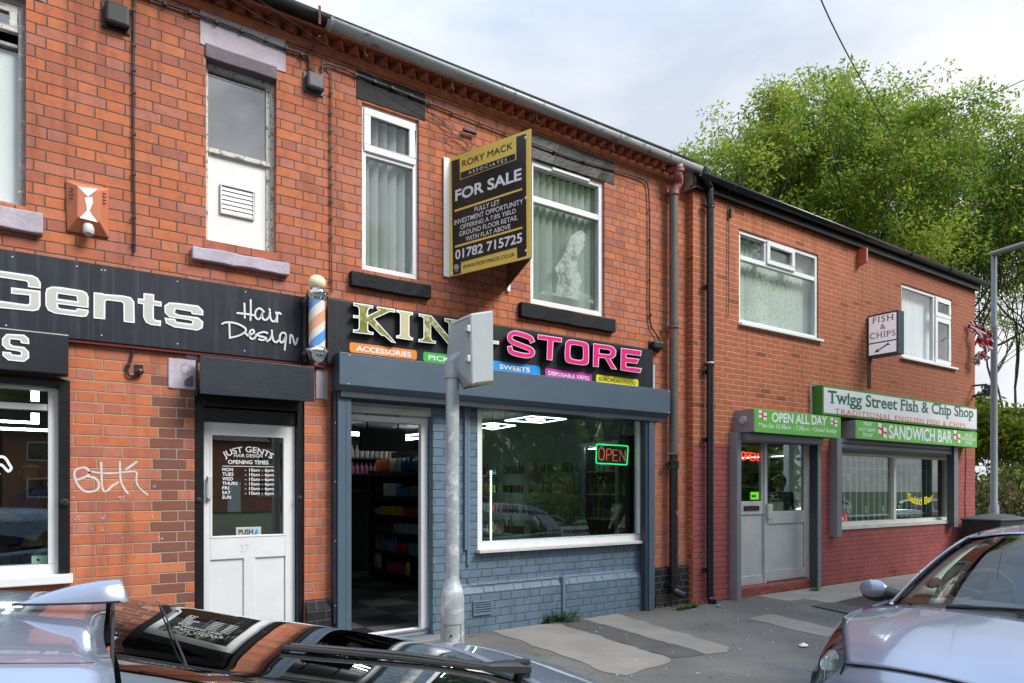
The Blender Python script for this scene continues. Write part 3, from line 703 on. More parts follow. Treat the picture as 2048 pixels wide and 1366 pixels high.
mb = MB(); c = P(129, 1005, -.05); mb.lathe([(.028, 0), (.028, .02), (.018, .022), (.018, .035), (.010, .036), (.010, .03)], (c.x, -.03, c.z), 16, (0, -1, 0)); mb.build('shutter_lock', m_boxblack, win)
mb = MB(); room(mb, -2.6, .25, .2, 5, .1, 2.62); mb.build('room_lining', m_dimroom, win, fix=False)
mb = MB()
for px0, py0, px1, py1, yy in ((-90, 838, 70, 845, 3.4), (-90, 853, 95, 859, 2.9)): a, b = P(px0, py0, yy), P(px1, py1, yy); mb.box(a.x, b.x, yy, yy + .04, a.z - .012, a.z + .012)
for py0, py1 in ((775, 803), (826, 848)): a, b = P(62, py0, 1.2), P(78, py1, 1.2); mb.box(a.x, b.x, 1.2, 1.21, b.z, a.z)
mb.build('strip_light', m_light, win)
# vinyl S seen on the glass
mb = MB(); tr = trace(528 / 170, 0, 740, .066)
mb.ribbon(spline([(-40, 560), (-10, 540), (30, 545), (60, 590), (70, 610), (50, 628), (10, 590), (-20, 600), (-30, 625), (0, 650)], 4), 17, tr); mb.build('lettering', m_textwhite, win, fix=False)

x0, x1, z0, z1 = g_door
mb = MB(); xl, xr = PX(406, .06), PX(592, .06); zd = PZ(406, 843, .08)
mb.box(x0, xl, .02, .13, z0, z1); mb.box(xr, x1, .02, .13, z0, z1); mb.box(xl, xr, .05, .13, zd + .004, zd + .11); mb.box(xl, xr, .02, .13, zd + .12, z1)
dr = mb.build('door', m_black, tb, bev=.006, label='white half glazed barber shop door in a black frame')
gl = (PX(423, .08), PX(567, .08), PZ(423, 1074, .08), PZ(423, 869, .08))
mb = MB(); zb = GZ + .06; st = .012
mb.box(xl + .004, gl[0] - st, .07, .115, zb, zd); mb.box(gl[1] + st, xr - .004, .07, .115, zb, zd); mb.box(gl[0] - st, gl[1] + st, .07, .115, gl[3] + st, zd)
zmid = PZ(423, 1120, .08); mb.box(gl[0] - st, gl[1] + st, .07, .115, zmid, gl[2] - st); xm0, xm1 = PX(487, .08), PX(510, .08)
mb.box(xm0, xm1, .07, .115, zb, zmid); mb.box(gl[0] - st, xm0, .085, .11, zb, zmid); mb.box(xm1, gl[1] + st, .085, .11, zb, zmid)
frame(mb, gl[0] - st, gl[1] + st, gl[2] - st, gl[3] + st, .066, .10, st + .004)
mb.build('leaf', m_door, dr, bev=.004)
pane(gl[0], gl[1], gl[2], gl[3], .09, m_doorglass, dr)
MB().box(gl[0] - .05, gl[1] + .05, .10, .103, gl[2] - .05, gl[3] + .05).build('backing', m_dark, dr)
mb = MB(); a, b = P(408, 952, .04), P(419, 998, .04)
mb.box(b.x - .012, b.x + .014, .030, .036, b.z, a.z); mb.box(b.x - .012, b.x + .014, .036, .07, a.z - .012, a.z); mb.box(b.x - .012, b.x + .014, .036, .07, b.z, b.z + .012); mb.build('handle', m_alu, dr, bev=.002)
mb = MB(); c = P(398, 1000, .0); mb.lathe([(.022, 0), (.022, .012), (.011, .014), (.011, .02)], (c.x, .02, c.z), 14, (0, -1, 0)); c = P(600, 996, .0); mb.lathe([(.022, 0), (.022, .012), (.011, .014), (.011, .02)], (c.x, .02, c.z), 14, (0, -1, 0)); mb.build('lock', m_boxblack, dr)
# vinyl lettering on the glass
zg = .0885; mb = MB()
A, B = P(447, 908, zg), P(545, 911, zg); wd = B.x - A.x; cx = (A.x + B.x) / 2
def arch(u, q): a = (u - wd / 2) / (wd * .92); return (wd / 2 + (wd * .92 + q) * math.sin(a), (wd * .92 + q) * math.cos(a) - wd * .92 + .02)
write(mb, 'JUST GENTS', lambda u, v: (A.x + u, zg, A.z + v), wd, .046, .016, bend=arch)
write_px(mb, 'HAIR DESIGN', (468, 914), (525, 915), (468, 907.5), zg, .004)
write_px(mb, 'OPENING TIMES', (456, 927.5), (537, 928.5), (456, 920), zg, .016)
a, b = P(445, 932, zg), P(547, 933.5, zg); mb.box(a.x, b.x, zg - .0004, zg, a.z - .002, a.z + .002)
for k, (dname, px1) in enumerate((('MON', 466), ('TUES', 467), ('WED', 466), ('THURS', 475), ('FRI', 458), ('SAT', 461), ('SUN', 462))):
    yy = 942 + k * 9.25; write_px(mb, dname, (444.5, yy), (px1, yy + .2), (444.5, yy - 6.4), zg, .010)
    if k < 6: write_px(mb, '- 10am - 6pm', (490, yy + .9), (547.5, yy + 1.4), (490, yy - 5.4), zg, .006)
mb.build('lettering', m_textwhite, dr, fix=False)
a, b = P(472, 1055, .085), P(522, 1073, .085); mb = MB().box(a.x, b.x, .083, .0885, PZ(472, 1074, .085), a.z); pp = mb.build('push_plate', m_alu, dr, bev=.001)
mb = MB(); write_px(mb, 'PUSH', (477, 1069), (506, 1068), (477, 1059.5), .0822, .03); mb.build('lettering', m_textblack, pp, fix=False)
mb = MB(); c = P(512, 1064, .0822); mb.flat([[(-.018, -.022), (-.012, .0), (0, .012), (.002, .024), (.014, .02), (.013, .002), (.018, -.008), (.004, -.024)]], lambda x, y: (c.x + x, .0822, c.z + y)); mb.build('hand_symbol', m_skyblue, pp, fix=False)
mb = MB(); write_px(mb, '27', (479, 1105), (498, 1104), (479, 1089), .069, -.005); mb.build('number', M('door_number_relief', (.58, .59, .6), .5), dr, fix=False)
MB().box(x0, x1, -.12, .12, -.05, zb - .005).build('step', m_kerb, dr, bev=.01)
# carved lilac stones at the door head
mb = MB(); cp = [(331, 716, 388, 776), ]
rough_block(PX(336), PX(391), -.012, .10, PZ(336, 776), PZ(336, 715), 4, m_lilac, 'door_corbel', tb, .006, 31)
rough_block(PX(631), PX(655), -.012, .10, PZ(631, 798), PZ(631, 738), 3, m_lilac, 'door_corbel', tb, .006, 33)
mb = MB(); tr = trace(841 / 80, 360, 700, -.016)
mb.ribbon(spline([(175, 415), (175, 450), (130, 490), (60, 470), (22, 400), (40, 320), (110, 290), (190, 305), (280, 365)], 5), 8, tr)
mb.flat([[(85, 690), (95, 640), (140, 600), (230, 550), (275, 520), (275, 760), (90, 735)]], tr); mb.build('carving', m_lilacdark, tb, fix=False)
MB().box(PX(372), PX(394), -.008, .02, PZ(372, 716), PZ(372, 703)).build('lilac_patch', m_lilac, tb)
# plinth block between the two doors
mb = MB(); x0, x1 = PX(614, -.05), PX(662, -.05); z1 = PZ(616, 1202, -.06); z2 = PZ(616, 1222, -.06)
mb.add([(x0, .0, -.1), (x1, .0, -.1), (x1, .0, z1), (x0, .0, z1), (x0, -.06, -.1), (x1, -.06, -.1), (x1, -.06, z2), (x0, -.06, z2)], [(4, 5, 6, 7), (7, 6, 2, 3), (0, 4, 7, 3), (1, 2, 6, 5)])
mb.build('plinth', m_blackbrick, tb, fix=False)
# graffiti on the pier
mb = MB(); 
for k, (pts, wd) in enumerate([([(390, 270), (385, 235), (340, 200), (265, 212), (225, 245), (232, 335), (330, 312), (375, 288), (395, 245)], 25), ([(228, 300), (250, 380), (330, 465), (430, 472), (490, 440), (500, 380), (460, 322), (380, 300)], 25),
        ([(525, 135), (530, 260), (535, 400), (555, 465), (600, 460), (650, 410), (730, 362)], 25), ([(410, 245), (520, 262), (640, 265), (760, 255), (870, 245), (930, 258), (925, 350), (960, 430), (1060, 515)], 19),
        ([(738, 125), (748, 340), (790, 440), (835, 500)], 24), ([(935, 130), (860, 185), (800, 225)], 26)]):
    mb.ribbon(spline(pts, 4), wd, trace(1309 / 230, 110, 900, -.0012 - .0003 * k))
rr = random.Random(4)
for k in range(34):
    cx, cy = rr.choice([(220, 540), (740, 520), (760, 560), (260, 770), (540, 770), (760, 770), (880, 790), (1080, 755), (380, 890), (540, 890), (720, 1020), (700, 1020), (1180, 1000), (1100, 410)]); cx += rr.uniform(-40, 40); cy += rr.uniform(-20, 20)
    mb.ribbon([(cx + i * 7, cy + rr.uniform(-12, 12)) for i in range(4)], 3.5, trace(1309 / 230, 110, 900, -.0035 - .0002 * k))
mb.build('graffiti', M('white_paint_scrawl', (.62, .55, .52), .8, var=.2, scale=30), tb, fix=False)

# ---- painted wall of the corner shop front
door = (PX(690), PX(866), GZ + .03, PZ(866, 815)); swin = (PX(955), PX(1286), PZ(957, 1100), 2.40)
mb = MB(); wall(mb, shop[0], shop[1], -.1, shop[3], .0, [(*door, .10), (*swin, .06)])
mb.build('painted_wall', m_blue, tb, fix=False)
# chamfered plinth of the painted front, in two lengths
zc1 = PZ(1123, 1152, -.03); zc0 = PZ(1123, 1169, -.05)
for k, (pa, pb) in enumerate(((905, 1124), (1131, 1290))):
    x0, x1 = PX(pa, -.05), PX(pb, -.05); mb = MB()
    mb.add([(x0, 0, -.1), (x1, 0, -.1), (x1, 0, zc1), (x0, 0, zc1), (x0, -.05, -.1), (x1, -.05, -.1), (x1, -.05, zc0), (x0, -.05, zc0)], [(4, 5, 6, 7), (7, 6, 2, 3), (0, 4, 7, 3), (1, 2, 6, 5)])
    mb.build('plinth', m_blue, tb, fix=False)
mb = MB(); xq = PX(1127, -.06); mb.box(xq - .018, xq + .018, -.075, 0, -.05, zc1 - .01); xq = PX(938, -.02); mb.box(xq - .05, xq - .022, -.03, 0, .85, 2.3); mb.box(xq - .018, xq + .012, -.022, 0, .70, 2.3)
mb.build('trunking', m_blueflat, tb, bev=.006)
mb = MB(); mb.tube([(PX(941, -.05), -.035, zc1 + .09), (PX(950, -.05), -.045, zc1 + .02)] + [(PX(p, -.045), -.045, zc1 + .012 + .006 * math.sin(p)) for p in range(960, 1124, 8)] + [(PX(1126, -.06), -.06, zc1 - .02)], .006, 6); mb.build('painted_cable', m_blueflat, tb)
def airbrick(px0, px1, py0, py1, y, mat, n, parent):
    a, b = P(px0, py0, y), P(px1, py1, y); z0 = PZ(px0, py1, y); mb = MB(); frame(mb, a.x, b.x, z0, a.z, y - .012, y + .01, .014)
    h = (a.z - z0 - .028) / n
    for k in range(n): mb.box(a.x + .014, b.x - .014, y - .010, y + .004, z0 + .014 + k * h, z0 + .014 + (k + .55) * h)
    mb.build('air_brick', mat, parent, bev=.001); MB().box(a.x, b.x, y - .002, y - .001, z0, a.z).build('air_brick_void', m_dark, parent)
airbrick(946, 983, 1203, 1232, -.055, m_blueflat, 5, tb)
airbrick(1311, 1339, 1191, 1210, -.035, M('brown_air_brick', (.06, .045, .04), .8), 4, tb)
# black plinth by the join of the two buildings
mb = MB(); x0, x1 = PX(1303), XJ - .004; z1 = PZ(1340, 1133, -.03)
mb.box(x0, x1, -.035, .0, -.1, z1); mb.build('plinth', m_blackbrick, tb, bev=.012)
# shop doorway frame, threshold and window frame
x0, x1, z0, z1 = door; zt_ = PZ(856, 838, .1)
mb = MB(); mb.box(x0, x1, .03, .13, PZ(856, 834, .07), z1); mb.box(x0, x1 - .03, .02, .03, PZ(856, 830, .07), PZ(856, 822, .07)); dr = mb.build('shop_doorway', m_dooroff, tb, bev=.006)
mb = MB(); fx1 = PX(856, .09); frame(mb, x0, fx1, z0, zt_, .085, .15, .075, .05, .05); mb.build('frame', m_door, dr, bev=.008)
MB().box(x0, PX(896), -.16, .12, -.1, z0 - .004).build('step', m_kerb, dr, bev=.01)
MB().box(fx1 + .002, x1 - .001, .05, .14, z0, zt_).build('jamb', m_blueflat, dr)
x0, x1, z0, z1 = swin; fw = .055
mb = MB(); frame(mb, x0, x1, z0, z1, .0, .08, fw, .075); win = mb.build('display_window', m_white, tb, bev=.006)
mb = MB(); mb.box(x0 - .02, x1 + .0, -.075, .0, z0 - .028, z0 + .004); mb.build('sill', m_dooroff, win, bev=.004)
pane(x0 + fw - .01, x1 - fw + .01, z0 + .07, z1 - .05, .045, m_shopglass, win)
MB().box(x1 - .004, x1 + .05, -.004, .05, z0 - .01, z1).build('trim', M('bare_plaster_edge', (.36, .27, .22), .9, var=.2, scale=20), win)
# shop interior: lining, tiled floor
def tile_mat():
    g = G('shop_floor_tiles'); p = g.xyz(g.pos()); s_ = g.m('ADD', g.m('MULTIPLY', p[0], 2.0), 20.0); t_ = g.m('ADD', g.m('MULTIPLY', p[1], 2.0), 20.0)
    k = g.m('MODULO', g.m('FLOOR', g.m('MULTIPLY', g.m('ADD', g.m('FLOOR', s_), g.m('FLOOR', t_)), 1.0)), 2.0)
    c = g.mix(k, (.022, .022, .026), (.105, .105, .11)); f = g.noise(150, 3, .7); c = g.mix(g.m('MULTIPLY', f, .35), c, (.0, .0, .0)); g.bsdf(c, .55, 0, .4); return g.mat
FZ = .11
mb = MB(); room(mb, 1.75, 6.3, .16, 7.2, FZ, 2.46); mb.build('shop_lining', m_interior, tb, fix=False)
MB().poly([(1.75, .06, FZ + .004), (6.3, .06, FZ + .004), (6.3, 7.19, FZ + .004), (1.75, 7.19, FZ + .004)]).build('shop_floor', tile_mat(), tb, fix=False)
MB().box(3.40, 3.62, .17, .4, FZ + .01, 2.44).build('shop_pier', m_dimroom, tb)
MB().poly([(1.76, .17, 2.45), (6.29, .17, 2.45), (6.29, 7.19, 2.45), (1.76, 7.19, 2.45)]).build('shop_ceiling', m_ceiling, tb, fix=False)
mb = MB(); mb.box(1.76, 4.9, 4.75, 4.85, FZ + .01, 2.44); mb.build('shop_partition', m_dark, tb)

# ---- the newer fish shop
fb = thing('fish_shop', 'newer flat fronted orange brick shop building painted red below and trimmed with a black fascia', 'building', (10.3, 0, 0))
f_a = (PX(1478, YF), PX(1637, YF), PZ(1478, 646, YF), PZ(1478, 457, YF)); f_b = (PX(1803, YF), PX(1904, YF), PZ(1803, 714, YF), PZ(1803, 566, YF))
f_d = (PX(1470, YF), PX(1640, YF), GZ + .0, PZ(1560, 872, YF)); f_w = (PX(1676, YF), PX(1912, YF), PZ(1690, 1060, YF), PZ(1690, 880, YF))
ZT = PZ(1400, 373, YF)
mb = MB(); wall(mb, XJ, XE, -.1, ZT, YF, [(*f_a, .05), (*f_b, .05), (*f_d, .18), (*f_w, .16)])
mb.poly([(XJ, YF, -.1), (XJ, YF, ZT), (XJ, .05, ZT), (XJ, .05, -.1)]); mb.poly([(XE, YF, -.1), (XE, 7.5, -.1), (XE, 7.5, ZT), (XE, YF, ZT)]); mb.box(XJ, XE, 7.49, 7.5, -.1, ZT)
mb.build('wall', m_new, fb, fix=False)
mb = MB(); zf0 = PZ(1400, 376, -.15); zf1 = PZ(1400, 352, -.15); mb.box(XJ - .06, XE + .06, -.16, -.145, zf0 - .01, zf1 + .03); mb.box(XJ - .06, XE + .06, -.145, YF, zf0 - .005, zf0 + .01); mb.build('fascia_board', m_black, fb, bev=.003)
MB().box(XJ - .055, XJ - .045, -.16, .0, zf0 - .02, zf1 + .05).build('fascia_end', m_alu, fb)
ztop = PZ(1400, 341, -.26); half_gutter('gutter', XJ + .0, XE + .22, ztop, ztop, -.215, .056, m_gutterblack, fb)
for xx in np.arange(XJ + .9, XE, 1.35): mb = MB(); mb.tube([(xx, -.215 - .06 * math.cos(a), ztop - .06 * math.sin(a)) for a in np.linspace(0, math.pi, 9)], .008, 5); mb.build('gutter_bracket', m_gutterblack, fb)
mb = MB(); mb.add([(XJ, -.2, ztop - .01), (XE + .1, -.2, ztop - .01), (XE + .1, 3.7, ztop + .6), (XJ, 3.7, ztop + .6), (XE + .1, 7.6, ztop - .01), (XJ, 7.6, ztop - .01)], [(0, 1, 2, 3), (3, 2, 4, 5)]); mb.build('roof', m_slate, fb, solid=.02)
# upper windows
x0, x1, z0, z1 = f_a; y0 = YF + .02; zt_ = PZ(1478, 513, y0)
mb = MB(); frame(mb, x0, x1, z0, z1, y0, y0 + .07, .055); mb.box(x0 + .055, x1 - .055, y0 + .004, y0 + .065, zt_ - .03, zt_ + .03); xa, xb = PX(1531, y0), PX(1588, y0)
mb.box(xa - .02, xa + .025, y0 + .004, y0 + .065, zt_ + .03, z1 - .055); mb.box(xb - .012, xb + .02, y0 + .004, y0 + .065, zt_ + .03, z1 - .055)
win = mb.build('first_floor_window', m_white, fb, bev=.006)
mb = MB(); frame(mb, xa + .02, xb - .005, zt_ + .01, z1 - .03, y0 - .02, y0 + .02, .06); mb.build('casement', m_white, win, bev=.006)
for a, b, c, d in ((x0 + .05, xa - .015, zt_ + .025, z1 - .05), (xa + .07, xb - .055, zt_ + .06, z1 - .08), (xb + .015, x1 - .05, zt_ + .025, z1 - .05), (x0 + .05, x1 - .05, z0 + .05, zt_ - .025)): pane(a, b, c, d, y0 + .03, m_glass, win)
blind(x0 + .03, x1 - .03, z0 + .04, z1 - .04, y0 + .15, m_blindgreen, win, seed=8, ang=20); upper_room(win, x0, x1, z0, z1, y0 + .22)
MB().box(x0 - .01, x1 + .06, YF - .05, y0, z0 - .03, z0 + .004).build('sill', m_white, win, bev=.004)
x0, x1, z0, z1 = f_b; xa = PX(1868, y0); zt_ = PZ(1868, 632, y0)
mb = MB(); frame(mb, x0, x1, z0, z1, y0, y0 + .07, .055); mb.box(xa - .03, xa + .035, y0 + .004, y0 + .065, z0 + .055, z1 - .055); mb.box(xa + .035, x1 - .055, y0 + .004, y0 + .065, zt_ - .03, zt_ + .03)
win = mb.build('corner_window', m_white, fb, bev=.006)
for c, d in ((zt_ + .005, z1 - .03), (z0 + .03, zt_ - .005)):
    mb = MB(); frame(mb, xa + .025, x1 - .03, c, d, y0 - .02, y0 + .02, .075); mb.build('casement', m_white, win, bev=.006); pane(xa + .09, x1 - .095, c + .065, d - .065, y0, m_glass, win)
pane(x0 + .05, xa - .02, z0 + .05, z1 - .05, y0 + .03, m_glass, win)
blind(x0 + .03, x1 - .3, z0 + .04, z1 - .04, y0 + .13, m_whiteblind, win, seed=9, ang=10); upper_room(win, x0, x1, z0, z1, y0 + .2)
MB().box(x0 - .05, x1 + .14, YF - .05, y0, z0 - .03, z0 + .004).build('sill', m_white, win, bev=.004)
# shop door: aluminium, fixed panel with letter box and a half glazed leaf
x0, x1, z0, z1 = f_d; yd = YF + .12; zs = PZ(1500, 1170, yd)
MB().box(x0, x1, YF - .01, yd + .1, -.1, zs).build('door_step', M('red_painted_step', (.27, .055, .045), .6, var=.25, scale=12, spots=((.3, .2, .15), .4, 20)), fb, bev=.012)
xf0, xf1 = PX(1478, yd), PX(1619, yd); xm = PX(1531, yd); mb = MB(); zb2 = PZ(1480, 1003, yd); zl = PZ(1480, 1030, yd)
mb.box(xf0 - .2, xf0 + .03, yd, yd + .06, zs, z1); mb.box(xf1 - .07, xf1 + .0, yd, yd + .06, zs, z1); mb.box(xm - .035, xm + .015, yd - .01, yd + .06, zs, z1); mb.box(xf0, xf1, yd + .002, yd + .06, z1 - .03, z1)
mb.box(xf0 + .03, xm - .035, yd + .004, yd + .05, zl, zb2); mb.box(xf0 + .03, xm - .035, yd + .004, yd + .05, zs, zs + .12); mb.box(xm - .075, xm - .035, yd + .006, yd + .05, zb2, z1 - .03)
dr = mb.build('shop_door', m_alu, fb, bev=.004)
mb = MB(); mb.box(xf0 + .03, xm - .035, yd + .02, yd + .03, zs + .12, zl); mb.build('lower_panel', m_alu, dr)
a, b = P(1488, 1012, yd), P(1518, 1021, yd); mb = MB(); frame(mb, a.x, b.x, b.z, a.z, yd - .006, yd + .01, .012); mb.box(a.x + .012, b.x - .012, yd - .001, yd + .004, b.z + .012, a.z - .012); mb.build('letter_box', m_boxblack, dr, bev=.002)
xl0, xl1 = xm + .02, xf1 - .072; zg0 = PZ(1545, 1023, yd); zg1 = PZ(1545, 1048, yd); mb = MB()
mb.box(xl0, xl0 + .03, yd + .005, yd + .05, zs + .02, z1 - .03); mb.box(xl1 - .045, xl1, yd + .005, yd + .05, zs + .02, z1 - .03); mb.box(xl0 + .03, xl1 - .045, yd + .005, yd + .05, zg1, zg0); mb.box(xl0 + .03, xl1 - .045, yd + .005, yd + .05, zs + .02, zs + .16)
mb.box(xl0 + .03, xl1 - .045, yd + .02, yd + .03, zs + .16, zg1); mb.build('leaf', m_alu, dr, bev=.004)
pane(xf0, xm - .07, zb2, z1 - .03, yd + .03, m_doorglass, dr); pane(xl0 + .03, xl1 - .045, zg0, z1 - .03, yd + .03, m_doorglass, dr)
a, b = P(1537, 1008, yd - .05), P(1546, 1037, yd - .05); MB().box(a.x, b.x, yd - .05, yd - .01, b.z, a.z).build('pull_handle', m_alu, dr, bev=.004)
a, b = P(1505, 984, yd), P(1521, 999, yd); st = MB().box(a.x, b.x, yd + .026, yd + .029, b.z, a.z).build('sticker', emit_mat('green_rating_sticker', (.2, .75, .03), .55), dr)  # sticker glows by emission although it is only print
MB().box(a.x + .02, b.x - .06, yd + .0252, yd + .0255, (a.z + b.z) / 2 - .02, (a.z + b.z) / 2 + .012).build('print', m_teal, st)
# fish shop window with white frame
x0, x1, z0, z1 = f_w; yw = YF + .11
mb = MB(); xw1 = PX(1897, yw); zw0 = PZ(1690, 1051, yw); zw1 = PZ(1690, 905, yw); xm = PX(1789, yw); frame(mb, x0, xw1, zw0, zw1, yw, yw + .08, .06, .055, .04); mb.box(xm - .035, xm + .035, yw - .01, yw + .08, zw0 + .055, zw1 - .04); mb.box(x0, x1, yw + .02, yw + .08, zw1 + .002, z1)
win = mb.build('shop_window', m_dooroff, fb, bev=.004, label='white framed fish shop window with two panes')
pane(x0 + .05, xm - .03, zw0 + .05, zw1 - .03, yw + .04, m_shopglass, win); pane(xm + .03, xw1 - .05, zw0 + .05, zw1 - .03, yw + .04, m_shopglass, win)
MB().box(x0 + .02, xw1 + .03, YF - .02, yw + .02, zw0 - .05, zw0 + .008).build('sill', m_dooroff, win, bev=.004)
mb = MB(); xs_, zs_ = P(1815, 1004, yw + .038).x, P(1820, 1004, yw + .038).z; wd = PX(1872, yw) - xs_
def smile(u, q): a = (u / wd - .5); return (u, q + .30 * wd * a * a * 1.4 - .02)
write(mb, 'Salad Bar', lambda u, v: (xs_ + u, yw + .037, zs_ - .03 + v), wd, .12, .03, bend=smile); mb.build('lettering', m_lemon, win, fix=False)
a, b = P(1681, 1027, yw + .036), P(1696, 1051, yw + .036); st = MB().box(a.x, b.x, yw + .036, yw + .039, PZ(1681, 1051, yw), a.z).build('red_sticker', M('red_sticker', (.5, .05, .025), .5), win)
mb = MB(); mb.ribbon(spline([(0, 0), (.02, .03), (.045, .02), (.03, -.01), (.06, 0)], 4), .012, lambda u, v: (a.x + .03 + u, yw + .0355, a.z - .09 + v)); mb.box(b.x - .06, b.x - .05, yw + .0352, yw + .0356, a.z - .2, a.z - .02); mb.build('print', m_textwhite, st, fix=False)
mb = MB(); room(mb, XJ + .1, XE - .1, YF + .21, 5, GZ, 2.35); mb.build('shop_lining', M('dim_shop', (.13, .145, .135), .9), fb, fix=False)
MB().box(PX(1578, 1.0), PX(1640, 1.0), 1.0, 1.1, GZ + .01, 2.34).build('shop_partition', M('white_tiled_wall', (.62, .68, .68), .5, emit=(.7, .8, .8), estr=.06), fb)  # the wall is no lamp; its faint glow is added by emission
st_ = thing('ceiling_light', 'added strip light brightening the inside of the fish shop', 'ceiling light', (9.6, 1.6, 2.28)); MB().box(8.6, 10.8, 1.55, 1.65, 2.28, 2.33).build('tube', m_light, st_, bev=.01)  # added lamp to brighten the dim shop and the person in it
MB().box(PX(1868, .5), PX(1868, .5) + .8, .5, .6, GZ + .01, 2.34).build('shop_partition', m_wheatpanel, fb)
# ------------------------------------------------------------------ signs and fixings
def T3(px, py, t):
    """the point at depth t along the ray of a pixel"""
    dx = (px - 1024) / FOC; return Vector((t * (SI + dx * CO), -CAM_Y + t * (CO - dx * SI), EYE + t * (978 - py) / FOC))
def hit(p0, n):
    """map pixels onto the plane through p0 with normal n"""
    p0, n = Vector(p0), Vector(n); o = Vector((0, -CAM_Y, EYE))
    def h(px, py):
        d = T3(px, py, 1.0) - o; return o + d * ((p0 - o).dot(n) / d.dot(n))
    return h
def write_on(mb, body, h, a, b, ct, bold=.012, mi=0, shear=0, spacing=1.0, serif=0):
    A, B, T = Vector(h(*a)), Vector(h(*b)), Vector(h(*ct)); U = (B - A); wd = U.length; U /= wd
    write(mb, body, lambda u, v: A + U * u + Vector((0, 0, v)), wd, (T - A).z, bold, shear, mi, None, spacing, 0, 0, serif)
def zoomed(s, ox, oy, h): return lambda u, v: tuple(h(ox + u / s, oy + v / s))
def flat_y(y): return lambda px, py: P(px, py, y)
def screws(parent, pts, h, r=.007, mat=None, ax=(0, -1, 0)):
    mb = MB()
    for p in pts: mb.lathe([(r, -.002), (r, .002), (r * .5, .004)], h(*p), 8, ax)
    mb.build('screws', mat or m_bolt, parent)

# barber's fascia
s = thing('barber_fascia', 'long black shop fascia reading Gents and Hair Design in outlined letters', 'sign', (1, -.03, 2.5))
yf = -.05; xr = PX(652, yf); zt_ = PZ(0, 497, yf); zb = PZ(139, 676, yf); xs_ = PX(182, yf)
mb = MB(); mb.box(-3.9, xs_ - .001, yf, -.002, zb, zt_); mb.box(xs_ + .001, xr, yf, -.002, zb, zt_); mb.build('panel', m_fascia, s, bev=.002)
MB().box(-3.9, xr, yf + .012, -.002, zb - .022, zb - .001).build('red_trim', m_red_trim, s)
Z1 = lambda d: zoomed(5.693, 0, 460, flat_y(yf - d)); Z2 = lambda d: zoomed(2048 / 660, 0, 450, flat_y(yf - d))
GENTS = [(Z1, [(-250, 560), (-235, 480), (-160, 440), (0, 462), (370, 515), (430, 545), (465, 600), (465, 668), (318, 650), (318, 605), (300, 585), (0, 540), (-90, 530), (-105, 550), (-105, 740), (-90, 780), (0, 805), (310, 848), (335, 835), (335, 745), (125, 725), (125, 652), (462, 692), (462, 860), (440, 910), (380, 925), (0, 888), (-170, 862), (-235, 820), (-250, 740)], [], 20),
  (Z1, [(515, 720), (530, 665), (590, 642), (700, 650), (940, 688), (990, 715), (1010, 765), (1008, 888), (660, 842), (662, 878), (690, 893), (860, 915), (880, 890), (1008, 908), (1008, 945), (985, 985), (930, 990), (620, 950), (545, 915), (518, 860)], [[(660, 725), (870, 755), (880, 812), (655, 780)]], 18),
  (Z1, [(1065, 708), (1165, 718), (1190, 728), (1400, 745), (1490, 765), (1530, 815), (1535, 1060), (1408, 1045), (1405, 840), (1385, 820), (1215, 800), (1200, 815), (1198, 1018), (1065, 1005)], [], 18),
  (Z2, [(855, 455), (890, 458), (890, 422), (957, 430), (957, 468), (1003, 475), (1003, 507), (955, 500), (955, 580), (970, 590), (1000, 592), (998, 628), (935, 620), (905, 605), (888, 570), (888, 492), (855, 487)], [], 9),
  (Z2, [(1020, 500), (1050, 480), (1100, 483), (1230, 500), (1262, 530), (1262, 562), (1190, 553), (1185, 538), (1090, 522), (1085, 545), (1110, 556), (1230, 573), (1262, 600), (1258, 640), (1225, 655), (1080, 635), (1030, 610), (1020, 575), (1088, 583), (1095, 600), (1190, 613), (1195, 597), (1170, 590), (1050, 572), (1022, 545)], [], 9)]
for ZZ, o_, hs, d in GENTS:
    mb = MB(); mb.slab([o_] + hs, ZZ(.006), ZZ(-.001)); lt = mb.build('letter', m_textwhite, s, fix=False)
    mb = MB(); mb.flat([inset(o_, d)] + [inset(h_, -d) for h_ in hs], ZZ(.0072)); mb.build('letter_fill', m_textgrey, lt, fix=False)
HD = lambda d: zoomed(1891 / 180, 440, 590, flat_y(yf - d))
STROKES = [[(512, 180), (517, 330), (520, 475)], [(645, 105), (645, 320), (640, 525)], [(365, 378), (560, 400), (730, 428)],
  [(920, 352), (850, 285), (780, 300), (740, 370), (745, 460), (800, 510), (850, 480), (885, 390), (885, 450), (920, 515), (975, 520), (1025, 460), (1050, 360)], [(1038, 298), (1046, 318)], [(1050, 370), (1055, 460), (1090, 540), (1150, 555), (1185, 480), (1195, 380)], [(1180, 365), (1200, 450), (1200, 565)], [(1200, 430), (1230, 372), (1278, 398)],
  [(45, 610), (110, 580), (230, 575), (380, 610), (510, 680), (545, 740), (500, 800), (380, 860), (195, 905)], [(195, 600), (200, 750), (205, 900)], [(545, 812), (600, 860), (655, 830), (715, 785), (700, 738), (655, 740), (620, 800), (630, 890), (690, 925), (740, 890), (765, 830)],
  [(995, 800), (930, 778), (830, 800), (790, 830), (820, 860), (940, 890), (970, 920), (900, 950), (815, 930)], [(990, 972), (1050, 930), (1085, 850), (1095, 800)], [(1088, 745), (1094, 762)], [(1098, 860), (1120, 950), (1180, 995), (1232, 950)],
  [(1390, 860), (1360, 800), (1300, 800), (1255, 870), (1260, 970), (1300, 1000), (1350, 950), (1385, 870), (1372, 1000), (1358, 1150)], [(1480, 840), (1472, 930), (1468, 1010)], [(1475, 880), (1510, 845), (1540, 930), (1570, 1040), (1605, 1000), (1630, 910)]]
mb = MB(); mg = MB()
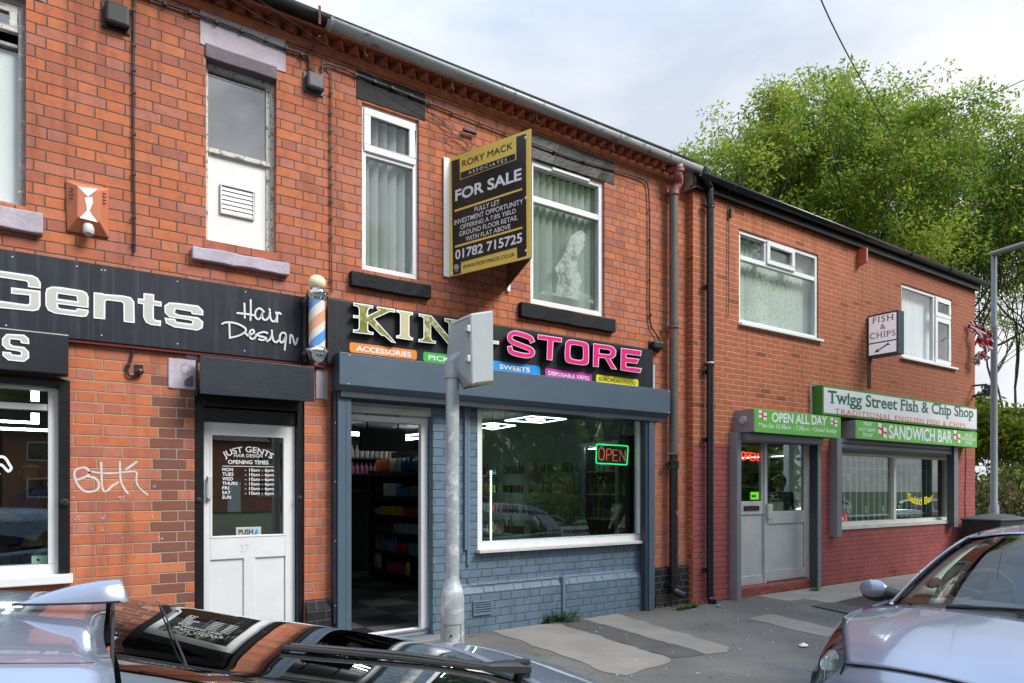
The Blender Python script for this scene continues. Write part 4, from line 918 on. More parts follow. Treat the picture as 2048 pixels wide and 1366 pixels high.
for k, st in enumerate(STROKES):
    p = spline(st, 5) if len(st) > 2 else st; pl = HD(.004 + .0004 * k)
    mb.ribbon(p, 38, pl)
    for q in (p[0], p[-1]): mb.flat([[(q[0] + 19 * math.cos(a), q[1] + 19 * math.sin(a)) for a in np.linspace(0, 2 * math.pi, 11)[:-1]]], HD(.0039 + .0004 * k))
    mg.ribbon(p, 9, HD(.0125 + .0002 * k))
lt = mb.build('script_lettering', m_textwhite, s, fix=False); mg.build('script_centre_line', m_textgrey, lt, fix=False)
screws(s, [(25, 514), (154, 533), (203, 540), (210, 541), (355, 563), (491, 584), (12, 651), (203, 671), (355, 688), (489, 702)], flat_y(yf), .006)
# roller shutter boxes of the barber's
s = thing('shutter_box', 'black roller shutter box over the barber window carrying a grey letter S', 'shutter box', (-1, 0, 2.1))
yb = -.20; x1 = PX(137, yb); zt_, zb = PZ(0, 657, yb), PZ(0, 738, yb)
MB().box(-2.6, x1, yb, -.052, zb, zt_).build('casing', m_fascia2, s, bev=.004)
mb = MB(); ZZ = lambda d: zoomed(2048 / 660, 0, 450, flat_y(yb - d)); S2 = [(12, 705), (40, 675), (150, 680), (180, 705), (182, 740), (130, 733), (125, 715), (65, 708), (62, 735), (80, 748), (150, 757), (180, 785), (182, 825), (150, 850), (50, 840), (15, 810), (15, 785), (68, 790), (75, 803), (128, 808), (130, 790), (110, 783), (40, 772), (12, 745)]
mb.slab([S2], ZZ(.006), ZZ(-.001)); lt = mb.build('letter', m_textwhite, s, fix=False); mb = MB(); mb.flat([inset(S2, 9)], ZZ(.007)); mb.build('letter_fill', m_textgrey, lt, fix=False)
MB().box(-2.6, x1, yb, yb + .02, zt_ - .001, zt_ + .006).build('edge_strip', m_bolt, s)
s = thing('shutter_box', 'plain black wooden shutter box above the white barber shop door', 'shutter box', (1.4, 0, 2.2))
yb = -.25; x0, x1 = PX(400, yb), PX(629, yb); zt_, zb = PZ(400, 711, yb), PZ(400, 787, yb)
mb = MB(); mb.box(x0, x1, yb, yb + .02, zb, zt_); mb.box(x0 + .001, x1, yb + .02, -.052, zt_ - .02, zt_ - .001); mb.box(x1 - .02, x1 - .001, yb + .02, -.052, zb + .02, zt_ - .02); mb.box(x0 + .001, x0 + .012, yb + .16, -.052, zb, zt_ - .021)
mb.box(x0 + .012, x1 - .02, yb + .05, -.01, zb + .05, zb + .06); mb.build('casing', M('black_stained_board', (.016, .023, .031), .4, var=.3, scale=3, bump=.12, bscale=60), s, bev=.003)
mb = MB(); mb.lathe([(.07, 0), (.07, x1 - x0 - .06)], (x0 + .03, yb + .13, zb + .10), 14, (1, 0, 0)); mb.build('shutter_roll', m_dark, s)

# corner shop sign: panel, gold and magenta letters, coloured strips
s = thing('store_sign', 'black shop sign with gold King and magenta STORE letters over coloured product strips', 'sign', (4, -.03, 2.6))
yp = -.07; zt_ = PZ(680, 600, yp); x0, x1 = PX(655, yp), PX(1306, yp)
MB().box(x0, x1, yp, -.052, 2.5, zt_).build('panel', m_fascia2, s, bev=.002); MB().box(x1 + .001, x1 + .03, yp, -.005, 2.52, zt_ - .17).build('edge_trim', m_alu, s)
K1 = lambda d: zoomed(2048 / 240, 680, 590, flat_y(yp - d)); K2 = lambda d: zoomed(2048 / 340, 980, 640, flat_y(yp - d))
KING = [([(225, 125), (570, 178), (562, 230), (515, 228), (480, 265), (480, 350), (672, 255), (625, 238), (630, 192), (945, 242), (940, 300), (850, 288), (590, 405), (960, 820), (880, 810), (765, 705), (700, 690), (480, 470), (480, 590), (505, 622), (575, 635), (570, 682), (220, 640), (222, 585), (295, 592), (320, 565), (322, 400), (222, 390), (225, 340), (322, 352), (322, 230), (300, 200), (228, 180)], m_goldface),
  ([(960, 250), (1252, 295), (1245, 345), (1200, 345), (1185, 380), (1185, 680), (1205, 715), (1250, 730), (1243, 778), (955, 735), (960, 685), (1005, 690), (1025, 660), (1025, 330), (1000, 300), (962, 295)], m_goldpale),
  ([(1340, 312), (1565, 352), (1855, 700), (1855, 500), (1840, 465), (1785, 455), (1780, 390), (2060, 430), (2055, 480), (2010, 490), (1990, 520), (1990, 1000), (1900, 905), (1555, 490), (1555, 740), (1580, 775), (1640, 785), (1635, 835), (1335, 800), (1340, 748), (1405, 752), (1425, 720), (1425, 400), (1400, 372), (1345, 365)], m_goldface),
  ([(2500, 520), (2480, 600), (2440, 570), (2330, 520), (2250, 560), (2220, 680), (2240, 820), (2310, 900), (2390, 905), (2400, 830), (2340, 815), (2345, 760), (2715, 785), (2712, 845), (2540, 825), (2530, 960), (2400, 1000), (2240, 970), (2130, 850), (2100, 680), (2140, 530), (2240, 450), (2360, 460), (2450, 500)], m_goldface)]
for o_, mt in KING:
    mb = MB(); mb.slab([o_], K1(.055), K1(.002), 0, 1); lt = mb.build('letter', [m_textwhite, m_goldside], s, fix=False)
    mb = MB(); mb.flat([inset(o_, 19)], K1(.0565)); mb.build('letter_face', mt, lt, fix=False)
def rib_outline(pts, wd): a = mitre(pts, wd / 2, False); b = mitre(pts, -wd / 2, False); return a + b[::-1]
S3 = rib_outline(spline([(515, 272), (490, 222), (430, 190), (310, 158), (252, 175), (238, 218), (270, 262), (380, 308), (480, 348), (512, 388), (488, 422), (420, 428), (300, 402), (250, 372), (236, 312)], 5), 62)
T3L = [(575, 172), (868, 215), (862, 272), (765, 258), (750, 488), (682, 478), (692, 248), (572, 230)]
O3 = spline([(905, 330), (912, 275), (945, 240), (1000, 238), (1130, 262), (1180, 290), (1192, 350), (1190, 490), (1175, 530), (1120, 545), (960, 520), (912, 492), (900, 430)], 4, True)
O3h = spline([(970, 330), (985, 300), (1060, 306), (1110, 320), (1122, 360), (1120, 450), (1105, 480), (1040, 478), (985, 462), (968, 430)], 4, True)
R3 = [(1245, 280), (1440, 305), (1490, 325), (1522, 370), (1515, 430), (1480, 465), (1450, 470), (1530, 598), (1460, 590), (1385, 460), (1315, 452), (1308, 568), (1240, 560)]; R3h = [(1320, 345), (1425, 358), (1455, 380), (1440, 415), (1318, 402)]
E3 = [(1578, 335), (1828, 368), (1818, 435), (1645, 412), (1643, 450), (1800, 470), (1770, 528), (1643, 512), (1640, 560), (1832, 582), (1808, 640), (1572, 605)]
for lp in ([S3], [T3L], [O3, O3h], [R3, R3h], [E3]):
    mb = MB(); mb.slab(lp, K2(.085), K2(.002), 0, 1); lt = mb.build('letter', [m_textwhite, m_goldside], s, fix=False)
    mb = MB(); mb.flat([inset(lp[0], 6.5)] + [inset(h_, -6.5) for h_ in lp[1:]], K2(.0865)); mb.build('letter_face', m_pink, lt, fix=False)
def strip(pa, pb, py0, py1, mat, body, ta, tb_, ct, tm, bold):
    a = P(pa, py0, yp - .006); b = PX(pb, yp - .006); zb = PZ(pa, py1, yp - .006); r = .014
    lp = [(a.x + r, zb), (b - r, zb), (b, zb + r), (b, a.z - r), (b - r, a.z), (a.x + r, a.z), (a.x, a.z - r), (a.x, zb + r)]
    mb = MB(); mb.slab([lp], lambda x, z: (x, yp - .006, z), lambda x, z: (x, yp, z)); st = mb.build('product_strip', mat, s, fix=False)
    mb = MB(); write_on(mb, body, flat_y(yp - .0075), ta, tb_, ct, bold); mb.build('lettering', tm, st, fix=False)
strip(699.3, 833.8, 684, 704, m_orange, 'ACCESSORIES', (712.2, 701.1), (822.4, 714), (712.2, 691.2), m_textwhite, .024)
strip(846.6, 967, 703, 722.4, m_green, 'PICK & MIX', (857, 718.9), (956, 731), (857, 709.6), m_textwhite, .024)
strip(975, 1080.4, 719.5, 739, m_skyblue, 'SWEETS', (999, 737), (1059.7, 744.3), (999, 728.3), m_textwhite, .026)
strip(1090.4, 1183.4, 736, 752, m_magenta, 'DISPOSABLE VAPES', (1096.5, 749.4), (1178.4, 760), (1096.5, 741.8), m_textwhite, .016)
strip(1192.5, 1276.8, 748.7, 764, m_lemon, 'EUROPEAN FOOD', (1197.8, 761), (1271.4, 770.3), (1197.8, 754), m_textblack, .008)
# steel roller shutter of the corner shop: box with two guide rails
s = thing('roller_shutter', 'slate blue steel roller shutter box on two side rails over the corner shop', 'roller shutter', (4, -.1, GZ))
yb = -.20; x0, x1 = PX(679, yb), PX(1340.4, yb); zt_, zb = PZ(679, 703.4, yb), PZ(680, 768, yb); ch = .045
mb = MB(); prof = [(-.0, zt_), (yb, zt_), (yb, zb), (yb + ch, zb - ch), (-.02, zb - ch), (-.0, zb - .03)]
mb.add([(x0, y, z) for y, z in prof] + [(x1, y, z) for y, z in prof], [(i, (i + 1) % 6, 6 + (i + 1) % 6, 6 + i) for i in range(6)] + [tuple(range(6)), tuple(range(6, 12))])
mb.build('casing', m_steel_blue, s, bev=.003)
MB().box(x0 + .03, x1 - .03, yb + .05, -.005, zb - ch - .05, zb - ch + .002).build('lintel_guide', m_steel_dark, s)
screws(s, [(699, 711), (697, 768)], flat_y(yb)); screws(s, [(1338, 783), (1337, 826)], flat_y(yb), .006)
yr = -.12
for pa, pb in ((676, 703), (1297, 1308)):
    a, b = PX(pa, yr), PX(pb, yr); mb = MB(); 
    if pa < 1000: mb.box(a, b, yr, -.002, -.05, zb - ch)
    else: mb.box(a - .05, b, yr, yr + .05, GZ - .01, zb - ch); mb.box(a - .05, b - .01, yr + .05, -.04, GZ - .01, zb - ch)
    rl = mb.build('guide_rail', m_steel_blue if pa < 1000 else m_steel_dark, s, bev=.003); 
    if pa < 1000:
        MB().box(a - .022, a - .001, yr + .03, -.002, .30, zb - ch - .0).build('flashing', m_steel_dark, rl)
        mb = MB(); mb.box((a + b) / 2 + .01, (a + b) / 2 + .014, yr - .0015, yr, 0, zb - ch); mb.build('seam', m_steel_dark, rl)
        screws(rl, [(a - .012, z) for z in (.45, 1.0, 1.5, 2.0)], lambda x, z: Vector((x, yr + .03, z)), .006)
    else:
        MB().box(a + .0, b + .0, yr - .012, yr - .001, GZ - .01, zb - ch).build('rail_cover', m_steel_blue, rl)

# for-sale board: two panels in a V
A = Vector((PX(897), -.02, 0)); Cx = PX(1010); B = Vector(((A.x + Cx) / 2, -.89, 0)); U = (B - A).normalized(); Nn = Vector((U.y, -U.x, 0))
s = thing('for_sale_board', 'yellow and black V shaped for sale board fixed to the upper brick wall', 'sign', (A.x, 0, 3.45))
zT, zB = 4.572, 3.452
mb = MB(); mb.obox((A + B) / 2 + Vector((0, 0, (zT + zB) / 2)) - Nn * .006, U * (B - A).length / 2, Nn * .005, (0, 0, (zT - zB) / 2)); mb.build('front_panel', m_yellow, s)
Wc = Vector((Cx, -.02, 0)); U2 = (B - Wc); mb = MB(); mb.obox((Wc + B) / 2 + Vector((.008, 0, (zT + zB) / 2)), U2 / 2, Vector((U2.y, -U2.x, 0)).normalized() * .005, (0, 0, (zT - zB) / 2)); mb.build('rear_panel', m_boardback, s)
mb = MB(); mb.box(A.x - .062, A.x - .002, -.026, -.012, zB - .005, zT + .0); mb.box(Cx + .012, Cx + .05, -.026, -.012, zB - .03, zT); mb.build('fixing_flange', m_boardwhite, s, bev=.002)
Hh = hit(A + Nn * .0005, Nn); FS = lambda d: zoomed(1366 / 340, 880, 250, hit(A + Nn * d, Nn)); fs = lambda x, y: (880 + x / 4.0176, 250 + y / 4.0176)
mb = MB()
mb.flat([[(90, 290), (157, 270), (160, 443), (613, 278), (613, 95), (690, 68), (695, 1050), (620, 1072), (618, 982), (168, 1103), (168, 1190), (105, 1207)]], FS(.001)); mb.flat([[(165, 383), (603, 228), (603, 275), (165, 435)]], FS(.001)); mb.build('black_print', m_boardblack, s, fix=False)
mb = MB(); mb.flat([[(118, 683), (660, 506), (660, 522), (118, 700)]], FS(.002)); mb.flat([[(120, 970), (662, 816), (662, 832), (120, 987)]], FS(.002)); mb.build('yellow_rule', m_yellow, s, fix=False)
ht = hit(A + Nn * .0025, Nn)
def ft(mb, body, a, b, ct, bold, sp=1.0): write_on(mb, body, ht, fs(*a), fs(*b), fs(*ct), bold, 0, 0, sp)
mb = MB(); ft(mb, 'RORY MACK', (178, 338), (583, 187), (178, 288), 0); ft(mb, 'WWW.RORYMACK.CO.UK', (182, 1157), (600, 1052), (182, 1128), 0); mb.build('black_lettering', m_textblack, s, fix=False)
mb = MB(); ft(mb, 'ASSOCIATES', (228, 397), (537, 290), (228, 371), .004, 1.5); ft(mb, 'FOR SALE', (122, 610), (655, 435), (122, 528), .028); ft(mb, 'FULLY LET', (278, 697), (480, 635), (278, 660), .005)
ft(mb, 'INVESTMENT OPPORTUNITY', (115, 805), (668, 632), (115, 767), .003); ft(mb, 'OFFERING A 7.8% YIELD', (163, 840), (610, 705), (163, 805), .003); ft(mb, 'GROUND FLOOR RETAIL', (155, 895), (625, 760), (155, 858), .003); ft(mb, 'WITH FLAT ABOVE', (207, 935), (567, 832), (207, 898), .003)
ft(mb, '01782 715725', (122, 1080), (660, 940), (122, 1010), .022)
mb.ribbon([(132 + 15 * math.cos(a), 1142 + 20 * math.sin(a)) for a in np.linspace(0, 2 * math.pi, 15)[:-1]], 5, FS(.0025), True); mb.ribbon([(126, 1152), (130, 1135), (138, 1135), (137, 1145), (128, 1146)], 4, FS(.0027)); ft(mb, 'MACK', (121, 1183), (147, 1177), (121, 1173), 0)
mb.build('white_lettering', m_textwhite, s, fix=False)
screws(s, [fs(*p) for p in ((77, 300), (688, 102), (690, 585), (90, 755), (692, 1008), (95, 1195))], hit(A, Nn), .012, m_boardwhite, Nn)

# projecting fish and chips light box
Xs = PX(1733.3, YF); Yo = -.564; zT, zB = 4.09, 3.447; t_ = .177
s = thing('projecting_sign', 'white light box sign reading Fish and Chips with a green arrow', 'sign', (Xs + .09, YF, zB))
mb = MB(); y1 = -.112; mb.box(Xs, Xs + t_, Yo, y1, zB, zT); mb.build('casing', m_darkgrey, s, bev=.006)
mb = MB(); zm = 3.447 + .643 * .305; mb.box(Xs - .004, Xs - .001, Yo + .025, y1 - .02, zm + .02, zT - .03); mb.box(Xs - .004, Xs - .001, Yo + .025, y1 - .02, zB + .03, zm); mb.build('face', m_signpanel, s)
hs_ = hit((Xs - .005, 0, 0), (1, 0, 0)); q = lambda x, y: (1720 + x / 10.51, 600 + y / 10.51)
mb = MB(); write_on(mb, 'FISH', hs_, q(270, 492), q(695, 415), q(270, 372), .006, 0, 0, 1.2, serif=.07); write_on(mb, '&', hs_, q(425, 620), q(535, 602), q(425, 512), .0); write_on(mb, 'CHIPS', hs_, q(205, 826), q(745, 738), q(205, 708), .006, 0, 0, 1.18, serif=.07)
mb.build('lettering', m_maroon, s, fix=False)
mb = MB(); mb.flat([[(300, 1108), (365, 1018), (378, 1045), (570, 915), (592, 865), (600, 915), (640, 938), (575, 950), (390, 1065), (410, 1088)]], zoomed(10.51, 1720, 600, hs_)); mb.build('arrow', m_teal, s, fix=False)
mb = MB(); 
for z in (3.58, 3.92): mb.box(Xs + .06, Xs + .12, y1, YF, z - .03, z + .03)
mb.build('bracket', m_boxblack, s)
mb = MB()
for dx in (.03, .085): mb.tube([(Xs + dx, YF - .012, zB + .12), (Xs + dx, YF - .012, 2.98)], .009, 6)
mb.build('conduit', m_browncable, s)

# fish shop fascia and the two shutter boxes below it
def flag(mb, mr, cx, cy, w_, h_, y, sl=.32):
    p = lambda u, v: tuple(P(cx + u * w_, cy + (u * sl + v) * h_, y)); g = [[p(u, v + .10 * math.sin(u * 6.2)) for u in np.linspace(-.5, .5, 7)] for v in (-.5, .5)]; mb.grid(g)
    p2 = lambda u, v: tuple(P(cx + u * w_, cy + (u * sl + v + .10 * math.sin(u * 6.2)) * h_, y - .001)); mr.grid([[p2(u, v) for u in np.linspace(-.5, .5, 7)] for v in (-.09, .09)]); 
    p3 = lambda u, v: tuple(P(cx + u * w_, cy + (u * sl + v) * h_, y - .0015)); mr.grid([[p3(u, v) for u in (-.09, .09)] for v in (-.5, .5)])
s = thing('fish_shop_fascia', 'white and green fascia reading Twigg Street Fish and Chip Shop', 'sign', (11.5, YF, 2.6))
yt = -.245; x0, x1 = P(1645, 770, yt).x, PX(1954, yt); zt_, zb = PZ(1645, 769.5, yt), PZ(1645, 829, yt)
MB().box(x0, x1, yt, YF - .002, zb, zt_).build('casing', m_greensign, s, bev=.004); MB().box(x0 + .03, x1 - .02, yt - .003, yt, zb + .03, zt_ - .03).build('face', m_whitesign, s)
z8 = lambda x, y: (1420 + x / 2.7875, 740 + y / 2.7875); hy = flat_y(yt - .0042)
mb = MB(); write_on(mb, 'Twigg Street Fish & Chip Shop', hy, z8(657, 181), z8(1468, 266), z8(657, 113), .020, serif=.08); mb.build('shop_name', m_teal, s, fix=False)
mb = MB(); write_on(mb, 'TRADITIONAL ENGLISH FISH & CHIPS', hy, z8(697, 244), z8(1425, 324), z8(697, 214), .006, 0, 0, 1.14, serif=.07); mb.build('lettering', m_rust, s, fix=False)
mb = MB(); c = P(1622, 770, YF)
for k in range(3): mb.tube(spline([(c.x + .02 * k - .06, YF - .02, zb - .06), (c.x - .05 + .02 * k, YF - .025, zb + .15), (c.x - .06 + .02 * k, YF - .02, zt_ - .02), (c.x + .02, YF - .04, zt_ + .04 - .01 * k), (c.x + .14, yt + .1, zt_ + .02), (c.x + .3, yt + .05, zt_ + .005)], 4), .006, 5)
mb.build('loose_cable', M('pinkish_white_cable', (.42, .33, .29), .6), s)
def shutter(name, label, x0, pr, yb, ta, tb_, nm):
    s = thing(name, label, 'shutter box', (x0 + .5, YF, GZ)); x1 = PX(pr, yb); zt_, zb = PZ(*ta, yb), PZ(*tb_, yb)
    MB().box(x0, x1, yb, YF - .001, zb, zt_).build('casing', m_lilacgrey, s, bev=.003)
    MB().box(x0 + .015, x1, yb - .004, yb - .0005, zb - .004, zt_ + .003).build('sign_face', m_limesign, s, bev=.001)
    return s, x1, zt_, zb
s, x1, zt_, zb = shutter('shutter_box', 'bright green shutter box sign reading Open All Day above the fish shop door', 7.218, 1681, -.39, (1508, 817), (1508, 863), '')
y = -.3952; hy = flat_y(y); mb = MB(); mr = MB()
write_on(mb, 'OPEN ALL DAY', hy, z8(345, 288), z8(652, 308), z8(345, 237), .028); write_on(mb, 'Mon-Sat 10.30a.m. - 7.30p.m. • Closed Sunday', hy, z8(272, 318), z8(705, 351), z8(272, 293), .010, 0, .18)
flag(mb, mr, *z8(294, 252), 16, 15, y - .0005); flag(mb, mr, *z8(691, 291), 13.5, 13, y - .0005); mb.build('lettering', m_textwhite, s, fix=False); mr.build('flag_cross', m_redflag, s, fix=False)
mb = MB(); c = (7.216, -.24, (zt_ + zb) / 2 + .01); mb.lathe([(.055, 0), (.055, .01), (.045, .014), (.045, .03), (.02, .032)], c, 14, (-1, 0, 0)); mb.build('motor_cap', m_galv, s)
yr = -.21
def rail(px0, px1, ztop, zbot, mat_front, mat_side, s, wdt=.07):
    a, b = PX(px0, yr), PX(px1, yr); rl = MB().box(a, b, yr, YF - .001, zbot, ztop).build('guide_rail', mat_side, s, bev=.003); MB().box(a + .002, b, yr - .004, yr - .0005, zbot, ztop).build('rail_face', mat_front, rl); return a, b
rail(1474, 1482, zb, GZ, m_greysteel, m_lilacgrey, s); a, b = rail(1635, 1642, zb, GZ, m_greysteel, m_darkgrey, s)
MB().box(7.24, a, -.30, YF + .1, zb - .10, zb).build('shutter_slats', m_greysteel, s, bev=.01)
screws(s, [(1470.5, y_) for y_ in (902, 990, 1080, 1167)], flat_y(-.16), .008)
s, x1, zt_, zb = shutter('shutter_box', 'bright green shutter box sign reading Sandwich Bar over the fish shop window', 9.663, 1953.5, -.31, (1710, 840), (1710, 876), '')
y = -.3152; hy = flat_y(y); mb = MB(); mr = MB()
write_on(mb, 'SANDWICH BAR', hy, z8(997, 379), z8(1350, 406), z8(997, 308), .028)
for body, a, b, c in (('PIES', (856, 310), (901, 313), (856, 291)), ('HOT BAPS', (831, 338), (923, 347), (831, 318)), ('SOUP', (852, 369), (906, 375), (852, 349)), ('SALAD', (1420, 369), (1462, 373), (1420, 351)), ('PASTA BOXES', (1400, 389), (1479, 397), (1400, 371)), ('CAKES', (1420, 413), (1461, 418), (1420, 395))): write_on(mb, body, hy, z8(*a), z8(*b), z8(*c), .008, 0, .16)
flag(mb, mr, *z8(962, 338), 17.5, 21, y - .0005, .45); flag(mb, mr, *z8(1378, 372), 13, 18, y - .0005, .45); mb.build('lettering', m_textwhite, s, fix=False); mr.build('flag_cross', m_redflag, s, fix=False)
rail(1674, 1683, zb, PZ(1674, 1074, yr), m_greysteel, m_lilacgrey, s); a, b = rail(1908, 1916, zb, f_w[2] - .05, m_greysteel, m_darkgrey, s)
mb = MB(); x0 = PX(1683, yr)
for k in range(2): mb.box(x0, a, yr + .03, yr + .075, zb - .075 * (k + 1) + .008, zb - .075 * k)
mb.build('shutter_slats', m_greysteel, s, bev=.015)

# barber pole
bx, by = PX(634, -.2), -.2; ppm = FOC / ((CAM_Y + by) / (CO + .2857 * SI)); zz = lambda y_: EYE + (978 - y_) / ppm
def pole_mat():
    g = G('barber_pole_stripes'); p = g.xyz(g.pos()); a = g.m('ARCTAN2', g.m('SUBTRACT', p[1], by), g.m('SUBTRACT', p[0], bx))
    k = g.m('FRACT', g.m('ADD', g.m('ADD', g.m('DIVIDE', a, 2 * math.pi), g.m('MULTIPLY', p[2], -2.9)), 20.28))
    c = g.ramp(k, (0, (.74, .70, .62)), (.20, (.09, .30, .68)), (.46, (.74, .70, .62)), (.72, (.72, .36, .19)), interp='CONSTANT'); g.bsdf(c, .25, 0, .5, coat=1.0); return g.mat
s = thing('barber_pole', 'striped barber pole with chrome caps and a cream globe on a black wall bracket', 'barber pole', (bx, 0, zz(730)))
mb = MB(); mb.sphere((bx, by, zz(566)), .0665, 28, 18, (1.08, 1.08, .97)); mb.build('globe', m_cream, s, smooth=True, ang=180)
mb = MB(); mb.lathe([(.054, zz(594)), (.058, zz(579)), (.050, zz(577.5))], (bx, by, 0), 32); mb.build('globe_collar', m_chrome, s, smooth=True, ang=50)
mb = MB(); mb.lathe([(.066, zz(603)), (.074, zz(600)), (.076, zz(597)), (.080, zz(596)), (.088, zz(593)), (.092, zz(589)), (.088, zz(585)), (.072, zz(583)), (.05, zz(582.5))], (bx, by, 0), 32); mb.build('top_cap', m_chrome, s, smooth=True, ang=40)
mb = MB(); mb.lathe([(.004, zz(729.5)), (.020, zz(729)), (.048, zz(725)), (.068, zz(718)), (.076, zz(712)), (.082, zz(709.5)), (.093, zz(706)), (.095, zz(703)), (.088, zz(699)), (.074, zz(696)), (.066, zz(694))], (bx, by, 0), 32); mb.build('bottom_cap', m_chrome, s, smooth=True, ang=40)
mb = MB(); mb.lathe([(.0665, zz(695)), (.0665, zz(602))], (bx, by, 0), 32); mb.build('striped_cylinder', pole_mat(), s, smooth=True)
mb = MB(); kx = PX(610, -.075); ky = -.095; p2 = FOC / ((CAM_Y + ky) / (CO - (610 - 1024) / FOC * SI)); z2 = lambda y_: EYE + (978 - y_) / p2
mb.lathe([(.030, z2(724)), (.033, z2(716)), (.042, z2(712)), (.040, z2(706)), (.028, z2(703)), (.027, z2(616)), (.040, z2(610)), (.042, z2(604)), (.036, z2(599)), (.026, z2(597)), (.022, z2(594))], (kx, ky, 0), 18)
mb.tube([(kx, ky, z2(612)), (bx, by, zz(598))], .018, 8); mb.tube([(kx, ky, z2(709)), (bx, by, zz(706))], .018, 8); mb.box(kx - .02, kx + .02, -.09, -.05, z2(720), z2(598)); mb.build('wall_bracket', m_black, s, smooth=True, ang=40)

# alarm boxes
s = thing('alarm_box', 'faded orange alarm siren box with torn sticker and strobe on the upper wall', 'alarm box', (PX(175), 0, PZ(175, 478)))
b = [P(131, 362, -.004), P(217, 379, -.004), P(218, 477, -.004), P(134, 463, -.004)]; b2 = [Vector((p.x, -.016, p.z)) for p in b]; yf_ = -.085; f_ = [P(155, 371, yf_), P(199, 380, yf_), P(199, 443, yf_), P(155, 433, yf_)]
mb = MB(); mb.add(b + b2 + f_, [(0, 1, 5, 4), (1, 2, 6, 5), (2, 3, 7, 6), (3, 0, 4, 7), (4, 5, 9, 8), (5, 6, 10, 9), (6, 7, 11, 10), (7, 4, 8, 11), (8, 9, 10, 11)]); mb.build('casing', m_alarmorange, s, bev=.006)
hf = zoomed(2.732, 0, 0, flat_y(yf_ - .002)); mb = MB(); mb.flat([[(425, 1018), (535, 1032), (480, 1075)]], hf); mb.flat([[(462, 1080), (505, 1075), (508, 1108), (490, 1150), (500, 1170), (535, 1215), (435, 1190), (475, 1150), (472, 1120)]], hf); mb.build('torn_sticker', m_textwhite, s, fix=False)
mb = MB()
for k in range(4):
    for (xa, xb, o_) in ((376, 408, 1025), (558, 580, 1052)): mb.flat([[(xa, o_ + 18 * k), (xb, o_ + 6 + 18 * k), (xb, o_ + 12 + 18 * k), (xa, o_ + 7 + 18 * k)]], zoomed(2.732, 0, 0, flat_y(-.058 if xa < 500 else -.062)))
mb.build('sound_slot', m_dark, s, fix=False)
c = P(177, 456, -.07); mb = MB(); mb.lathe([(.030, .02), (.036, 0), (.036, -.035), (.028, -.05), (.01, -.055)], c, 16, (0, .25, .97)); mb.build('strobe_lens', M('clear_lens', (.55, .56, .52), .15), s, smooth=True)
s = thing('alarm_box', 'small red and white alarm box under the fish shop gutter', 'alarm box', (PX(1725, YF), YF, PZ(1725, 540, YF)))
x0, x1 = PX(1715, YF), PX(1735.5, -.23); z0, z1 = PZ(1715, 534, YF), PZ(1715, 498, YF); yq = -.23
mb = MB(); mb.add([(x0, YF, z0), (x1, YF, z0), (x1, yq, z0 + .045), (x0, yq, z0 + .045), (x0, YF, z1), (x1, YF, z1), (x1, yq, z1 - .015), (x0, yq, z1 - .015)], [(0, 1, 2, 3), (4, 5, 6, 7), (0, 1, 5, 4), (1, 2, 6, 5), (2, 3, 7, 6), (3, 0, 4, 7)]); mb.build('casing', m_alarmred, s, bev=.006)
MB().box(x0 + .012, x1 - .006, yq - .004, yq - .0005, z0 + .06, z1 - .03).build('face', m_alarmface, s, bev=.003)

# junction boxes and cables on the terrace
def jbox(label, pa, pb, pt, pbm, mat, d=.07):
    a, b = P(pa, pt, -d), P(pb, pbm, -d); z0 = PZ(pa, pbm, -d); s = thing('junction_box', label, 'junction box', ((a.x + b.x) / 2, 0, z0))
    MB().box(a.x + .006, b.x - .006, -d, -.012, z0 + .008, a.z - .008).build('cover', mat, s, bev=.02); MB().box(a.x - .014, b.x, -.012, -.001, z0 - .012, a.z).build('back_plate', mat, s, bev=.004); return s
jbox('black junction box at the very top of the wall above the orange alarm', 208, 262, -8, 41, m_boxblack); jbox('grey junction box with two cables between the narrow upper windows', 614, 652, 136, 172, m_boxgrey); 
s = jbox('square black junction box beside the end of the store sign', 1309, 1330, 679, 697, m_boxblack, .09)
def cable(name, label, pts, y, r, mat, clips=None, k=4):
    p3 = [P(p[0], p[1], p[2] if len(p) > 2 else y) for p in pts]; mb = MB(); mb.tube([Vector(q) for q in spline([tuple(q) for q in p3], k)], r, 6)
    s = thing(name, label, 'cable', tuple(p3[0])); mb.build('cable', mat, s, smooth=True); mb = MB()
    for p in (clips or []): c = P(p[0], p[1], y); mb.box(c.x - .012, c.x + .012, y - r - .003, y + r, c.z - r * 1.5, c.z + r * 1.5)
    if clips: mb.build('clips', mat, s, bev=.002)
    return s
cable('wall_cable', 'thick black cable clipped along the top of the wall to the grey box', [(262, -18), (330, 6), (400, 30), (480, 60), (560, 93), (606, 108), (618, 118), (619, 138)], -.025, .011, m_cable, [(330, 7), (380, 24), (433, 43), (483, 61), (533, 80), (573, 96), (603, 108)])
cable('wall_cable', 'black cable clipped across the two black lintels and down to the small box', [(643, 135), (648, 127), (664, 130), (712, 148), (790, 178), (860, 206), (960, 246), (1060, 284), (1130, 310), (1200, 332), (1262, 350), (1290, 362), (1297, 380), (1299, 440), (1299, 540), (1300, 640), (1312, 668), (1320, 682)], -.025, .009, m_cable, [(712, 149), (750, 163), (785, 176), (822, 191), (860, 206), (906, 225), (960, 246), (1010, 265), (1110, 303), (1170, 322), (1299, 420), (1299, 480), (1299, 560), (1301, 630)])
cable('wall_cable', 'thin brown cable hanging down the bricks below the grey box', [(643, 145), (648, 134), (660, 140), (663, 156), (663, 200), (662, 300), (663, 400), (663, 500), (664, 585)], -.02, .007, m_browncable, [(663, y_) for y_ in (185, 225, 261, 296, 332, 368, 402, 437, 474, 560)])
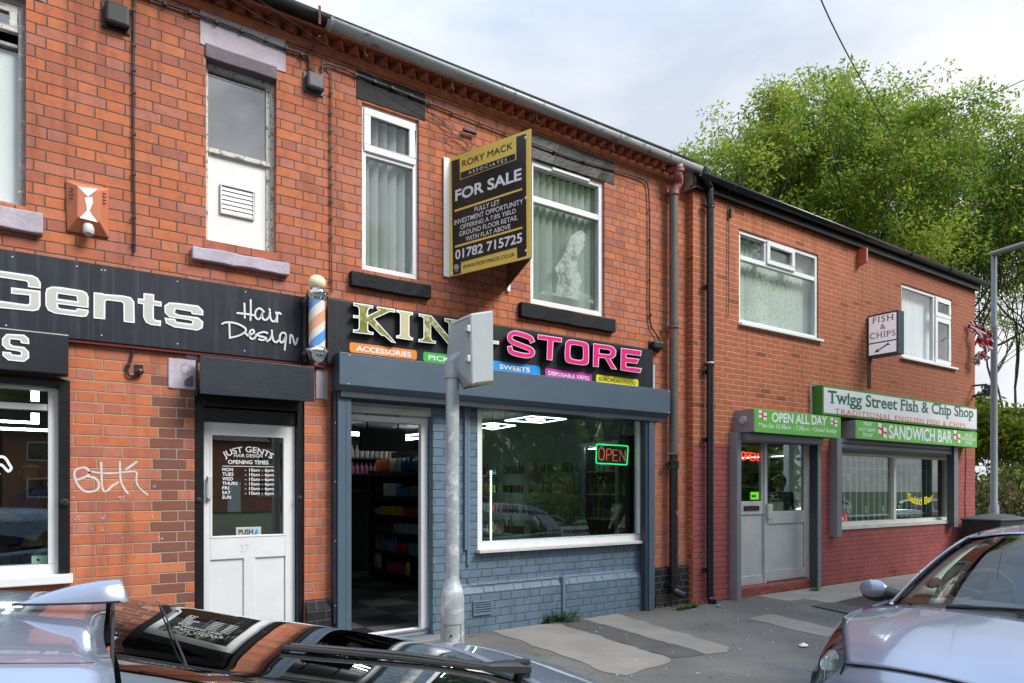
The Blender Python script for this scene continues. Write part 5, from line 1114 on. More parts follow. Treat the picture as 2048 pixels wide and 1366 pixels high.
cable('wall_cable', 'thin black cable running straight down past the orange alarm box', [(269, -15), (268, 60), (267, 150), (267, 260), (268, 360), (269, 440), (269, 505)], -.02, .008, m_cable, [(268, y_) for y_ in (20, 90, 140, 185, 268, 348, 434, 487)])
cable('wall_cable', 'short black cable looping into a hole under the barber fascia', [(266, 698), (263, 715), (257, 732), (254, 742), (260, 752), (272, 752), (281, 747)], -.02, .009, m_cable, [(257, 730)])
s = thing('wall_socket', 'brown round fitting sticking out of a broken hole in the brickwork', 'fitting', (PX(279), 0, PZ(279, 745))); c = P(280, 743, -.03); mb = MB(); mb.sphere(c, .026, 14, 10); mb.lathe([(.012, 0), (.012, .04)], c, 10, (-.5, -.6, .1)); mb.build('fitting', M('brown_metal', (.11, .06, .045), .35, .6), s, smooth=True)
a, b = P(268, 729), P(286, 748); MB().box(a.x, b.x, -.0025, -.0005, b.z, a.z).build('hole', m_dark, s)
s = cable('cable_tangle', 'tangle of thin black wires with a cylindrical joint beside the for sale board', [(880, 238), (900, 262), (925, 280), (938, 292), (925, 300), (905, 296), (893, 285), (898, 276), (912, 275), (928, 284), (940, 295), (950, 285), (945, 268), (935, 262), (915, 262), (900, 245), (862, 225)], -.03, .004, m_cable)
a, b = P(927, 259, -.04), P(952, 267, -.04); mb = MB(); mb.tube([a, b], .018, 10); mb.build('joint', m_cable, s)
s = thing('overhead_wire', 'two thin overhead wires slanting down to the wall above the for sale board', 'wire', (PX(905), 0, PZ(905, 255)))
for (pa, pb) in (((903, 255), (500, -12)), ((903, 270), (445, -12))):
    p0, p1 = P(*pa, -.03), P(*pb, -.45); d = p1 - p0; mb = MB(); mb.tube([p0 + d * t for t in np.linspace(0, 3.2, 12)], .0035, 5); mb.build('wire', m_cable, s)
p0, p1 = T3(1660, 40, 13), T3(1852, 394, 26); mid = T3(1759, 226, 18)
mb = MB(); mb.tube([Vector(q) for q in spline([tuple(T3(1600, -120, 11)), tuple(p0), tuple(mid), tuple(p1)], 6)], .014, 5); tag(mb.build('overhead_wire', m_cable), 'single dark wire crossing the sky in front of the tree tops', 'wire')
mb = MB(); mb.tube([Vector(q) for q in spline([tuple(T3(2140, 122, 16)), tuple(T3(2048, 160, 18)), tuple(T3(1985, 188, 20)), tuple(T3(1880, 226, 24))], 6)], .012, 5); tag(mb.build('overhead_wire', m_cable), 'short dark wire entering the trees from the upper right corner', 'wire')
# cable on the newer shop
s = cable('wall_cable', 'grey cable curling over the fish shop gutter and down to a small joint', [(1480, 352, -.30), (1480, 362, -.30), (1474, 372, -.28), (1456, 384, -.18), (1456, 396, YF - .02), (1459, 415, YF - .02), (1457, 460, YF - .02), (1457, 520, YF - .02), (1457, 600, YF - .02), (1456, 634, YF - .02)], YF - .02, .006, m_browncable)
a, b = P(1461, 418, YF - .03), P(1461, 435, YF - .03); mb = MB(); mb.tube([a, b], .02, 10); mb.build('joint', m_boxblack, s, smooth=True)
cable('wall_cable', 'thin dark cable hanging at the far corner of the fish shop', [(1931, 885), (1932, 920), (1931, 960), (1930, 1000), (1931, 1040)], YF - .01, .006, m_cable)

# drainpipes
def pipe(parent, pts, r, mat, name='pipe'):
    mb = MB(); mb.tube(pts, r, 14); return mb.build(name, mat, parent, smooth=True, ang=60)
def collar(parent, x, y, z, r, h, mat, lugs=True):
    mb = MB(); mb.lathe([(r * .98, -h / 2), (r * 1.28, -h / 2 + .004), (r * 1.2, 0), (r * 1.3, h / 2 - .004), (r * .98, h / 2)], (x, y, z), 16)
    if lugs: mb.box(x - r * 2.0, x - r, y, y + .03, z - .015, z + .02)
    return mb.build('collar', mat, parent, smooth=True, ang=35)
xp = PX(1347, -.09); yq = -.09; zq = lambda y_: PZ(1347, y_, yq); r_ = .052
s = thing('drainpipe', 'old iron drainpipe grey above and black below with flaking red swan neck', 'drainpipe', (xp, 0, GZ))
xg = PX(1358, -.175); mb = MB(); pipe(s, [(xp, yq, zq(905)), (xp, yq, zq(392))], r_, m_iron)
pipe(s, [Vector(q) for q in spline([(xp, yq, zq(392)), (xp + .005, yq - .01, zq(380)), (xp + .05, -.13, zq(366)), (xg - .005, -.165, zq(356)), (xg, -.172, zq(345))], 5)], .05, m_ironred, 'swan_neck'); pipe(s, [(xg, -.175, zq(348)), (xg, -.175, zq(326))], .044, m_gutter, 'outlet')
collar(s, xp, yq, zq(385), r_, .07, m_ironred); collar(s, xg, -.173, zq(346), .05, .05, m_ironred, False); collar(s, xp, yq, zq(652), r_, .06, m_iron); pipe(s, [(xp, yq, .31), (xp, yq, zq(908))], r_, m_ironblack, 'lower_pipe'); collar(s, xp, yq, zq(930), r_, .09, m_ironblack); collar(s, xp, yq, .32, r_, .07, m_ironblack)
pipe(s, [Vector(q) for q in spline([(xp, yq, .32), (xp, yq, .27), (xp + .02, yq - .03, .22), (xp + .075, yq - .10, .185)], 5)], .048, m_ironblack, 'shoe')
mb = MB(); d = Vector((.5, -.70, -.32)).normalized(); mb.lathe([(.040, .003), (.0, .0045)], Vector((xp + .075, yq - .10, .185)), 14, d); mb.build('shoe_mouth', m_dark, s)
xp = PX(1420, -.17); yq = -.17; zq = lambda y_: PZ(1420, y_, yq); r_ = .044
s = thing('drainpipe', 'shiny black plastic drainpipe spotted with white paint at the fish shop corner', 'drainpipe', (xp, YF, GZ))
xg = PX(1411, -.215); pipe(s, [(xp, yq, .14), (xp, yq, zq(383))], r_, m_pipeblack); pipe(s, [Vector(q) for q in spline([(xp, yq, zq(383)), (xp - .005, yq - .005, zq(376)), (xg + .01, -.205, zq(364)), (xg, -.215, zq(356)), (xg, -.215, zq(346))], 5)], .042, m_pipeblack, 'swan_neck')
for y_ in (413, 730): collar(s, xp, yq, zq(y_), r_, .035, m_pipeblack)
for y_ in (575, 745, 880, 1140): mb = MB(); mb.box(xp - .09, xp - .03, yq + .02, yq + .05, zq(y_) - .03, zq(y_) + .03); mb.build('clip', m_pipeblack, s, bev=.004)
pipe(s, [Vector(q) for q in spline([(xp, yq, .15), (xp, yq, .11), (xp - .005, yq - .03, .075), (xp - .02, yq - .07, .06)], 4)], .043, m_pipeblack, 'shoe')
mb = MB(); mb.lathe([(r_ * 1.02, 0), (r_ * 1.02, .018)], (xp, yq, zq(727)), 14); mb.build('white_paint_ring', m_textwhite, s)

# neon signs in the two shops
h = flat_y(.10); s = thing('neon_sign', 'green framed neon open sign hanging inside the corner shop window', 'neon sign', tuple(P(1224, 915, .10))); nz = zoomed(1622 / 380, 940, 800, h)
mb = MB(); mb.tube([nz(*q) for q in spline([(1080, 395), (1095, 378), (1200, 384), (1330, 392), (1347, 405), (1345, 470), (1340, 540), (1325, 552), (1200, 545), (1095, 540), (1078, 525), (1078, 460)], 4, True)], .0075, 6, closed=True); mb.build('green_tube', m_neongreen, s)
mb = MB(); mb.flat([[(1085, 385), (1342, 398), (1338, 545), (1082, 535)]], zoomed(1622 / 380, 940, 800, flat_y(.115))); mb.build('backing', m_dark, s, fix=False)
mb = MB()
def neon(mb, z_, r, sets, cl=()):
    for k, st in enumerate(sets): mb.tube([z_(*q) for q in (spline(st, 4, k in cl) if len(st) > 4 else st)], r, 6, closed=k in cl)
neon(mb, nz, .0045, [[(1098, 460), (1105, 420), (1125, 410), (1142, 425), (1148, 465), (1140, 500), (1122, 512), (1104, 498)], [(1165, 515), (1168, 418)], [(1168, 420), (1195, 418), (1208, 440), (1198, 465), (1168, 470)], [(1262, 428), (1222, 424), (1220, 518), (1260, 520)], [(1221, 470), (1252, 472)], [(1280, 520), (1280, 430), (1325, 522), (1325, 430)]], (0,)); mb.build('red_tube', m_neondim, s)
mb = MB(); mb.tube([nz(1150, 380), nz(1180, 300), nz(1225, 215)], .002, 4); mb.tube([nz(*q) for q in spline([(1335, 550), (1325, 650), (1310, 800), (1298, 950), (1290, 1010)], 4)], .003, 4); mb.build('hanging_wire', m_cable, s)
s = thing('neon_sign', 'bright red neon open sign in the side pane of the fish shop door', 'neon sign', tuple(P(1499, 912, .12))); nz = zoomed(1987 / 320, 1380, 780, flat_y(.10)); mb = MB()
neon(mb, nz, .008, [[(640, 815), (648, 778), (668, 770), (684, 785), (686, 825), (676, 858), (658, 866), (643, 850)], [(697, 866), (697, 778)], [(697, 780), (728, 778), (740, 798), (730, 818), (697, 820)], [(785, 785), (752, 780), (752, 872), (788, 876)], [(752, 825), (780, 828)], [(802, 876), (804, 785), (840, 880), (842, 788)]], (0,)); mb.build('red_tube', m_neonred, s)

# street sign seen from behind on its post
tp = 4.3; c0 = T3(905, 978, tp); sx, sy = c0.x, c0.y
s = thing('sign_post', 'galvanised steel post carrying a grey plastic lit sign housing seen from the back', 'sign post', (sx, sy, GZ)); ps = FOC / tp; zz = lambda y_: EYE + (978 - y_) / ps
mb = MB(); mb.lathe([(.042, .78), (.042, zz(745))], (sx, sy, 0), 24); mb.build('post', m_galv, s, smooth=True)
mb = MB(); mb.lathe([(.076, GZ - .02), (.075, .60), (.074, .72), (.068, .79), (.056, .83), (.046, .855), (.044, .87)], (sx, sy, 0), 28); bs = mb.build('base', m_galv, s, smooth=True, ang=60)
mb = MB(); q3 = lambda a, z: (sx + .0765 * math.cos(a), sy + .0765 * math.sin(a), z); rg = [q3(a, .60) for a in np.linspace(R(205), R(282), 8)] + [q3(R(284), z) for z in (.58, .15)] + [q3(a, .14) for a in np.linspace(R(282), R(205), 8)] + [q3(R(203), z) for z in (.15, .58)]
mb.tube(rg, .0028, 5, closed=True); d_ = mb.build('access_door', M('dull_zinc_edge', (.20, .215, .22), .6), bs, smooth=True); mb = MB(); mb.lathe([(.008, 0), (.006, .004)], (sx - .045, sy - .0625, .53), 8, (-.6, -.8, 0)); mb.build('door_lock', m_dark, d_)
def hull(name, pts, mat, parent, bev=.01):
    me = bpy.data.meshes.new(name); bm = bmesh.new()
    for p in pts: bm.verts.new(p)
    r = bmesh.ops.convex_hull(bm, input=bm.verts); bmesh.ops.delete(bm, geom=[v for v in bm.verts if not v.link_faces], context='VERTS')
    bmesh.ops.dissolve_limit(bm, angle_limit=R(4), verts=bm.verts, edges=bm.edges); bm.to_mesh(me); bm.free(); me.materials.append(mat); o = bpy.data.objects.new(name, me); link(o, parent)
    md = o.modifiers.new('b', 'BEVEL'); md.width = bev; md.segments = 3; md.limit_method = 'ANGLE'; md.angle_limit = R(20)
    for p in me.polygons: p.use_smooth = True
    me.set_sharp_from_angle(angle=R(50)); return o
near = [T3(943, 626, 4.16), T3(943, 772, 4.16)]; rt = [T3(987, 620, 4.34), T3(988, 766, 4.34)]; lf = [T3(899, 646, 4.33), T3(893, 712, 4.33)]; fr = [T3(948, 640, 4.62), T3(948, 758, 4.62), T3(925, 778, 4.3), T3(903, 655, 4.42), T3(897, 715, 4.42)]
hs2 = hull('sign_housing', near + rt + lf + fr, m_signgrey, s, .014)
hull('algae_stain', [T3(925, 779.5, 4.3), T3(943, 773.5, 4.155), T3(986, 766.5, 4.335), T3(987, 760, 4.337), T3(955, 764, 4.19), T3(943, 768, 4.155), T3(948, 759, 4.6)], m_moss, hs2, .003)
mb = MB(); mb.lathe([(.050, zz(757)), (.050, zz(735)), (.047, zz(722))], (sx, sy, 0), 24); mb.build('sleeve', m_signgrey, s, smooth=True, ang=50)
hull('neck', [T3(892, 735, 4.27), T3(918, 737, 4.25), T3(918, 760, 4.28), T3(938, 742, 4.24), T3(925, 700, 4.22), T3(897, 712, 4.3), T3(935, 700, 4.4), T3(918, 745, 4.36)], m_signgrey, hs2, .006)
Hn = (near[0] - lf[0]).cross(Vector((0, 0, 1))).normalized(); Hn = Hn if Hn.y < 0 else -Hn; hd = hit(near[0] + Hn * .002, Hn); zq2 = zoomed(1093 / 160, 860, 600, hd)
mb = MB(); mb.ribbon([(300, 470), (312, 370), (340, 325), (500, 252), (520, 262), (522, 520)], 9, zq2); mb.flat([[(285, 610), (320, 575), (328, 600), (295, 640)]], zq2); mb.build('hatch_gap', M('shadow_gap', (.10, .11, .12), .8), hs2, fix=False)
for y_ in (400, 808):
    a = Vector(zq2(525, y_)); mb = MB(); U3 = (near[0] - lf[0]).normalized(); U3.z = 0; mb.obox(a + Hn * .008, U3 * .020, Hn * .008, (0, 0, .012)); mb.obox(a + Hn * .012 + U3 * .018, U3 * .006, Hn * .012, (0, 0, .020)); mb.build('latch', m_alu, hs2, bev=.004)

# lamp post, flags, bracket, bins
lx, ly = T3(1988, 978, 13.6).x, T3(1988, 978, 13.6).y; zz = lambda y_: EYE + (978 - y_) / (FOC / 13.6)
s = thing('street_lamp', 'tall blue grey street lamp with a flat lantern beside the fish shop gable', 'street lamp', (lx, ly, GZ))
mb = MB(); mb.lathe([(.085, GZ), (.085, 1.1), (.062, 1.15), (.058, zz(655)), (.060, zz(654)), (.052, zz(650)), (.048, zz(503))], (lx, ly, 0), 16); mb.build('post', m_lamppost, s, smooth=True, ang=40)
a, b = T3(1984, 508, 13.6), T3(2075, 480, 12.6); mb = MB(); d = (b - a); n_ = d.cross(Vector((0, 0, 1))).normalized(); mb.obox((a + b) / 2, d / 2, n_ * .09, (0, 0, .035)); mb.build('lantern', M('lantern_grey', (.26, .27, .27), .5), s, bev=.025)
def union(u, v):
    """colour index of a Union flag at u, v in -1..1: 0 blue, 1 white, 2 red"""
    if abs(u) < .10 or abs(v) < .20: return 2
    if abs(u) < .17 or abs(v) < .34: return 1
    d = abs(abs(u) - abs(v)); return 2 if d < .07 else 1 if d < .2 else 0
m_flagblue = M('blue_flag_cloth', (.012, .03, .19), .8); m_flagwhite = M('white_flag_cloth', (.68, .68, .70), .8); m_flagred = M('red_flag_cloth', (.42, .012, .02), .8)
s = thing('bunting', 'crumpled string of red white and blue flags hanging at the shop corner', 'bunting', tuple(T3(1937, 650, 12.4)))
rr = random.Random(12)
for k, (px, py, w_, h_) in enumerate(((1952, 656, 34, 26), (1970, 684, 34, 36), (1976, 668, 18, 20), (1966, 712, 26, 16), (1953, 722, 16, 16))):
    mb = MB(); nu, nv = 18, 14; ph = rr.uniform(0, 6); g = []
    for j in range(nv + 1):
        row = []
        for i in range(nu + 1):
            u, v = i / nu * 2 - 1, j / nv * 2 - 1; wv = math.sin(u * 4 + v * 3 + ph) * .6 + math.sin(u * 9 - v * 5 + ph * 2) * .3
            row.append(T3(px + u * w_ / 2 * (1 - .25 * abs(v)) + 2 * math.sin(v * 5 + ph), py + (v * h_ / 2) * (1 - .3 * u * u) + wv * 2.2 + u * 4, 12.3 + wv * .06))
        g.append(row)
    mb.grid(g); mb.m = [union(((i + .5) / nu * 2 - 1) * .6, ((j + .5) / nv * 2 - 1) * .6) for j in range(nv) for i in range(nu)]
    mb.build('flag', [m_flagblue, m_flagwhite, m_flagred], s, fix=False, smooth=True, ang=180)
mb = MB(); mb.tube([T3(1934, 655, 12.5), T3(1940, 652, 12.3), T3(1972, 668, 12.0)], .014, 6); mb.build('pole', m_boardwhite, s)
s = thing('wall_bracket', 'pair of dark metal arms holding a small blue cap at the shop corner', 'bracket', tuple(T3(1945, 780, 12.5)))
mb = MB(); mb.tube([T3(1940, 772, 12.55), T3(1974, 769, 12.2)], .018, 6); mb.tube([T3(1940, 794, 12.55), T3(1974, 786, 12.2)], .022, 6); mb.box(T3(1974, 778, 12.2).x - .0, T3(1974, 778, 12.2).x + .08, T3(1974, 778, 12.2).y - .05, T3(1974, 778, 12.2).y + .05, T3(1974, 789, 12.2).z, T3(1974, 770, 12.2).z); mb.build('arms', m_darkgrey, s)
mb = MB(); mb.sphere(T3(1970, 781, 12.1), .045, 10, 8, (1, 1, .8)); mb.build('blue_cap', m_flagblue, s)
bx0, by1 = P(1922, 978, -.2).x, -.2
s = thing('litter_bin', 'black lidded bin standing at the corner behind the silver car', 'bin', (bx0 + .5, -.5, GZ)); mb = MB(); zl = PZ(1922, 1040, -.2); by0 = by1 - .60
mb.add([(bx0 + .05, by0 + .04, GZ), (bx0 + 1.0, by0 + .04, GZ), (bx0 + 1.0, by1, GZ), (bx0 + .05, by1, GZ), (bx0, by0, zl), (bx0 + 1.1, by0, zl), (bx0 + 1.1, by1, zl), (bx0, by1, zl)], [(0, 1, 2, 3), (4, 5, 6, 7), (0, 1, 5, 4), (1, 2, 6, 5), (2, 3, 7, 6), (3, 0, 4, 7)]); mb.build('body', m_boxblack, s, bev=.02)
hull('lid', [(x, y, zl + h) for x in (bx0 - .02, bx0 + 1.12) for y in (by0 - .03, by1 + .01) for h in (0, .03)] + [(bx0 + .35, by0 + .2, zl + .10), (bx0 + .8, by0 + .2, zl + .10), (bx0 + .35, by0 + .4, zl + .10), (bx0 + .8, by0 + .4, zl + .10)], m_boxgrey, s, .012)
# ------------------------------------------------------------------ goods and fittings inside the corner shop
def simple(name, col, rough=.5): return M(name, col, rough, var=.3, scale=30, spots=((.5, .48, .42), random.uniform(.30, .42), random.uniform(18, 40)))
s = thing('shelf_unit', 'dark shelf unit stocked with snacks seen through the open shop door', 'shelf unit', (4.2, 3.1, FZ))
SH = [1.66, 1.33, 1.06, .82, .54, .25]; gx0, gy0, gy1 = 4.02, 1.9, 4.05
mb = MB(); mb.box(gx0 + .34, gx0 + .37, gy0, gy1, FZ, 2.0); mb.box(gx0 - .02, gx0 + .37, gy1, gy1 + .03, FZ, 1.72); mb.build('back_panel', m_shelfdark, s)
for z in SH: mb = MB(); mb.box(gx0, gx0 + .34, gy0, gy1 - .002, z - .03, z); mb.box(gx0 - .012, gx0 - .002, gy0, gy1, z - .04, z + .012); mb.build('shelf', m_shelfdark, s)
def bag(nm, mt, w_=.16, h_=.22):
    mb = MB(); g = []
    for j in range(7):
        v = j / 6; g.append([(.035 * math.sin(math.pi * v) * math.sin(math.pi * i / 6) - .0, (i / 6 - .5) * w_ * (1 - .12 * math.sin(math.pi * v)), v * h_) for i in range(7)])
    mb.grid(g); mb.grid([[(-p[0], p[1], p[2]) for p in r] for r in g]); return mb.build(nm, mt, smooth=True, ang=180)
def carton(nm, mt, w_, h_, d=.10): return MB().box(-d / 2, d / 2, -w_ / 2, w_ / 2, 0, h_).build(nm, mt, bev=.003)
def bottle(nm, mt, r=.03, h_=.22): return MB().lathe([(r, 0), (r, h_ * .58), (r * .42, h_ * .78), (r * .38, h_ * .95), (r * .45, h_ * .95), (r * .45, h_)], (0, 0, 0), 10).build(nm, mt, smooth=True)
def can(nm, mt, r=.033, h_=.12): return MB().lathe([(r * .8, 0), (r, .01), (r, h_ - .012), (r * .82, h_)], (0, 0, 0), 12).build(nm, mt, smooth=True)
def row(proto, label, cat, group, spots):
    for k, (x, y, z) in enumerate(spots):
        o = proto if k == 0 else proto.copy()
        if k: C.objects.link(o)
        o.location = (x, y, z); o.rotation_euler = (0, 0, random.uniform(-.15, .15)); tag(o, label, cat, group)
def line(y0, y1, n, z, x=gx0 + .07): return [(x + random.uniform(-.008, .008), y0 + (y1 - y0) * (k + .5) / n, z + .001) for k in range(n)]
ST = 'on the shelf unit seen through the open shop door'
ys = [4.0, 3.6, 3.2, 2.8, 2.4, 1.95]
row(bag('snack_bag', simple('orange_foil', (.55, .12, .02), .3)), 'orange snack bag on the top shelf seen through the open shop door', 'snack bag', 'orange snack bags', line(4.0, 3.45, 5, SH[0]))
row(bag('snack_bag', simple('white_foil', (.6, .58, .52), .3)), 'white snack bag on the top shelf between orange and blue bags', 'snack bag', 'white snack bags', line(3.45, 3.1, 3, SH[0]))
row(bag('snack_bag', simple('blue_foil', (.02, .15, .5), .3)), 'blue snack bag on the top shelf seen through the shop door', 'snack bag', 'blue snack bags', line(3.1, 2.75, 3, SH[0]))
row(bag('snack_bag', simple('green_foil', (.02, .3, .16), .3)), 'green snack bag on the top shelf beside the dark red bags', 'snack bag', 'green snack bags', line(2.75, 2.4, 3, SH[0]))
row(bag('snack_bag', simple('red_foil', (.25, .015, .03), .3), .19, .26), 'dark red snack bag at the near end of the top shelf', 'snack bag', 'dark red snack bags', line(2.4, 1.95, 4, SH[0]))
row(bottle('bottle', simple('dark_bottle', (.02, .03, .012), .2)), 'small dark bottle on the second shelf ' + ST[24:] if False else 'small dark bottle on the second shelf of the snack unit', 'bottle', 'dark bottles', line(4.0, 3.6, 6, SH[1]))
row(carton('carton', simple('white_carton', (.62, .66, .72)), .13, .19), 'white carton on the second shelf of the snack unit', 'carton', 'white cartons', line(3.6, 3.2, 4, SH[1]))
row(carton('carton', simple('blue_carton', (.03, .16, .55)), .09, .13), 'blue carton on the second shelf beside the white cartons', 'carton', 'blue cartons', line(3.2, 2.7, 6, SH[1]))
row(carton('carton', simple('yellow_black_carton', (.35, .26, .02)), .08, .15), 'mustard carton at the near end of the second shelf', 'carton', 'mustard cartons', line(2.7, 1.95, 8, SH[1]))
row(can('jar', simple('pale_jar', (.55, .54, .5)), .035, .10), 'pale jar at the far end of the third shelf', 'jar', 'pale jars', line(4.0, 3.75, 3, SH[2]))
row(carton('packet', simple('yellow_packet', (.62, .46, .03)), .11, .13), 'yellow packet on the third shelf of the snack unit', 'packet', 'yellow packets', line(3.75, 2.95, 7, SH[2]))
row(carton('packet', simple('red_packet', (.5, .05, .03)), .11, .12), 'red packet at the near end of the third shelf', 'packet', 'red packets', line(2.95, 1.95, 9, SH[2]))
row(carton('packet', simple('silver_packet', (.4, .45, .55)), .10, .14), 'silver packet on the fourth shelf of the snack unit', 'packet', 'silver packets', line(3.3, 2.3, 8, SH[3]))
row(carton('packet', simple('brown_packet', (.10, .07, .05)), .10, .11), 'brown packet on the fourth shelf beside the silver packets', 'packet', 'brown packets', line(4.0, 3.3, 6, SH[3]))
row(bottle('bottle', simple('blue_bottle', (.03, .25, .5), .2), .04, .23), 'blue spray bottle on the fifth shelf of the snack unit', 'bottle', 'blue bottles', line(4.0, 3.25, 7, SH[4]))
row(can('can', simple('red_can', (.45, .02, .03), .3), .04, .15), 'red can on the fifth shelf beside the blue bottles', 'can', 'red cans', line(3.25, 2.75, 5, SH[4]))
row(carton('carton', simple('turquoise_carton', (.05, .40, .45)), .12, .17), 'turquoise carton at the near end of the fifth shelf', 'carton', 'turquoise cartons', line(2.75, 1.95, 6, SH[4]))
row(carton('packet', simple('pink_packet', (.5, .06, .2)), .11, .14), 'pink packet on the bottom shelf of the snack unit', 'packet', 'pink packets', line(3.5, 3.0, 4, SH[5]))
row(bag('bag', simple('white_bag', (.6, .6, .58)), .3, .3), 'crumpled white bag at the far end of the bottom shelf', 'bag', None, [(gx0 + .03, 3.85, SH[5])])
row(bag('bag', simple('lime_bag', (.3, .5, .05)), .2, .2), 'lime green bag on the bottom shelf near the floor', 'bag', None, [(gx0 - .0, 2.75, SH[5])])
row(carton('carton', simple('black_carton', (.02, .02, .022)), .22, .12), 'black carton at the near end of the bottom shelf', 'carton', 'black cartons', line(2.6, 1.95, 3, SH[5]))
s = thing('wall_shelf', 'pair of dark wall shelves with bottles at the back of the corner shop', 'shelf', (3.6, 4.6, 1.7))
for z in (1.93, 1.68, 1.42): MB().box(1.9, 4.85, 4.5, 4.745, z - .025, z).build('shelf', m_shelfdark, s)
row(bottle('bottle', simple('clear_bottle', (.5, .5, .42), .15), .035, .2), 'pale spirit bottle on the top back shelf', 'bottle', 'pale spirit bottles', [(3.2 + .082 * k, 4.6, 1.931) for k in range(20)])
row(bottle('bottle', simple('pink_bottle', (.5, .2, .3), .2), .03, .19), 'pink topped bottle on the middle back shelf', 'bottle', 'pink bottles', [(3.2 + .075 * k, 4.6, 1.681) for k in range(22)])
a, b = P(721, 857, 2.4), P(812, 904, 2.4); s = thing('hanging_screen', 'black screen hanging from the ceiling inside the shop doorway', 'screen', ((a.x + b.x) / 2, 2.4, b.z))
MB().box(a.x, b.x, 2.4, 2.45, b.z, a.z).build('casing', m_boxblack, s, bev=.006); mb = MB(); 
for x in (a.x + .1, b.x - .1): mb.box(x - .01, x + .01, 2.42, 2.43, a.z, 2.44)
mb.build('hanger', m_boxblack, s)
# fridges
fx = 5.90
def make_fridge():
    s = thing('drinks_fridge', 'tall drinks fridge', 'fridge', (fx, .62, FZ), 'drinks fridges along the shop wall')
    mb = MB(); mb.box(fx + .02, 6.28, .62, 1.33, FZ + .001, FZ + .12); mb.box(fx + .02, 6.28, .62, 1.33, 2.0, 2.12); mb.box(fx + .02, 6.28, .62, .645, FZ + .12, 2.0); mb.box(fx + .02, 6.28, 1.305, 1.33, FZ + .12, 2.0); mb.box(6.26, 6.28, .645, 1.305, FZ + .12, 2.0); mb.build('cabinet', m_shelfdark, s)
    mb = MB(); mb.box(fx - .012, fx + .018, .625, .675, FZ + .12, 2.05); mb.box(fx - .012, fx + .018, 1.275, 1.325, FZ + .12, 2.05); mb.box(fx - .05, fx - .03, 1.285, 1.30, .7, 1.3); mb.box(fx - .03, fx - .012, 1.285, 1.30, .7, .72); mb.box(fx - .03, fx - .012, 1.285, 1.30, 1.28, 1.3); mb.box(fx - .01, fx + .018, .665, 1.285, FZ + .12, FZ + .17); mb.box(fx - .01, fx + .018, .665, 1.285, 2.0, 2.05); d_ = mb.build('door_frame', M('fridge_door_frame', (.30, .33, .33), .4, .3), s)
    MB().box(fx, fx + .006, .665, 1.285, FZ + .17, 2.0).build('door_glass', m_fridgeglass, d_)
    for z in (.40, .74, 1.06, 1.38, 1.68): MB().box(fx + .05, 6.25, .65, 1.30, z - .02, z).build('shelf', m_alu, s)
    mb = MB(); mb.box(fx + .04, fx + .06, .7, 1.25, 1.965, 1.98); mb.build('light_strip', m_fridgelight, s); return s
fr0 = make_fridge(); FL = ['nearest the shop window', 'second from the shop window', 'third from the shop window with a lit vertical strip', 'fourth from the shop window', 'farthest from the shop window']
for k in range(5):
    o = fr0 if k == 0 else copy_tree(fr0, None)
    o.location.y = .62 + .74 * k; o['label'] = 'tall glass door drinks fridge ' + FL[k]
    if k == 2: mb = MB(); mb.box(fx + .03, fx + .045, .70 + .74 * k, .715 + .74 * k, FZ + .2, 1.9); st = MB(); [st.box(fx + .03, fx + .045, .70 + .74 * k, .72 + .74 * k, z, z + .022) for z in np.arange(.35, 1.75, .04)]; st.build('vertical_light', m_fridgelight, o)
cans = [('lime green', (.10, .20, .03)), ('amber', (.24, .13, .03)), ('silver blue', (.10, .18, .28)), ('red', (.22, .02, .02)), ('white', (.30, .32, .32))]
for ci, (nm, col) in enumerate(cans):
    pr = bottle('drink_bottle', simple('drink_' + nm.replace(' ', '_'), col, .25), .026, .17) if ci % 2 else can('drink_can', simple('drink_' + nm.replace(' ', '_'), col, .25), .027, .125); sp = []
    for k in range(5):
        for zi, z in enumerate((.40, .74, 1.06, 1.38, 1.68)):
            for j in range(9):
                if (zi * 2 + k + j // 4) % 5 == ci and (j * 7 + k * 3 + zi) % 9: sp.append((fx + .12 + .02 * ((j * 5 + zi) % 3), .70 + .74 * k + j * .066, z + .001))
    row(pr, f'{nm} drink on the fridge shelves behind the shop window', 'drink', f'{nm} drinks in the fridges', sp)
def gz_(px, py, z): return Vector((*gp(px, py, z), z))
for k, (pts, lab) in enumerate((([(1010, 841), (1062, 832.5), (1132, 838), (1082, 845.5)], 'large diamond shaped ceiling light seen at the top of the shop window'), ([(940, 851), (985, 846), (1031, 851), (985, 859)], 'smaller diamond shaped ceiling light at the edge of the shop window'))):
    s = thing('ceiling_light', lab, 'ceiling light', tuple(gz_(*pts[0], 2.30))); q = [gz_(*p, 2.30) for p in pts]; c = sum(q, Vector()) / 4; mb = MB(); mb.tube(q, .007, 6, closed=True); mb.build('outer_tube', m_lightthin, s)
    mb = MB(); mb.tube([c + (p - c) * .55 for p in [(q[i] + q[(i + 1) % 4]) / 2 for i in range(4)]] , .005, 6, closed=True); mb.build('inner_tube', m_lightthin, s)
    mb = MB(); [mb.tube([p, (p.x, p.y, 2.45)], .004, 4) for p in q]; mb.build('hanger', m_cable, s)
for k, (lns, lab) in enumerate(([[((690, 865), (725, 866)), ((690, 869.5), (725, 870.5))], 'pair of bright strip lights at the far side of the shop doorway'], [[((812, 871), (852, 867)), ((810, 876), (852, 876)), ((812, 880), (852, 875))], 'crossing strip lights seen at the near side of the doorway'])):
    s = thing('ceiling_light', lab, 'ceiling light', tuple(gz_(*lns[0][0], 2.25)))
    for a, b in lns: mb = MB(); mb.tube([gz_(*a, 2.25), gz_(*b, 2.25)], .009, 6); mb.build('tube', m_light, s)
    p = gz_(*lns[0][1], 2.25); mb = MB(); mb.tube([p, (p.x, p.y, 2.45)], .004, 4); mb.build('hanger', m_cable, s)
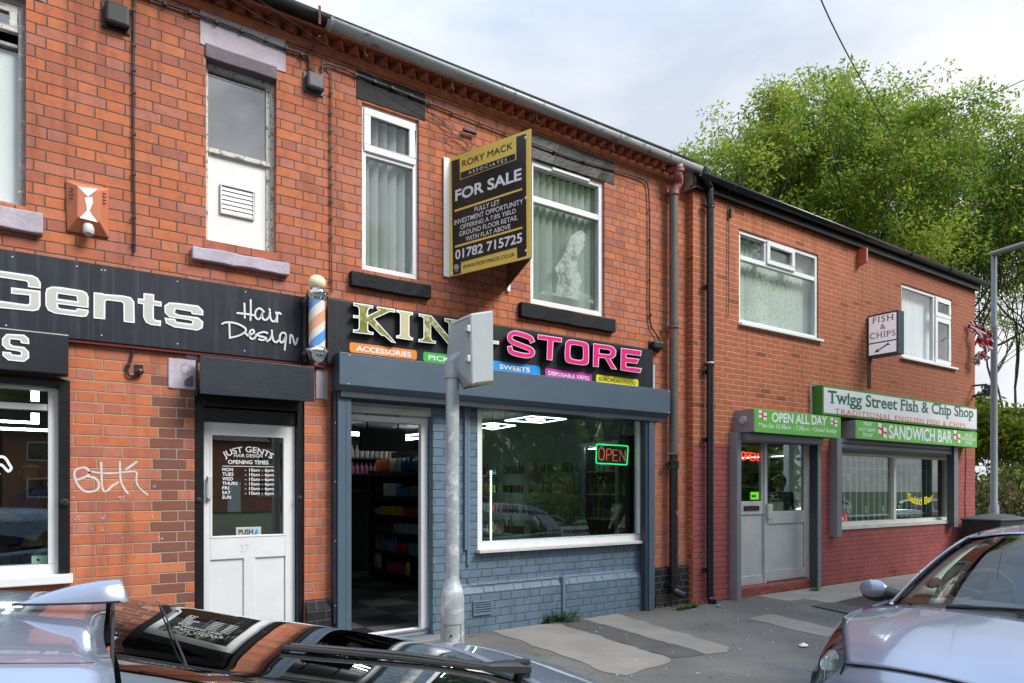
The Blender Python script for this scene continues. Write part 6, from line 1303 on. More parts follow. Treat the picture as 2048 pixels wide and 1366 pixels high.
# white security bars and a paper cup picture card in the windows
s = thing('window_bars', 'white spear topped security bars behind the fish shop window', 'security bars', (11, YF + .4, 1.0)); yb = YF + .42; xa, xb = PX(1676, yb), PX(1872, yb); zb_, zt_ = .95, PZ(1760, 925, yb)
mb = MB(); n = 19
for k in range(n):
    x = xa + (xb - xa) * k / (n - 1); mb.tube([(x, yb, zb_ - .1), (x, yb, zt_)], .010, 6); mb.lathe([(.010, 0), (.022, .03), (.002, .10)], (x, yb, zt_ - .01), 6)
mb.build('bar', m_white, s, smooth=True)
mb = MB(); [mb.box(xa, xb, yb - .008, yb + .008, z, z + .018) for z in (zt_ - .12, zb_ + .05)]; mb.build('rail', m_white, s)
mb = MB()
for k in range(1, n - 1, 3):
    x = xa + (xb - xa) * (k + .5) / (n - 1)
    for z in (1.10, 1.62):
        for sx_ in (-1, 1):
            for sz in (-1, 1): mb.tube([(x + sx_ * (.012 + .025 * math.cos(a)), yb - .012, z + sz * .03 + .025 * math.sin(a)) for a in np.linspace(0, 5.2, 9)], .006, 4)
mb.build('scroll', m_white, s)
a, b = P(63, 1100, .10), P(95, 1143, .10); s = thing('picture_card', 'white and yellow picture card standing inside the barber window corner', 'card', ((a.x + b.x) / 2, .1, b.z))
MB().box(a.x, b.x, .135, .139, b.z, PZ(63, 1112, .13)).build('card', m_boardwhite, s); hq = zoomed(528 / 170, 0, 740, flat_y(.1335)); mb = MB(); mb.flat([[(200, 1240), (292, 1238), (292, 1250), (200, 1253)]], hq); mb.flat([[(200, 1160), (295, 1155), (295, 1158), (200, 1164)]], hq); mb.build('yellow_band', m_lemon, s, fix=False)
mb = MB(); mb.flat([[(224, 1178), (236, 1168), (250, 1180), (236, 1192)]], hq); mb.flat([[(222, 1222), (245, 1206), (270, 1214), (268, 1228), (245, 1238)]], hq); mb.build('print', m_darkgrey, s, fix=False)
mb = MB(); mb.flat([[(198, 1150), (300, 1078), (300, 1150)]], zoomed(528 / 170, 0, 740, flat_y(.14))); mb.build('grey_backing', m_boxgrey, s, fix=False, solid=.003)

# ------------------------------------------------------------------ people behind the glass
m_skin = M('skin', (.42, .22, .15), .55, var=.1, scale=15); m_hair = M('dark_hair', (.03, .022, .016), .8); m_trouser = M('dark_trousers', (.02, .022, .03), .85)
def plaid_mat():
    g = G('plaid_shirt'); p = g.xyz(g.pos()); st = lambda v, f, w_: g.m('LESS_THAN', g.m('FRACT', g.m('ADD', g.m('MULTIPLY', v, f), 50.0)), w_)
    c = g.mix(.0, (.035, .07, .16), (.035, .07, .16)); c = g.mix(g.m('MULTIPLY', st(p[0], 9.0, .28), .7), c, (.02, .10, .06)); c = g.mix(g.m('MULTIPLY', st(p[2], 9.0, .28), .6), c, (.02, .10, .06))
    c = g.mix(g.m('MULTIPLY', st(p[0], 9.0, .06), .8), c, (.5, .5, .42)); c = g.mix(g.m('MULTIPLY', st(p[2], 9.0, .06), .8), c, (.5, .5, .42)); g.bsdf(c, .9); return g.mat
def skin_mesh(name, chains, mat, parent, sub=2):
    """chains: lists of (point, radius); chains share points by value; grown with a Skin modifier"""
    idx = {}; vs = []; rs = []; es = []
    for ch in chains:
        pr = None
        for p, r in ch:
            k = tuple(round(c, 4) for c in p)
            if k not in idx: idx[k] = len(vs); vs.append(k); rs.append(r)
            i = idx[k]
            if pr is not None and i != pr: es.append((pr, i))
            pr = i
    me = bpy.data.meshes.new(name); me.from_pydata(vs, es, []); me.materials.append(mat); o = bpy.data.objects.new(name, me); link(o, parent)
    md = o.modifiers.new('k', 'SKIN'); md.use_smooth_shade = True
    for i, sv in enumerate(me.skin_vertices[0].data):
        r = rs[i]; sv.radius = r if isinstance(r, tuple) else (r, r); sv.use_root = (i == 0)
    m2 = o.modifiers.new('s', 'SUBSURF'); m2.levels = m2.render_levels = sub; return o
def person(label, x, y, z0, h, face, shirt, arms, hair=True):
    """standing figure; face = heading angle; arms: (elbow, wrist) offsets for each side in body axes (forward, left, up), in units of the height"""
    s = thing('person', label, 'person', (x, y, z0)); ca, sa = math.cos(face), math.sin(face)
    W = lambda f, l, u: (x + (f * ca - l * sa) * h, y + (f * sa + l * ca) * h, z0 + u * h)
    pel, che, nec, hd = W(0, 0, .53), W(.0, 0, .73), W(.0, 0, .845), W(.012, 0, .925)
    body = [[(pel, (.085 * h, .07 * h)), (W(0, 0, .63), (.078 * h, .062 * h)), (che, (.092 * h, .068 * h)), (W(0, 0, .81), .05 * h), (nec, .033 * h), (W(.006, 0, .885), .043 * h), (hd, .058 * h), (W(.008, 0, .965), .047 * h)]]
    sh = [[(pel, (.093 * h, .078 * h)), (W(0, 0, .63), (.086 * h, .07 * h)), (che, (.10 * h, .076 * h)), (W(0, 0, .815), .05 * h)]]; tr = [[(pel, (.09 * h, .076 * h))]]
    for sd, (el, wr) in zip((1, -1), arms):
        sp = W(0, .115 * sd, .80); e_, w_ = W(*el), W(*wr); body.append([(che, (.092 * h, .068 * h)), (sp, .040 * h), (e_, .027 * h), (w_, .018 * h)]); sh.append([(che, (.10 * h, .076 * h)), (sp, .048 * h), (tuple((a + b) / 2 for a, b in zip(sp, e_)), .040 * h), (e_, .036 * h)])
        d = Vector(w_) - Vector(e_); d.normalize(); sd_ = d.cross(Vector((0, 0, 1))).normalized(); pm = Vector(w_) + d * .045 * h; body.append([(w_, .018 * h), (tuple(pm), .02 * h)])
        for k in range(4): b0 = pm + sd_ * (k - 1.5) * .011 * h; L_ = (.04, .046, .043, .034)[k] * h; body.append([(tuple(pm), .02 * h), (tuple(b0 + d * .018 * h), .0065 * h), (tuple(b0 + d * (.018 * h + L_ * .55) + Vector((0, 0, -.006 * h))), .006 * h), (tuple(b0 + d * (.016 * h + L_) + Vector((0, 0, -.016 * h))), .0048 * h)])
        tb_ = Vector(w_) + d * .02 * h + sd_ * .016 * h * sd; body.append([(w_, .018 * h), (tuple(tb_), .008 * h), (tuple(tb_ + d * .022 * h + sd_ * .012 * h * sd), .0065 * h)])
        hip, kn, an, toe = W(0, .052 * sd, .50), W(.01, .055 * sd, .28), W(-.005, .055 * sd, .045), W(.085, .06 * sd, .02)
        body.append([(pel, (.085 * h, .07 * h)), (hip, .052 * h), (kn, .034 * h), (an, .022 * h), (toe, .018 * h)]); tr.append([(pel, (.09 * h, .076 * h)), (hip, .062 * h), (kn, .044 * h), (an, .036 * h)])
    b_ = skin_mesh('body', body, m_skin, s); skin_mesh('shirt', sh, shirt, s); skin_mesh('trousers', tr, m_trouser, s)
    mb = MB(); mb.sphere(W(.062, 0, .915), .012 * h, 8, 6, (1, .8, 1.3)); [mb.sphere(W(.008, .058 * q, .922), .014 * h, 8, 6, (.6, .5, 1.3)) for q in (1, -1)]; mb.build('nose_and_ears', m_skin, s, smooth=True)
    mb = MB(); [mb.sphere(W(.056, .022 * q, .93), .007 * h, 8, 6) for q in (1, -1)]; mb.box(*sorted((W(.06, -.016, .885)[0], W(.063, .016, .885)[0])), *sorted((W(.06, -.016, .885)[1], W(.063, .016, .885)[1])), W(0, 0, .884)[2], W(0, 0, .889)[2]); mb.build('eyes_and_mouth', m_hair, s)
    if hair: mb = MB(); mb.sphere(W(-.008, 0, .945), .066 * h, 16, 10, (1, 1, .92)); mb.v = [v if v[2] > W(0, 0, .925)[2] else (v[0], v[1], W(0, 0, .925)[2]) for v in mb.v]; mb.build('hair', m_hair, s, smooth=True)
    return s
person('person in a checked shirt standing inside the fish shop door', P(1560, 978, .95).x, .95, GZ, 1.62, R(-110), plaid_mat(), [((.06, .17, .62), (.19, .12, .57)), ((.05, -.17, .62), (.18, -.10, .60))])
person('person in a blue shirt with raised forearms inside the barber shop', P(70, 978, 1.1).x, 1.1, .1, 1.60, R(195), M('blue_shirt', (.02, .055, .22), .85), [((.10, .15, .68), (.24, .06, .74)), ((.10, -.16, .66), (.25, -.04, .68))], False)
# ------------------------------------------------------------------ plants
def leaf_mat(name, a, b, c_=None):
    g = G(name); n1 = g.noise(.30, 4); n2 = g.noise(2.2, 3); k = g.m('ADD', g.m('MULTIPLY', n1, .5), g.m('MULTIPLY', n2, .5))
    c = g.mix(g.sstep(k, .38, .62), a, b)
    c = g.mix(g.m('MULTIPLY', g.sstep(g.noise(1.4, 3), .52, .64), .6), c, tuple(x * .45 for x in a))
    if c_: c = g.mix(g.sstep(g.noise(5, 2), .55, .62), c, c_)
    d = g.n('BsdfPrincipled', {'Base Color': c, 'Roughness': .55, 'Specular IOR Level': .3}); t = g.n('BsdfTranslucent', {'Color': c}); s_ = g.n('MixShader', {0: .55, 1: d.outputs[0], 2: t.outputs[0]}); g.nt.links.new(s_.outputs[0], g.out.inputs[0]); return g.mat
m_leaf = leaf_mat('ash_leaves', (.13, .255, .024), (.38, .43, .055)); m_leafdark = leaf_mat('mid_green_leaves', (.10, .20, .022), (.20, .31, .035)); m_bark = M('grey_brown_bark', (.085, .072, .055), .9, var=.3, bump=.5)
m_weed = leaf_mat('weed_leaves', (.05, .14, .015), (.13, .25, .03)); m_shrub = leaf_mat('pink_green_shrub', (.05, .085, .018), (.10, .13, .03), (.36, .16, .13))
def leaves_mesh(name, centres, n, spread, ln, wd, mat, parent, rng, droop=.35):
    c = np.repeat(np.asarray(centres, float), n, 0); N = len(c); off = rng.normal(0, 1, (N, 3)); off /= np.linalg.norm(off, axis=1)[:, None]; off *= (rng.random((N, 1)) ** .45) * spread; off[:, 2] *= .65
    p = c + off; d = off / (np.linalg.norm(off, axis=1)[:, None] + 1e-6) + rng.normal(0, .7, (N, 3)); d[:, 2] -= droop; d /= np.linalg.norm(d, axis=1)[:, None]
    u = np.cross(d, rng.normal(0, 1, (N, 3))); u /= np.linalg.norm(u, axis=1)[:, None]; L_ = ln * (.5 + 1.1 * rng.random((N, 1))); W_ = wd * (.7 + .6 * rng.random((N, 1)))
    nn_ = np.cross(d, u) * L_ * .12
    v = np.stack([p, p + d * L_ * .5 + u * W_ * .5 + nn_, p + d * L_, p + d * L_ * .5 - u * W_ * .5 + nn_], 1).reshape(-1, 3)
    me = bpy.data.meshes.new(name); me.vertices.add(len(v)); me.vertices.foreach_set('co', v.ravel()); me.loops.add(len(v)); me.loops.foreach_set('vertex_index', np.arange(len(v), dtype=np.int32)); me.polygons.add(N); me.polygons.foreach_set('loop_start', np.arange(0, len(v), 4, dtype=np.int32)); me.update(calc_edges=True); me.validate()
    me.materials.append(mat); o = bpy.data.objects.new(name, me); return link(o, parent)
def tree(label, base, height, spread, seed, stems, depth, leafn, mat, group=None, fork=(2, 3), lsize=(.145, .065), cl=.42, name='tree', lean=.9, fill=0):
    rng = np.random.default_rng(seed); rr = random.Random(seed); s = thing(name, label, 'tree', base, group); mb = MB(); tips = []
    bx_, by_, bz_ = base
    def env(p):  # an egg shaped crown envelope
        h = (p.z - bz_) / height; 
        if h < 0: return 9
        r = math.sqrt((p.x - bx_) ** 2 + (p.y - by_) ** 2) / spread; w_ = math.sin(min(max(h, .05), 1.0) ** .75 * math.pi) ** .55 if h < 1 else .01
        return r / max(w_, .05)
    def grow(p, d, ln, r, k):
        n = 4 if k < 3 else 3; pts = [p]; q = p.copy(); dd = d.copy()
        for i in range(n):
            dd = (dd + Vector((rr.gauss(0, .10), rr.gauss(0, .10), rr.gauss(.05, .08)))).normalized(); q = q + dd * ln / n; pts.append(q.copy())
        mb.tube(pts, [r * (1 - .38 * i / n) for i in range(n + 1)], 7 if k == 0 else 5 if k < 3 else 3, caps=False)
        if k >= depth - 2: tips.append(tuple(pts[-1])); 
        if k >= depth - 1: tips.append(tuple(pts[2]))
        if k >= depth or env(q) > 1.08: tips.append(tuple(q)); return
        m = rr.randint(*fork) + (1 if k == 0 else 0)
        for j in range(m):
            a = rr.uniform(0, 2 * math.pi); t = rr.uniform(.28, .62) if k else rr.uniform(.2, .5)
            ax = dd.cross(Vector((math.cos(a), math.sin(a), .3))).normalized(); nd = (dd * math.cos(t) + ax * math.sin(t) + Vector((0, 0, .10))).normalized()
            st = pts[-1] if j < 2 else pts[rr.randint(2, n)]
            grow(st.copy(), nd, ln * rr.uniform(.66, .86), r * rr.uniform(.52, .66), k + 1)
    for i in range(stems):
        a = 2 * math.pi * i / stems + rr.uniform(-.4, .4); t = rr.uniform(.25, 1.0) * lean * .6
        grow(Vector(base) + Vector((math.cos(a) * .2, math.sin(a) * .2, 0)), Vector((math.cos(a) * math.sin(t), math.sin(a) * math.sin(t), math.cos(t))), height * rr.uniform(.25, .32), height * .0085 * (1.7 if stems < 3 else 1), 0)
    mb.build('trunk', m_bark, s, fix=False, smooth=True, ang=180)
    tips_ = [t for t in tips if t[2] > bz_ + .12 * height]
    for _ in range(fill):
        a = rr.uniform(0, 6.28); h = rr.uniform(.55, .97); w_ = math.sin(h ** .75 * math.pi) ** .55 * spread * rr.uniform(.62, 1.0); tips_.append((bx_ + w_ * math.cos(a), by_ + w_ * math.sin(a), bz_ + h * height))
    leaves_mesh('crown', tips_, leafn, cl, lsize[0], lsize[1], mat, s, rng); print('tree', label[:20], len(tips_)); return s
def at(px, t, z=GZ): v = T3(px, 978, t); return (v.x, v.y, z)
t1 = tree('large spreading ash tree with many stems behind the fish shop roof', at(1660, 27), 16.4, 8.6, 5, 9, 6, 17, m_leaf, 'trees behind the shops', fill=380)
tree('broad ash tree with long bare branches beside the street lamp', at(2190, 25), 14.0, 8.2, 11, 6, 6, 10, m_leaf, 'trees behind the shops', fill=140)
tree('slim ash tree at the end of the grey gutter', at(1410, 31), 16.6, 4.2, 23, 6, 5, 20, m_leaf, 'trees behind the shops', fill=60)
tree('low leafy tree just behind the fish shop corner', at(1950, 23), 4.3, 1.7, 31, 3, 5, 14, m_leaf, 'trees behind the shops', lsize=(.16, .10), fill=40)
def shrub(label, base, rx, ry, h, n, mat, seed, ls=(.14, .07), k=24, name='shrub', cat='shrub'):
    rr = random.Random(seed); rng = np.random.default_rng(seed); s = thing(name, label, cat, base); mb = MB(); c = []
    for i in range(n):
        a = rr.uniform(0, 6.28); q = math.sqrt(rr.random()); z = h * rr.uniform(.15, 1) * (1 - .45 * q * q); c.append((base[0] + rx * q * math.cos(a), base[1] + ry * q * math.sin(a), base[2] + z))
        if i % 3 == 0: mb.tube([base, ((base[0] + c[-1][0]) / 2, (base[1] + c[-1][1]) / 2, base[2] + z * .6), c[-1]], .02, 4)
    mb.build('stems', m_bark, s, fix=False); leaves_mesh('foliage', c, k, .34, ls[0], ls[1], mat, s, rng, .0); return s
shrub('rounded shrub tinged pink behind the black bin', at(2022, 19), 2.9, 1.7, 2.05, 230, m_shrub, 3)
shrub('distant pale green treetop at the right edge of the sky', at(2050, 46), 5, 3, 3.4, 160, m_leaf, 9, (.35, .2), 20)
shrub('low dark hedge at the back beside the lamp post', at(1985, 27), 2.6, 1.2, 1.25, 130, m_leafdark, 14)
def weed(label, px, py, w_, h_, n, seed):
    g0 = gp(px, py); rr = random.Random(seed); s = thing('weed', label, 'weed', (g0[0], g0[1], GZ)); mb = MB(); st = MB()
    for i in range(n):
        x = g0[0] + rr.uniform(-w_, w_); y = min(g0[1] + rr.uniform(-.05, .03), -.055); hh = h_ * rr.uniform(.35, 1) * (1 - .5 * abs(x - g0[0]) / w_); lx_ = rr.uniform(-.05, .05); st.tube([(x, y, GZ), (x + lx_ * .5, y - .01, GZ + hh * .5), (x + lx_, y - .03, GZ + hh)], .0022, 4)
        for k in range(9):
            t = (k + 1) / 9; a = rr.uniform(0, 6.28); L_ = rr.uniform(.025, .055); p = Vector((x + lx_ * t, y - .03 * t, GZ + hh * t)); d = Vector((math.cos(a), math.sin(a) * .6 - .3, rr.uniform(.1, .7))).normalized(); u = d.cross(Vector((0, 0, 1))).normalized() * L_ * .16
            mb.poly([p, p + d * L_ * .5 + u, p + d * L_, p + d * L_ * .5 - u])
    st.build('stems', m_weed, s, fix=False); mb.build('leaves', m_weed, s, fix=False)
weed('tall feathery weed growing against the blue painted wall', 1142, 1243, .085, .22, 17, 1); weed('low weed tuft left of the tall one at the blue wall', 1098, 1243, .13, .15, 26, 2)
weed('bright green weed at the foot of the black plinth', 1372, 1217, .16, .055, 34, 3); weed('small weed at the base of the red painted wall', 1776, 1152, .12, .20, 16, 4); weed('tiny weed under the fish shop step', 1623, 1182, .06, .04, 10, 5)
lit = M('white_paper_scrap', (.72, .72, .74), .8); blu = M('blue_plastic_scrap', (.03, .25, .55), .5); brn = M('dry_leaf', (.20, .11, .055), .9, var=.3)
def scrap(label, px, py, sz, mat, cat='litter', group=None, name='litter'):
    g0 = gp(px, py); mb = MB(); rr = random.Random(px * 7 + py); pts = [(g0[0] + sz * rr.uniform(.6, 1) * math.cos(a), min(g0[1] + sz * rr.uniform(.6, 1) * math.sin(a), -.06), GZ + .008 + rr.uniform(0, sz * .35)) for a in np.linspace(0, 6.28, 8)[:-1]]; c = (g0[0], min(g0[1], -.06), GZ + .012 + sz * .5)
    mb.add(pts + [c], [(i, (i + 1) % 7, 7) for i in range(7)]); o = mb.build(name, mat, fix=False, solid=.002); return tag(o, label, cat, group)
scrap('crumpled white paper on the tarmac before the silver car', 1607, 1294, .055, lit)
scrap('small blue plastic scrap near the drainpipe shoe', 1437, 1214, .04, blu); scrap('blue plastic scrap among the weeds at the blue wall', 1116, 1238, .022, blu)
for px, py in ((1283, 1196), (1290, 1205), (1296, 1203), (1300, 1213), (1310, 1216), (1318, 1214), (1395, 1206), (1404, 1207), (1260, 1218), (1272, 1219)): scrap('curled dry brown leaf lying at the foot of the walls', px, py, .035, brn, 'leaf', 'dry leaves along the walls', 'dry_leaf')
rr = random.Random(9)
for k in range(46):
    px, py = rr.uniform(1150, 1640), rr.uniform(1215, 1360); scrap('tiny pale litter speck scattered on the pavement', px, py, rr.uniform(.003, .008), lit, 'litter', 'litter specks on the pavement', 'litter_speck')

# ------------------------------------------------------------------ the street opposite, seen in the glass and paintwork
for k, (x, y, rz, sc_, lab) in enumerate(((9, -25, 1, .62, 'ash tree on the grass verge across the road'), (24, -30, 2.2, .7, 'second ash tree on the verge opposite the fish shop'), (40, -24, 4, .66, 'third ash tree farther along the opposite verge'), (-10, -32, 5, .7, 'ash tree on the verge opposite the barber'))):
    o = copy_tree(t1); o.location = (x, y, -.15); o.rotation_euler.z = rz; o.scale = (sc_,) * 3; o['label'] = lab; o['group'] = 'trees on the opposite verge'
def house(x, label):
    s = thing('house', label, 'house', (x, -46, -.2)); mb = MB(); mb.box(x - 4.4, x + 4.4, -52, -46, -.2, 5.0); mb.build('wall', m_old, s)
    mb = MB(); mb.add([(x - 4.6, -45.6, 4.9), (x + 4.6, -45.6, 4.9), (x + 4.6, -49, 7.4), (x - 4.6, -49, 7.4), (x + 4.6, -52.4, 4.9), (x - 4.6, -52.4, 4.9)], [(0, 1, 2, 3), (3, 2, 4, 5), (0, 3, 5), (1, 4, 2)]); mb.build('roof', m_slate, s)
    for xx in (x - 2.4, x + 2.4):
        for z in (.9, 3.2): mb = MB(); frame(mb, xx - .8, xx + .8, z, z + 1.2, -46, -45.94, .08); w_ = mb.build('window', m_white, s); MB().box(xx - .72, xx + .72, -45.99, -45.97, z + .08, z + 1.12).build('pane', m_shopglass, w_)
    MB().box(x - .45, x + .45, -46, -45.92, -.2, 1.9).build('door', m_white, s)
for k in range(5): house(-16 + k * 9.0, ('brick house across the green opposite the barber', 'second brick house across the green', 'third brick house across the green', 'fourth brick house across the green', 'fifth brick house across the green')[k])

rng = np.random.default_rng(77); cs = [(rng.uniform(-60, 90), rng.uniform(-60, -53), rng.uniform(0, 1) ** .8 * (8 + 2.5 * math.sin(i * .37))) for i in range(1500)]
o = leaves_mesh('far_wood', cs, 9, 1.5, 1.5, 1.1, m_leafdark, None, rng, .1); tag(o, kind='stuff')
for k, (px_, py_, rx, h, lab) in enumerate(((2, -20, 2.2, 2.4, 'dark bush on the verge across the road from the store'), (12, -21, 3.0, 3.0, 'broad bush on the verge opposite the corner shop window'), (20, -19, 2.4, 2.6, 'bush on the verge beside the parked white cars'), (30, -22, 3.2, 3.4, 'tall bush on the verge opposite the fish shop'), (-8, -20, 3, 2.8, 'bush on the verge opposite the barber window'))): shrub(lab, (px_, py_, -.2), rx, 1.4, h, 110, m_leafdark, 40 + k, (.22, .13), 16)
# ------------------------------------------------------------------ parked cars
def paint(name, col, flake=.06):
    g = G(name); n1 = g.noise(900, 1); c = g.mix(g.m('MULTIPLY', n1, flake), tuple(x * .9 for x in col), tuple(min(1, x * 1.25) for x in col)); dust = g.sstep(g.noise(2.5, 6, .65), .5, .8)
    c = g.mix(g.m('MULTIPLY', dust, .05), c, (.45, .44, .42)); g.bsdf(c, g.m('ADD', .22, g.m('MULTIPLY', dust, .04)), .30, .5, None, 1.0); return g.mat
m_silverlilac = paint('silver_lilac_paint', (.255, .28, .36)); m_silverblue = paint('silver_blue_paint', (.25, .285, .375)); m_redpaint = paint('red_car_paint', (.30, .008, .012)); m_whitepaint = paint('white_car_paint', (.72, .73, .74))
m_rubber = M('black_rubber', (.012, .012, .013), .75, var=.2); m_trim = M('black_car_trim', (.018, .018, .020), .5, var=.15); m_frit = M('dark_maroon_band', (.022, .008, .008), .35); m_seam = M('panel_gap', (.004, .004, .004), .9)
m_seat = M('pale_blue_grey_seat', (.16, .20, .25), .9, var=.15, scale=10); m_dash = M('dark_dashboard', (.025, .026, .028), .7); m_pillartrim = M('pale_green_grey_trim', (.62, .72, .64), .8); m_lens = glass_mat('lamp_lens', (.86, .90, .93), 1.5, 1.8, .07); m_redlens = M('red_lamp_lens', (.35, .01, .012), .15, coat=1); m_plate = M('yellow_number_plate', (.65, .5, .06), .4); m_tyre = M('tyre_rubber', (.015, .015, .016), .85, bump=.2)
def cmr(rows, k):
    """resample a list of control rows (each a list of 3-D points) smoothly in both directions"""
    rs = [spline(r, k) for r in rows]; cols = list(zip(*rs)); cols = [spline(list(c), k) for c in cols]; return [list(r) for r in zip(*cols)]
class Car:
    """panels given in car axes: x along the car, s sideways from the centre line, z up; half panels are mirrored"""
    def __init__(s, name, label, yc, x0, group=None): s.t = thing(name, label, 'car', (x0, yc, -.15), group); s.yc = yc; s.name = name
    def w(s, p): return (p[0], s.yc + p[1], p[2])
    def panel(s, name, half, mat, parent=None, k=6, mirror=True, solid=.004, both=False, lift=0):
        """half: rows of (x, s, z) from the centre (s = 0) outwards when mirror, else free"""
        if mirror is True and half[0][0][1] > .05 and half[0][0][1] <= min(r[0][1] for r in half) + 2:
            for sg in (1, -1): o = s.panel(name, [[(x, q * sg, z) for x, q, z in r] for r in half], mat, parent, k, False, solid)
            return o
        mb = MB()
        if mirror == 'full': rows = [[(x, -q, z) for x, q, z in r[:0:-1]] + r for r in half]; g = cmr(rows, k); mb.grid([[s.w(p) for p in r] for r in g])
        elif mirror:
            g = cmr(half, k); mb.grid([[s.w(p) for p in r] for r in g]); mb.grid([[s.w((p[0], -p[1], p[2])) for p in r] for r in g], flip=True)
        else: g = cmr(half, k); mb.grid([[s.w(p) for p in r] for r in g])
        o = mb.build(name, mat, parent or s.t, smooth=True, ang=180); 
        if solid: md = o.modifiers.new('t', 'SOLIDIFY'); md.thickness = solid; md.offset = 0
        return o
    def tube(s, name, pts, r, mat, parent=None, k=5, n=8, mirror=True):
        p = spline(pts, k)
        for sg in ((1, -1) if mirror else (1,)): mb = MB(); mb.tube([s.w((a, b * sg, c)) for a, b, c in p], r, n); o = mb.build(name, mat, parent or s.t, smooth=True, ang=60)
        return o
    def wheel(s, x, sd, z, r=.29, wd=.17):
        c = s.w((x, sd, z)); ax = (0, 1 if sd > 0 else -1, 0); mb = MB(); mb.lathe([(r * .66, -wd), (r * .96, -wd), (r, -wd * .85), (r, -.02), (r * .95, 0), (r * .68, .004)], c, 28, ax); wl = mb.build('wheel', m_tyre, s.t, smooth=True, ang=50)
        mb = MB(); mb.lathe([(r * .66, -.02), (r * .62, -.035), (.04, -.01), (.03, .0)], c, 24, ax)
        for k in range(7): a = k * 2 * math.pi / 7; mb.tube([(c[0] + .04 * math.cos(a), c[1] + ax[1] * -.005, c[2] + .04 * math.sin(a)), (c[0] + r * .63 * math.cos(a), c[1] + ax[1] * -.015, c[2] + r * .63 * math.sin(a))], .02, 6)
        mb.build('rim', m_alu, wl, smooth=True, ang=40)

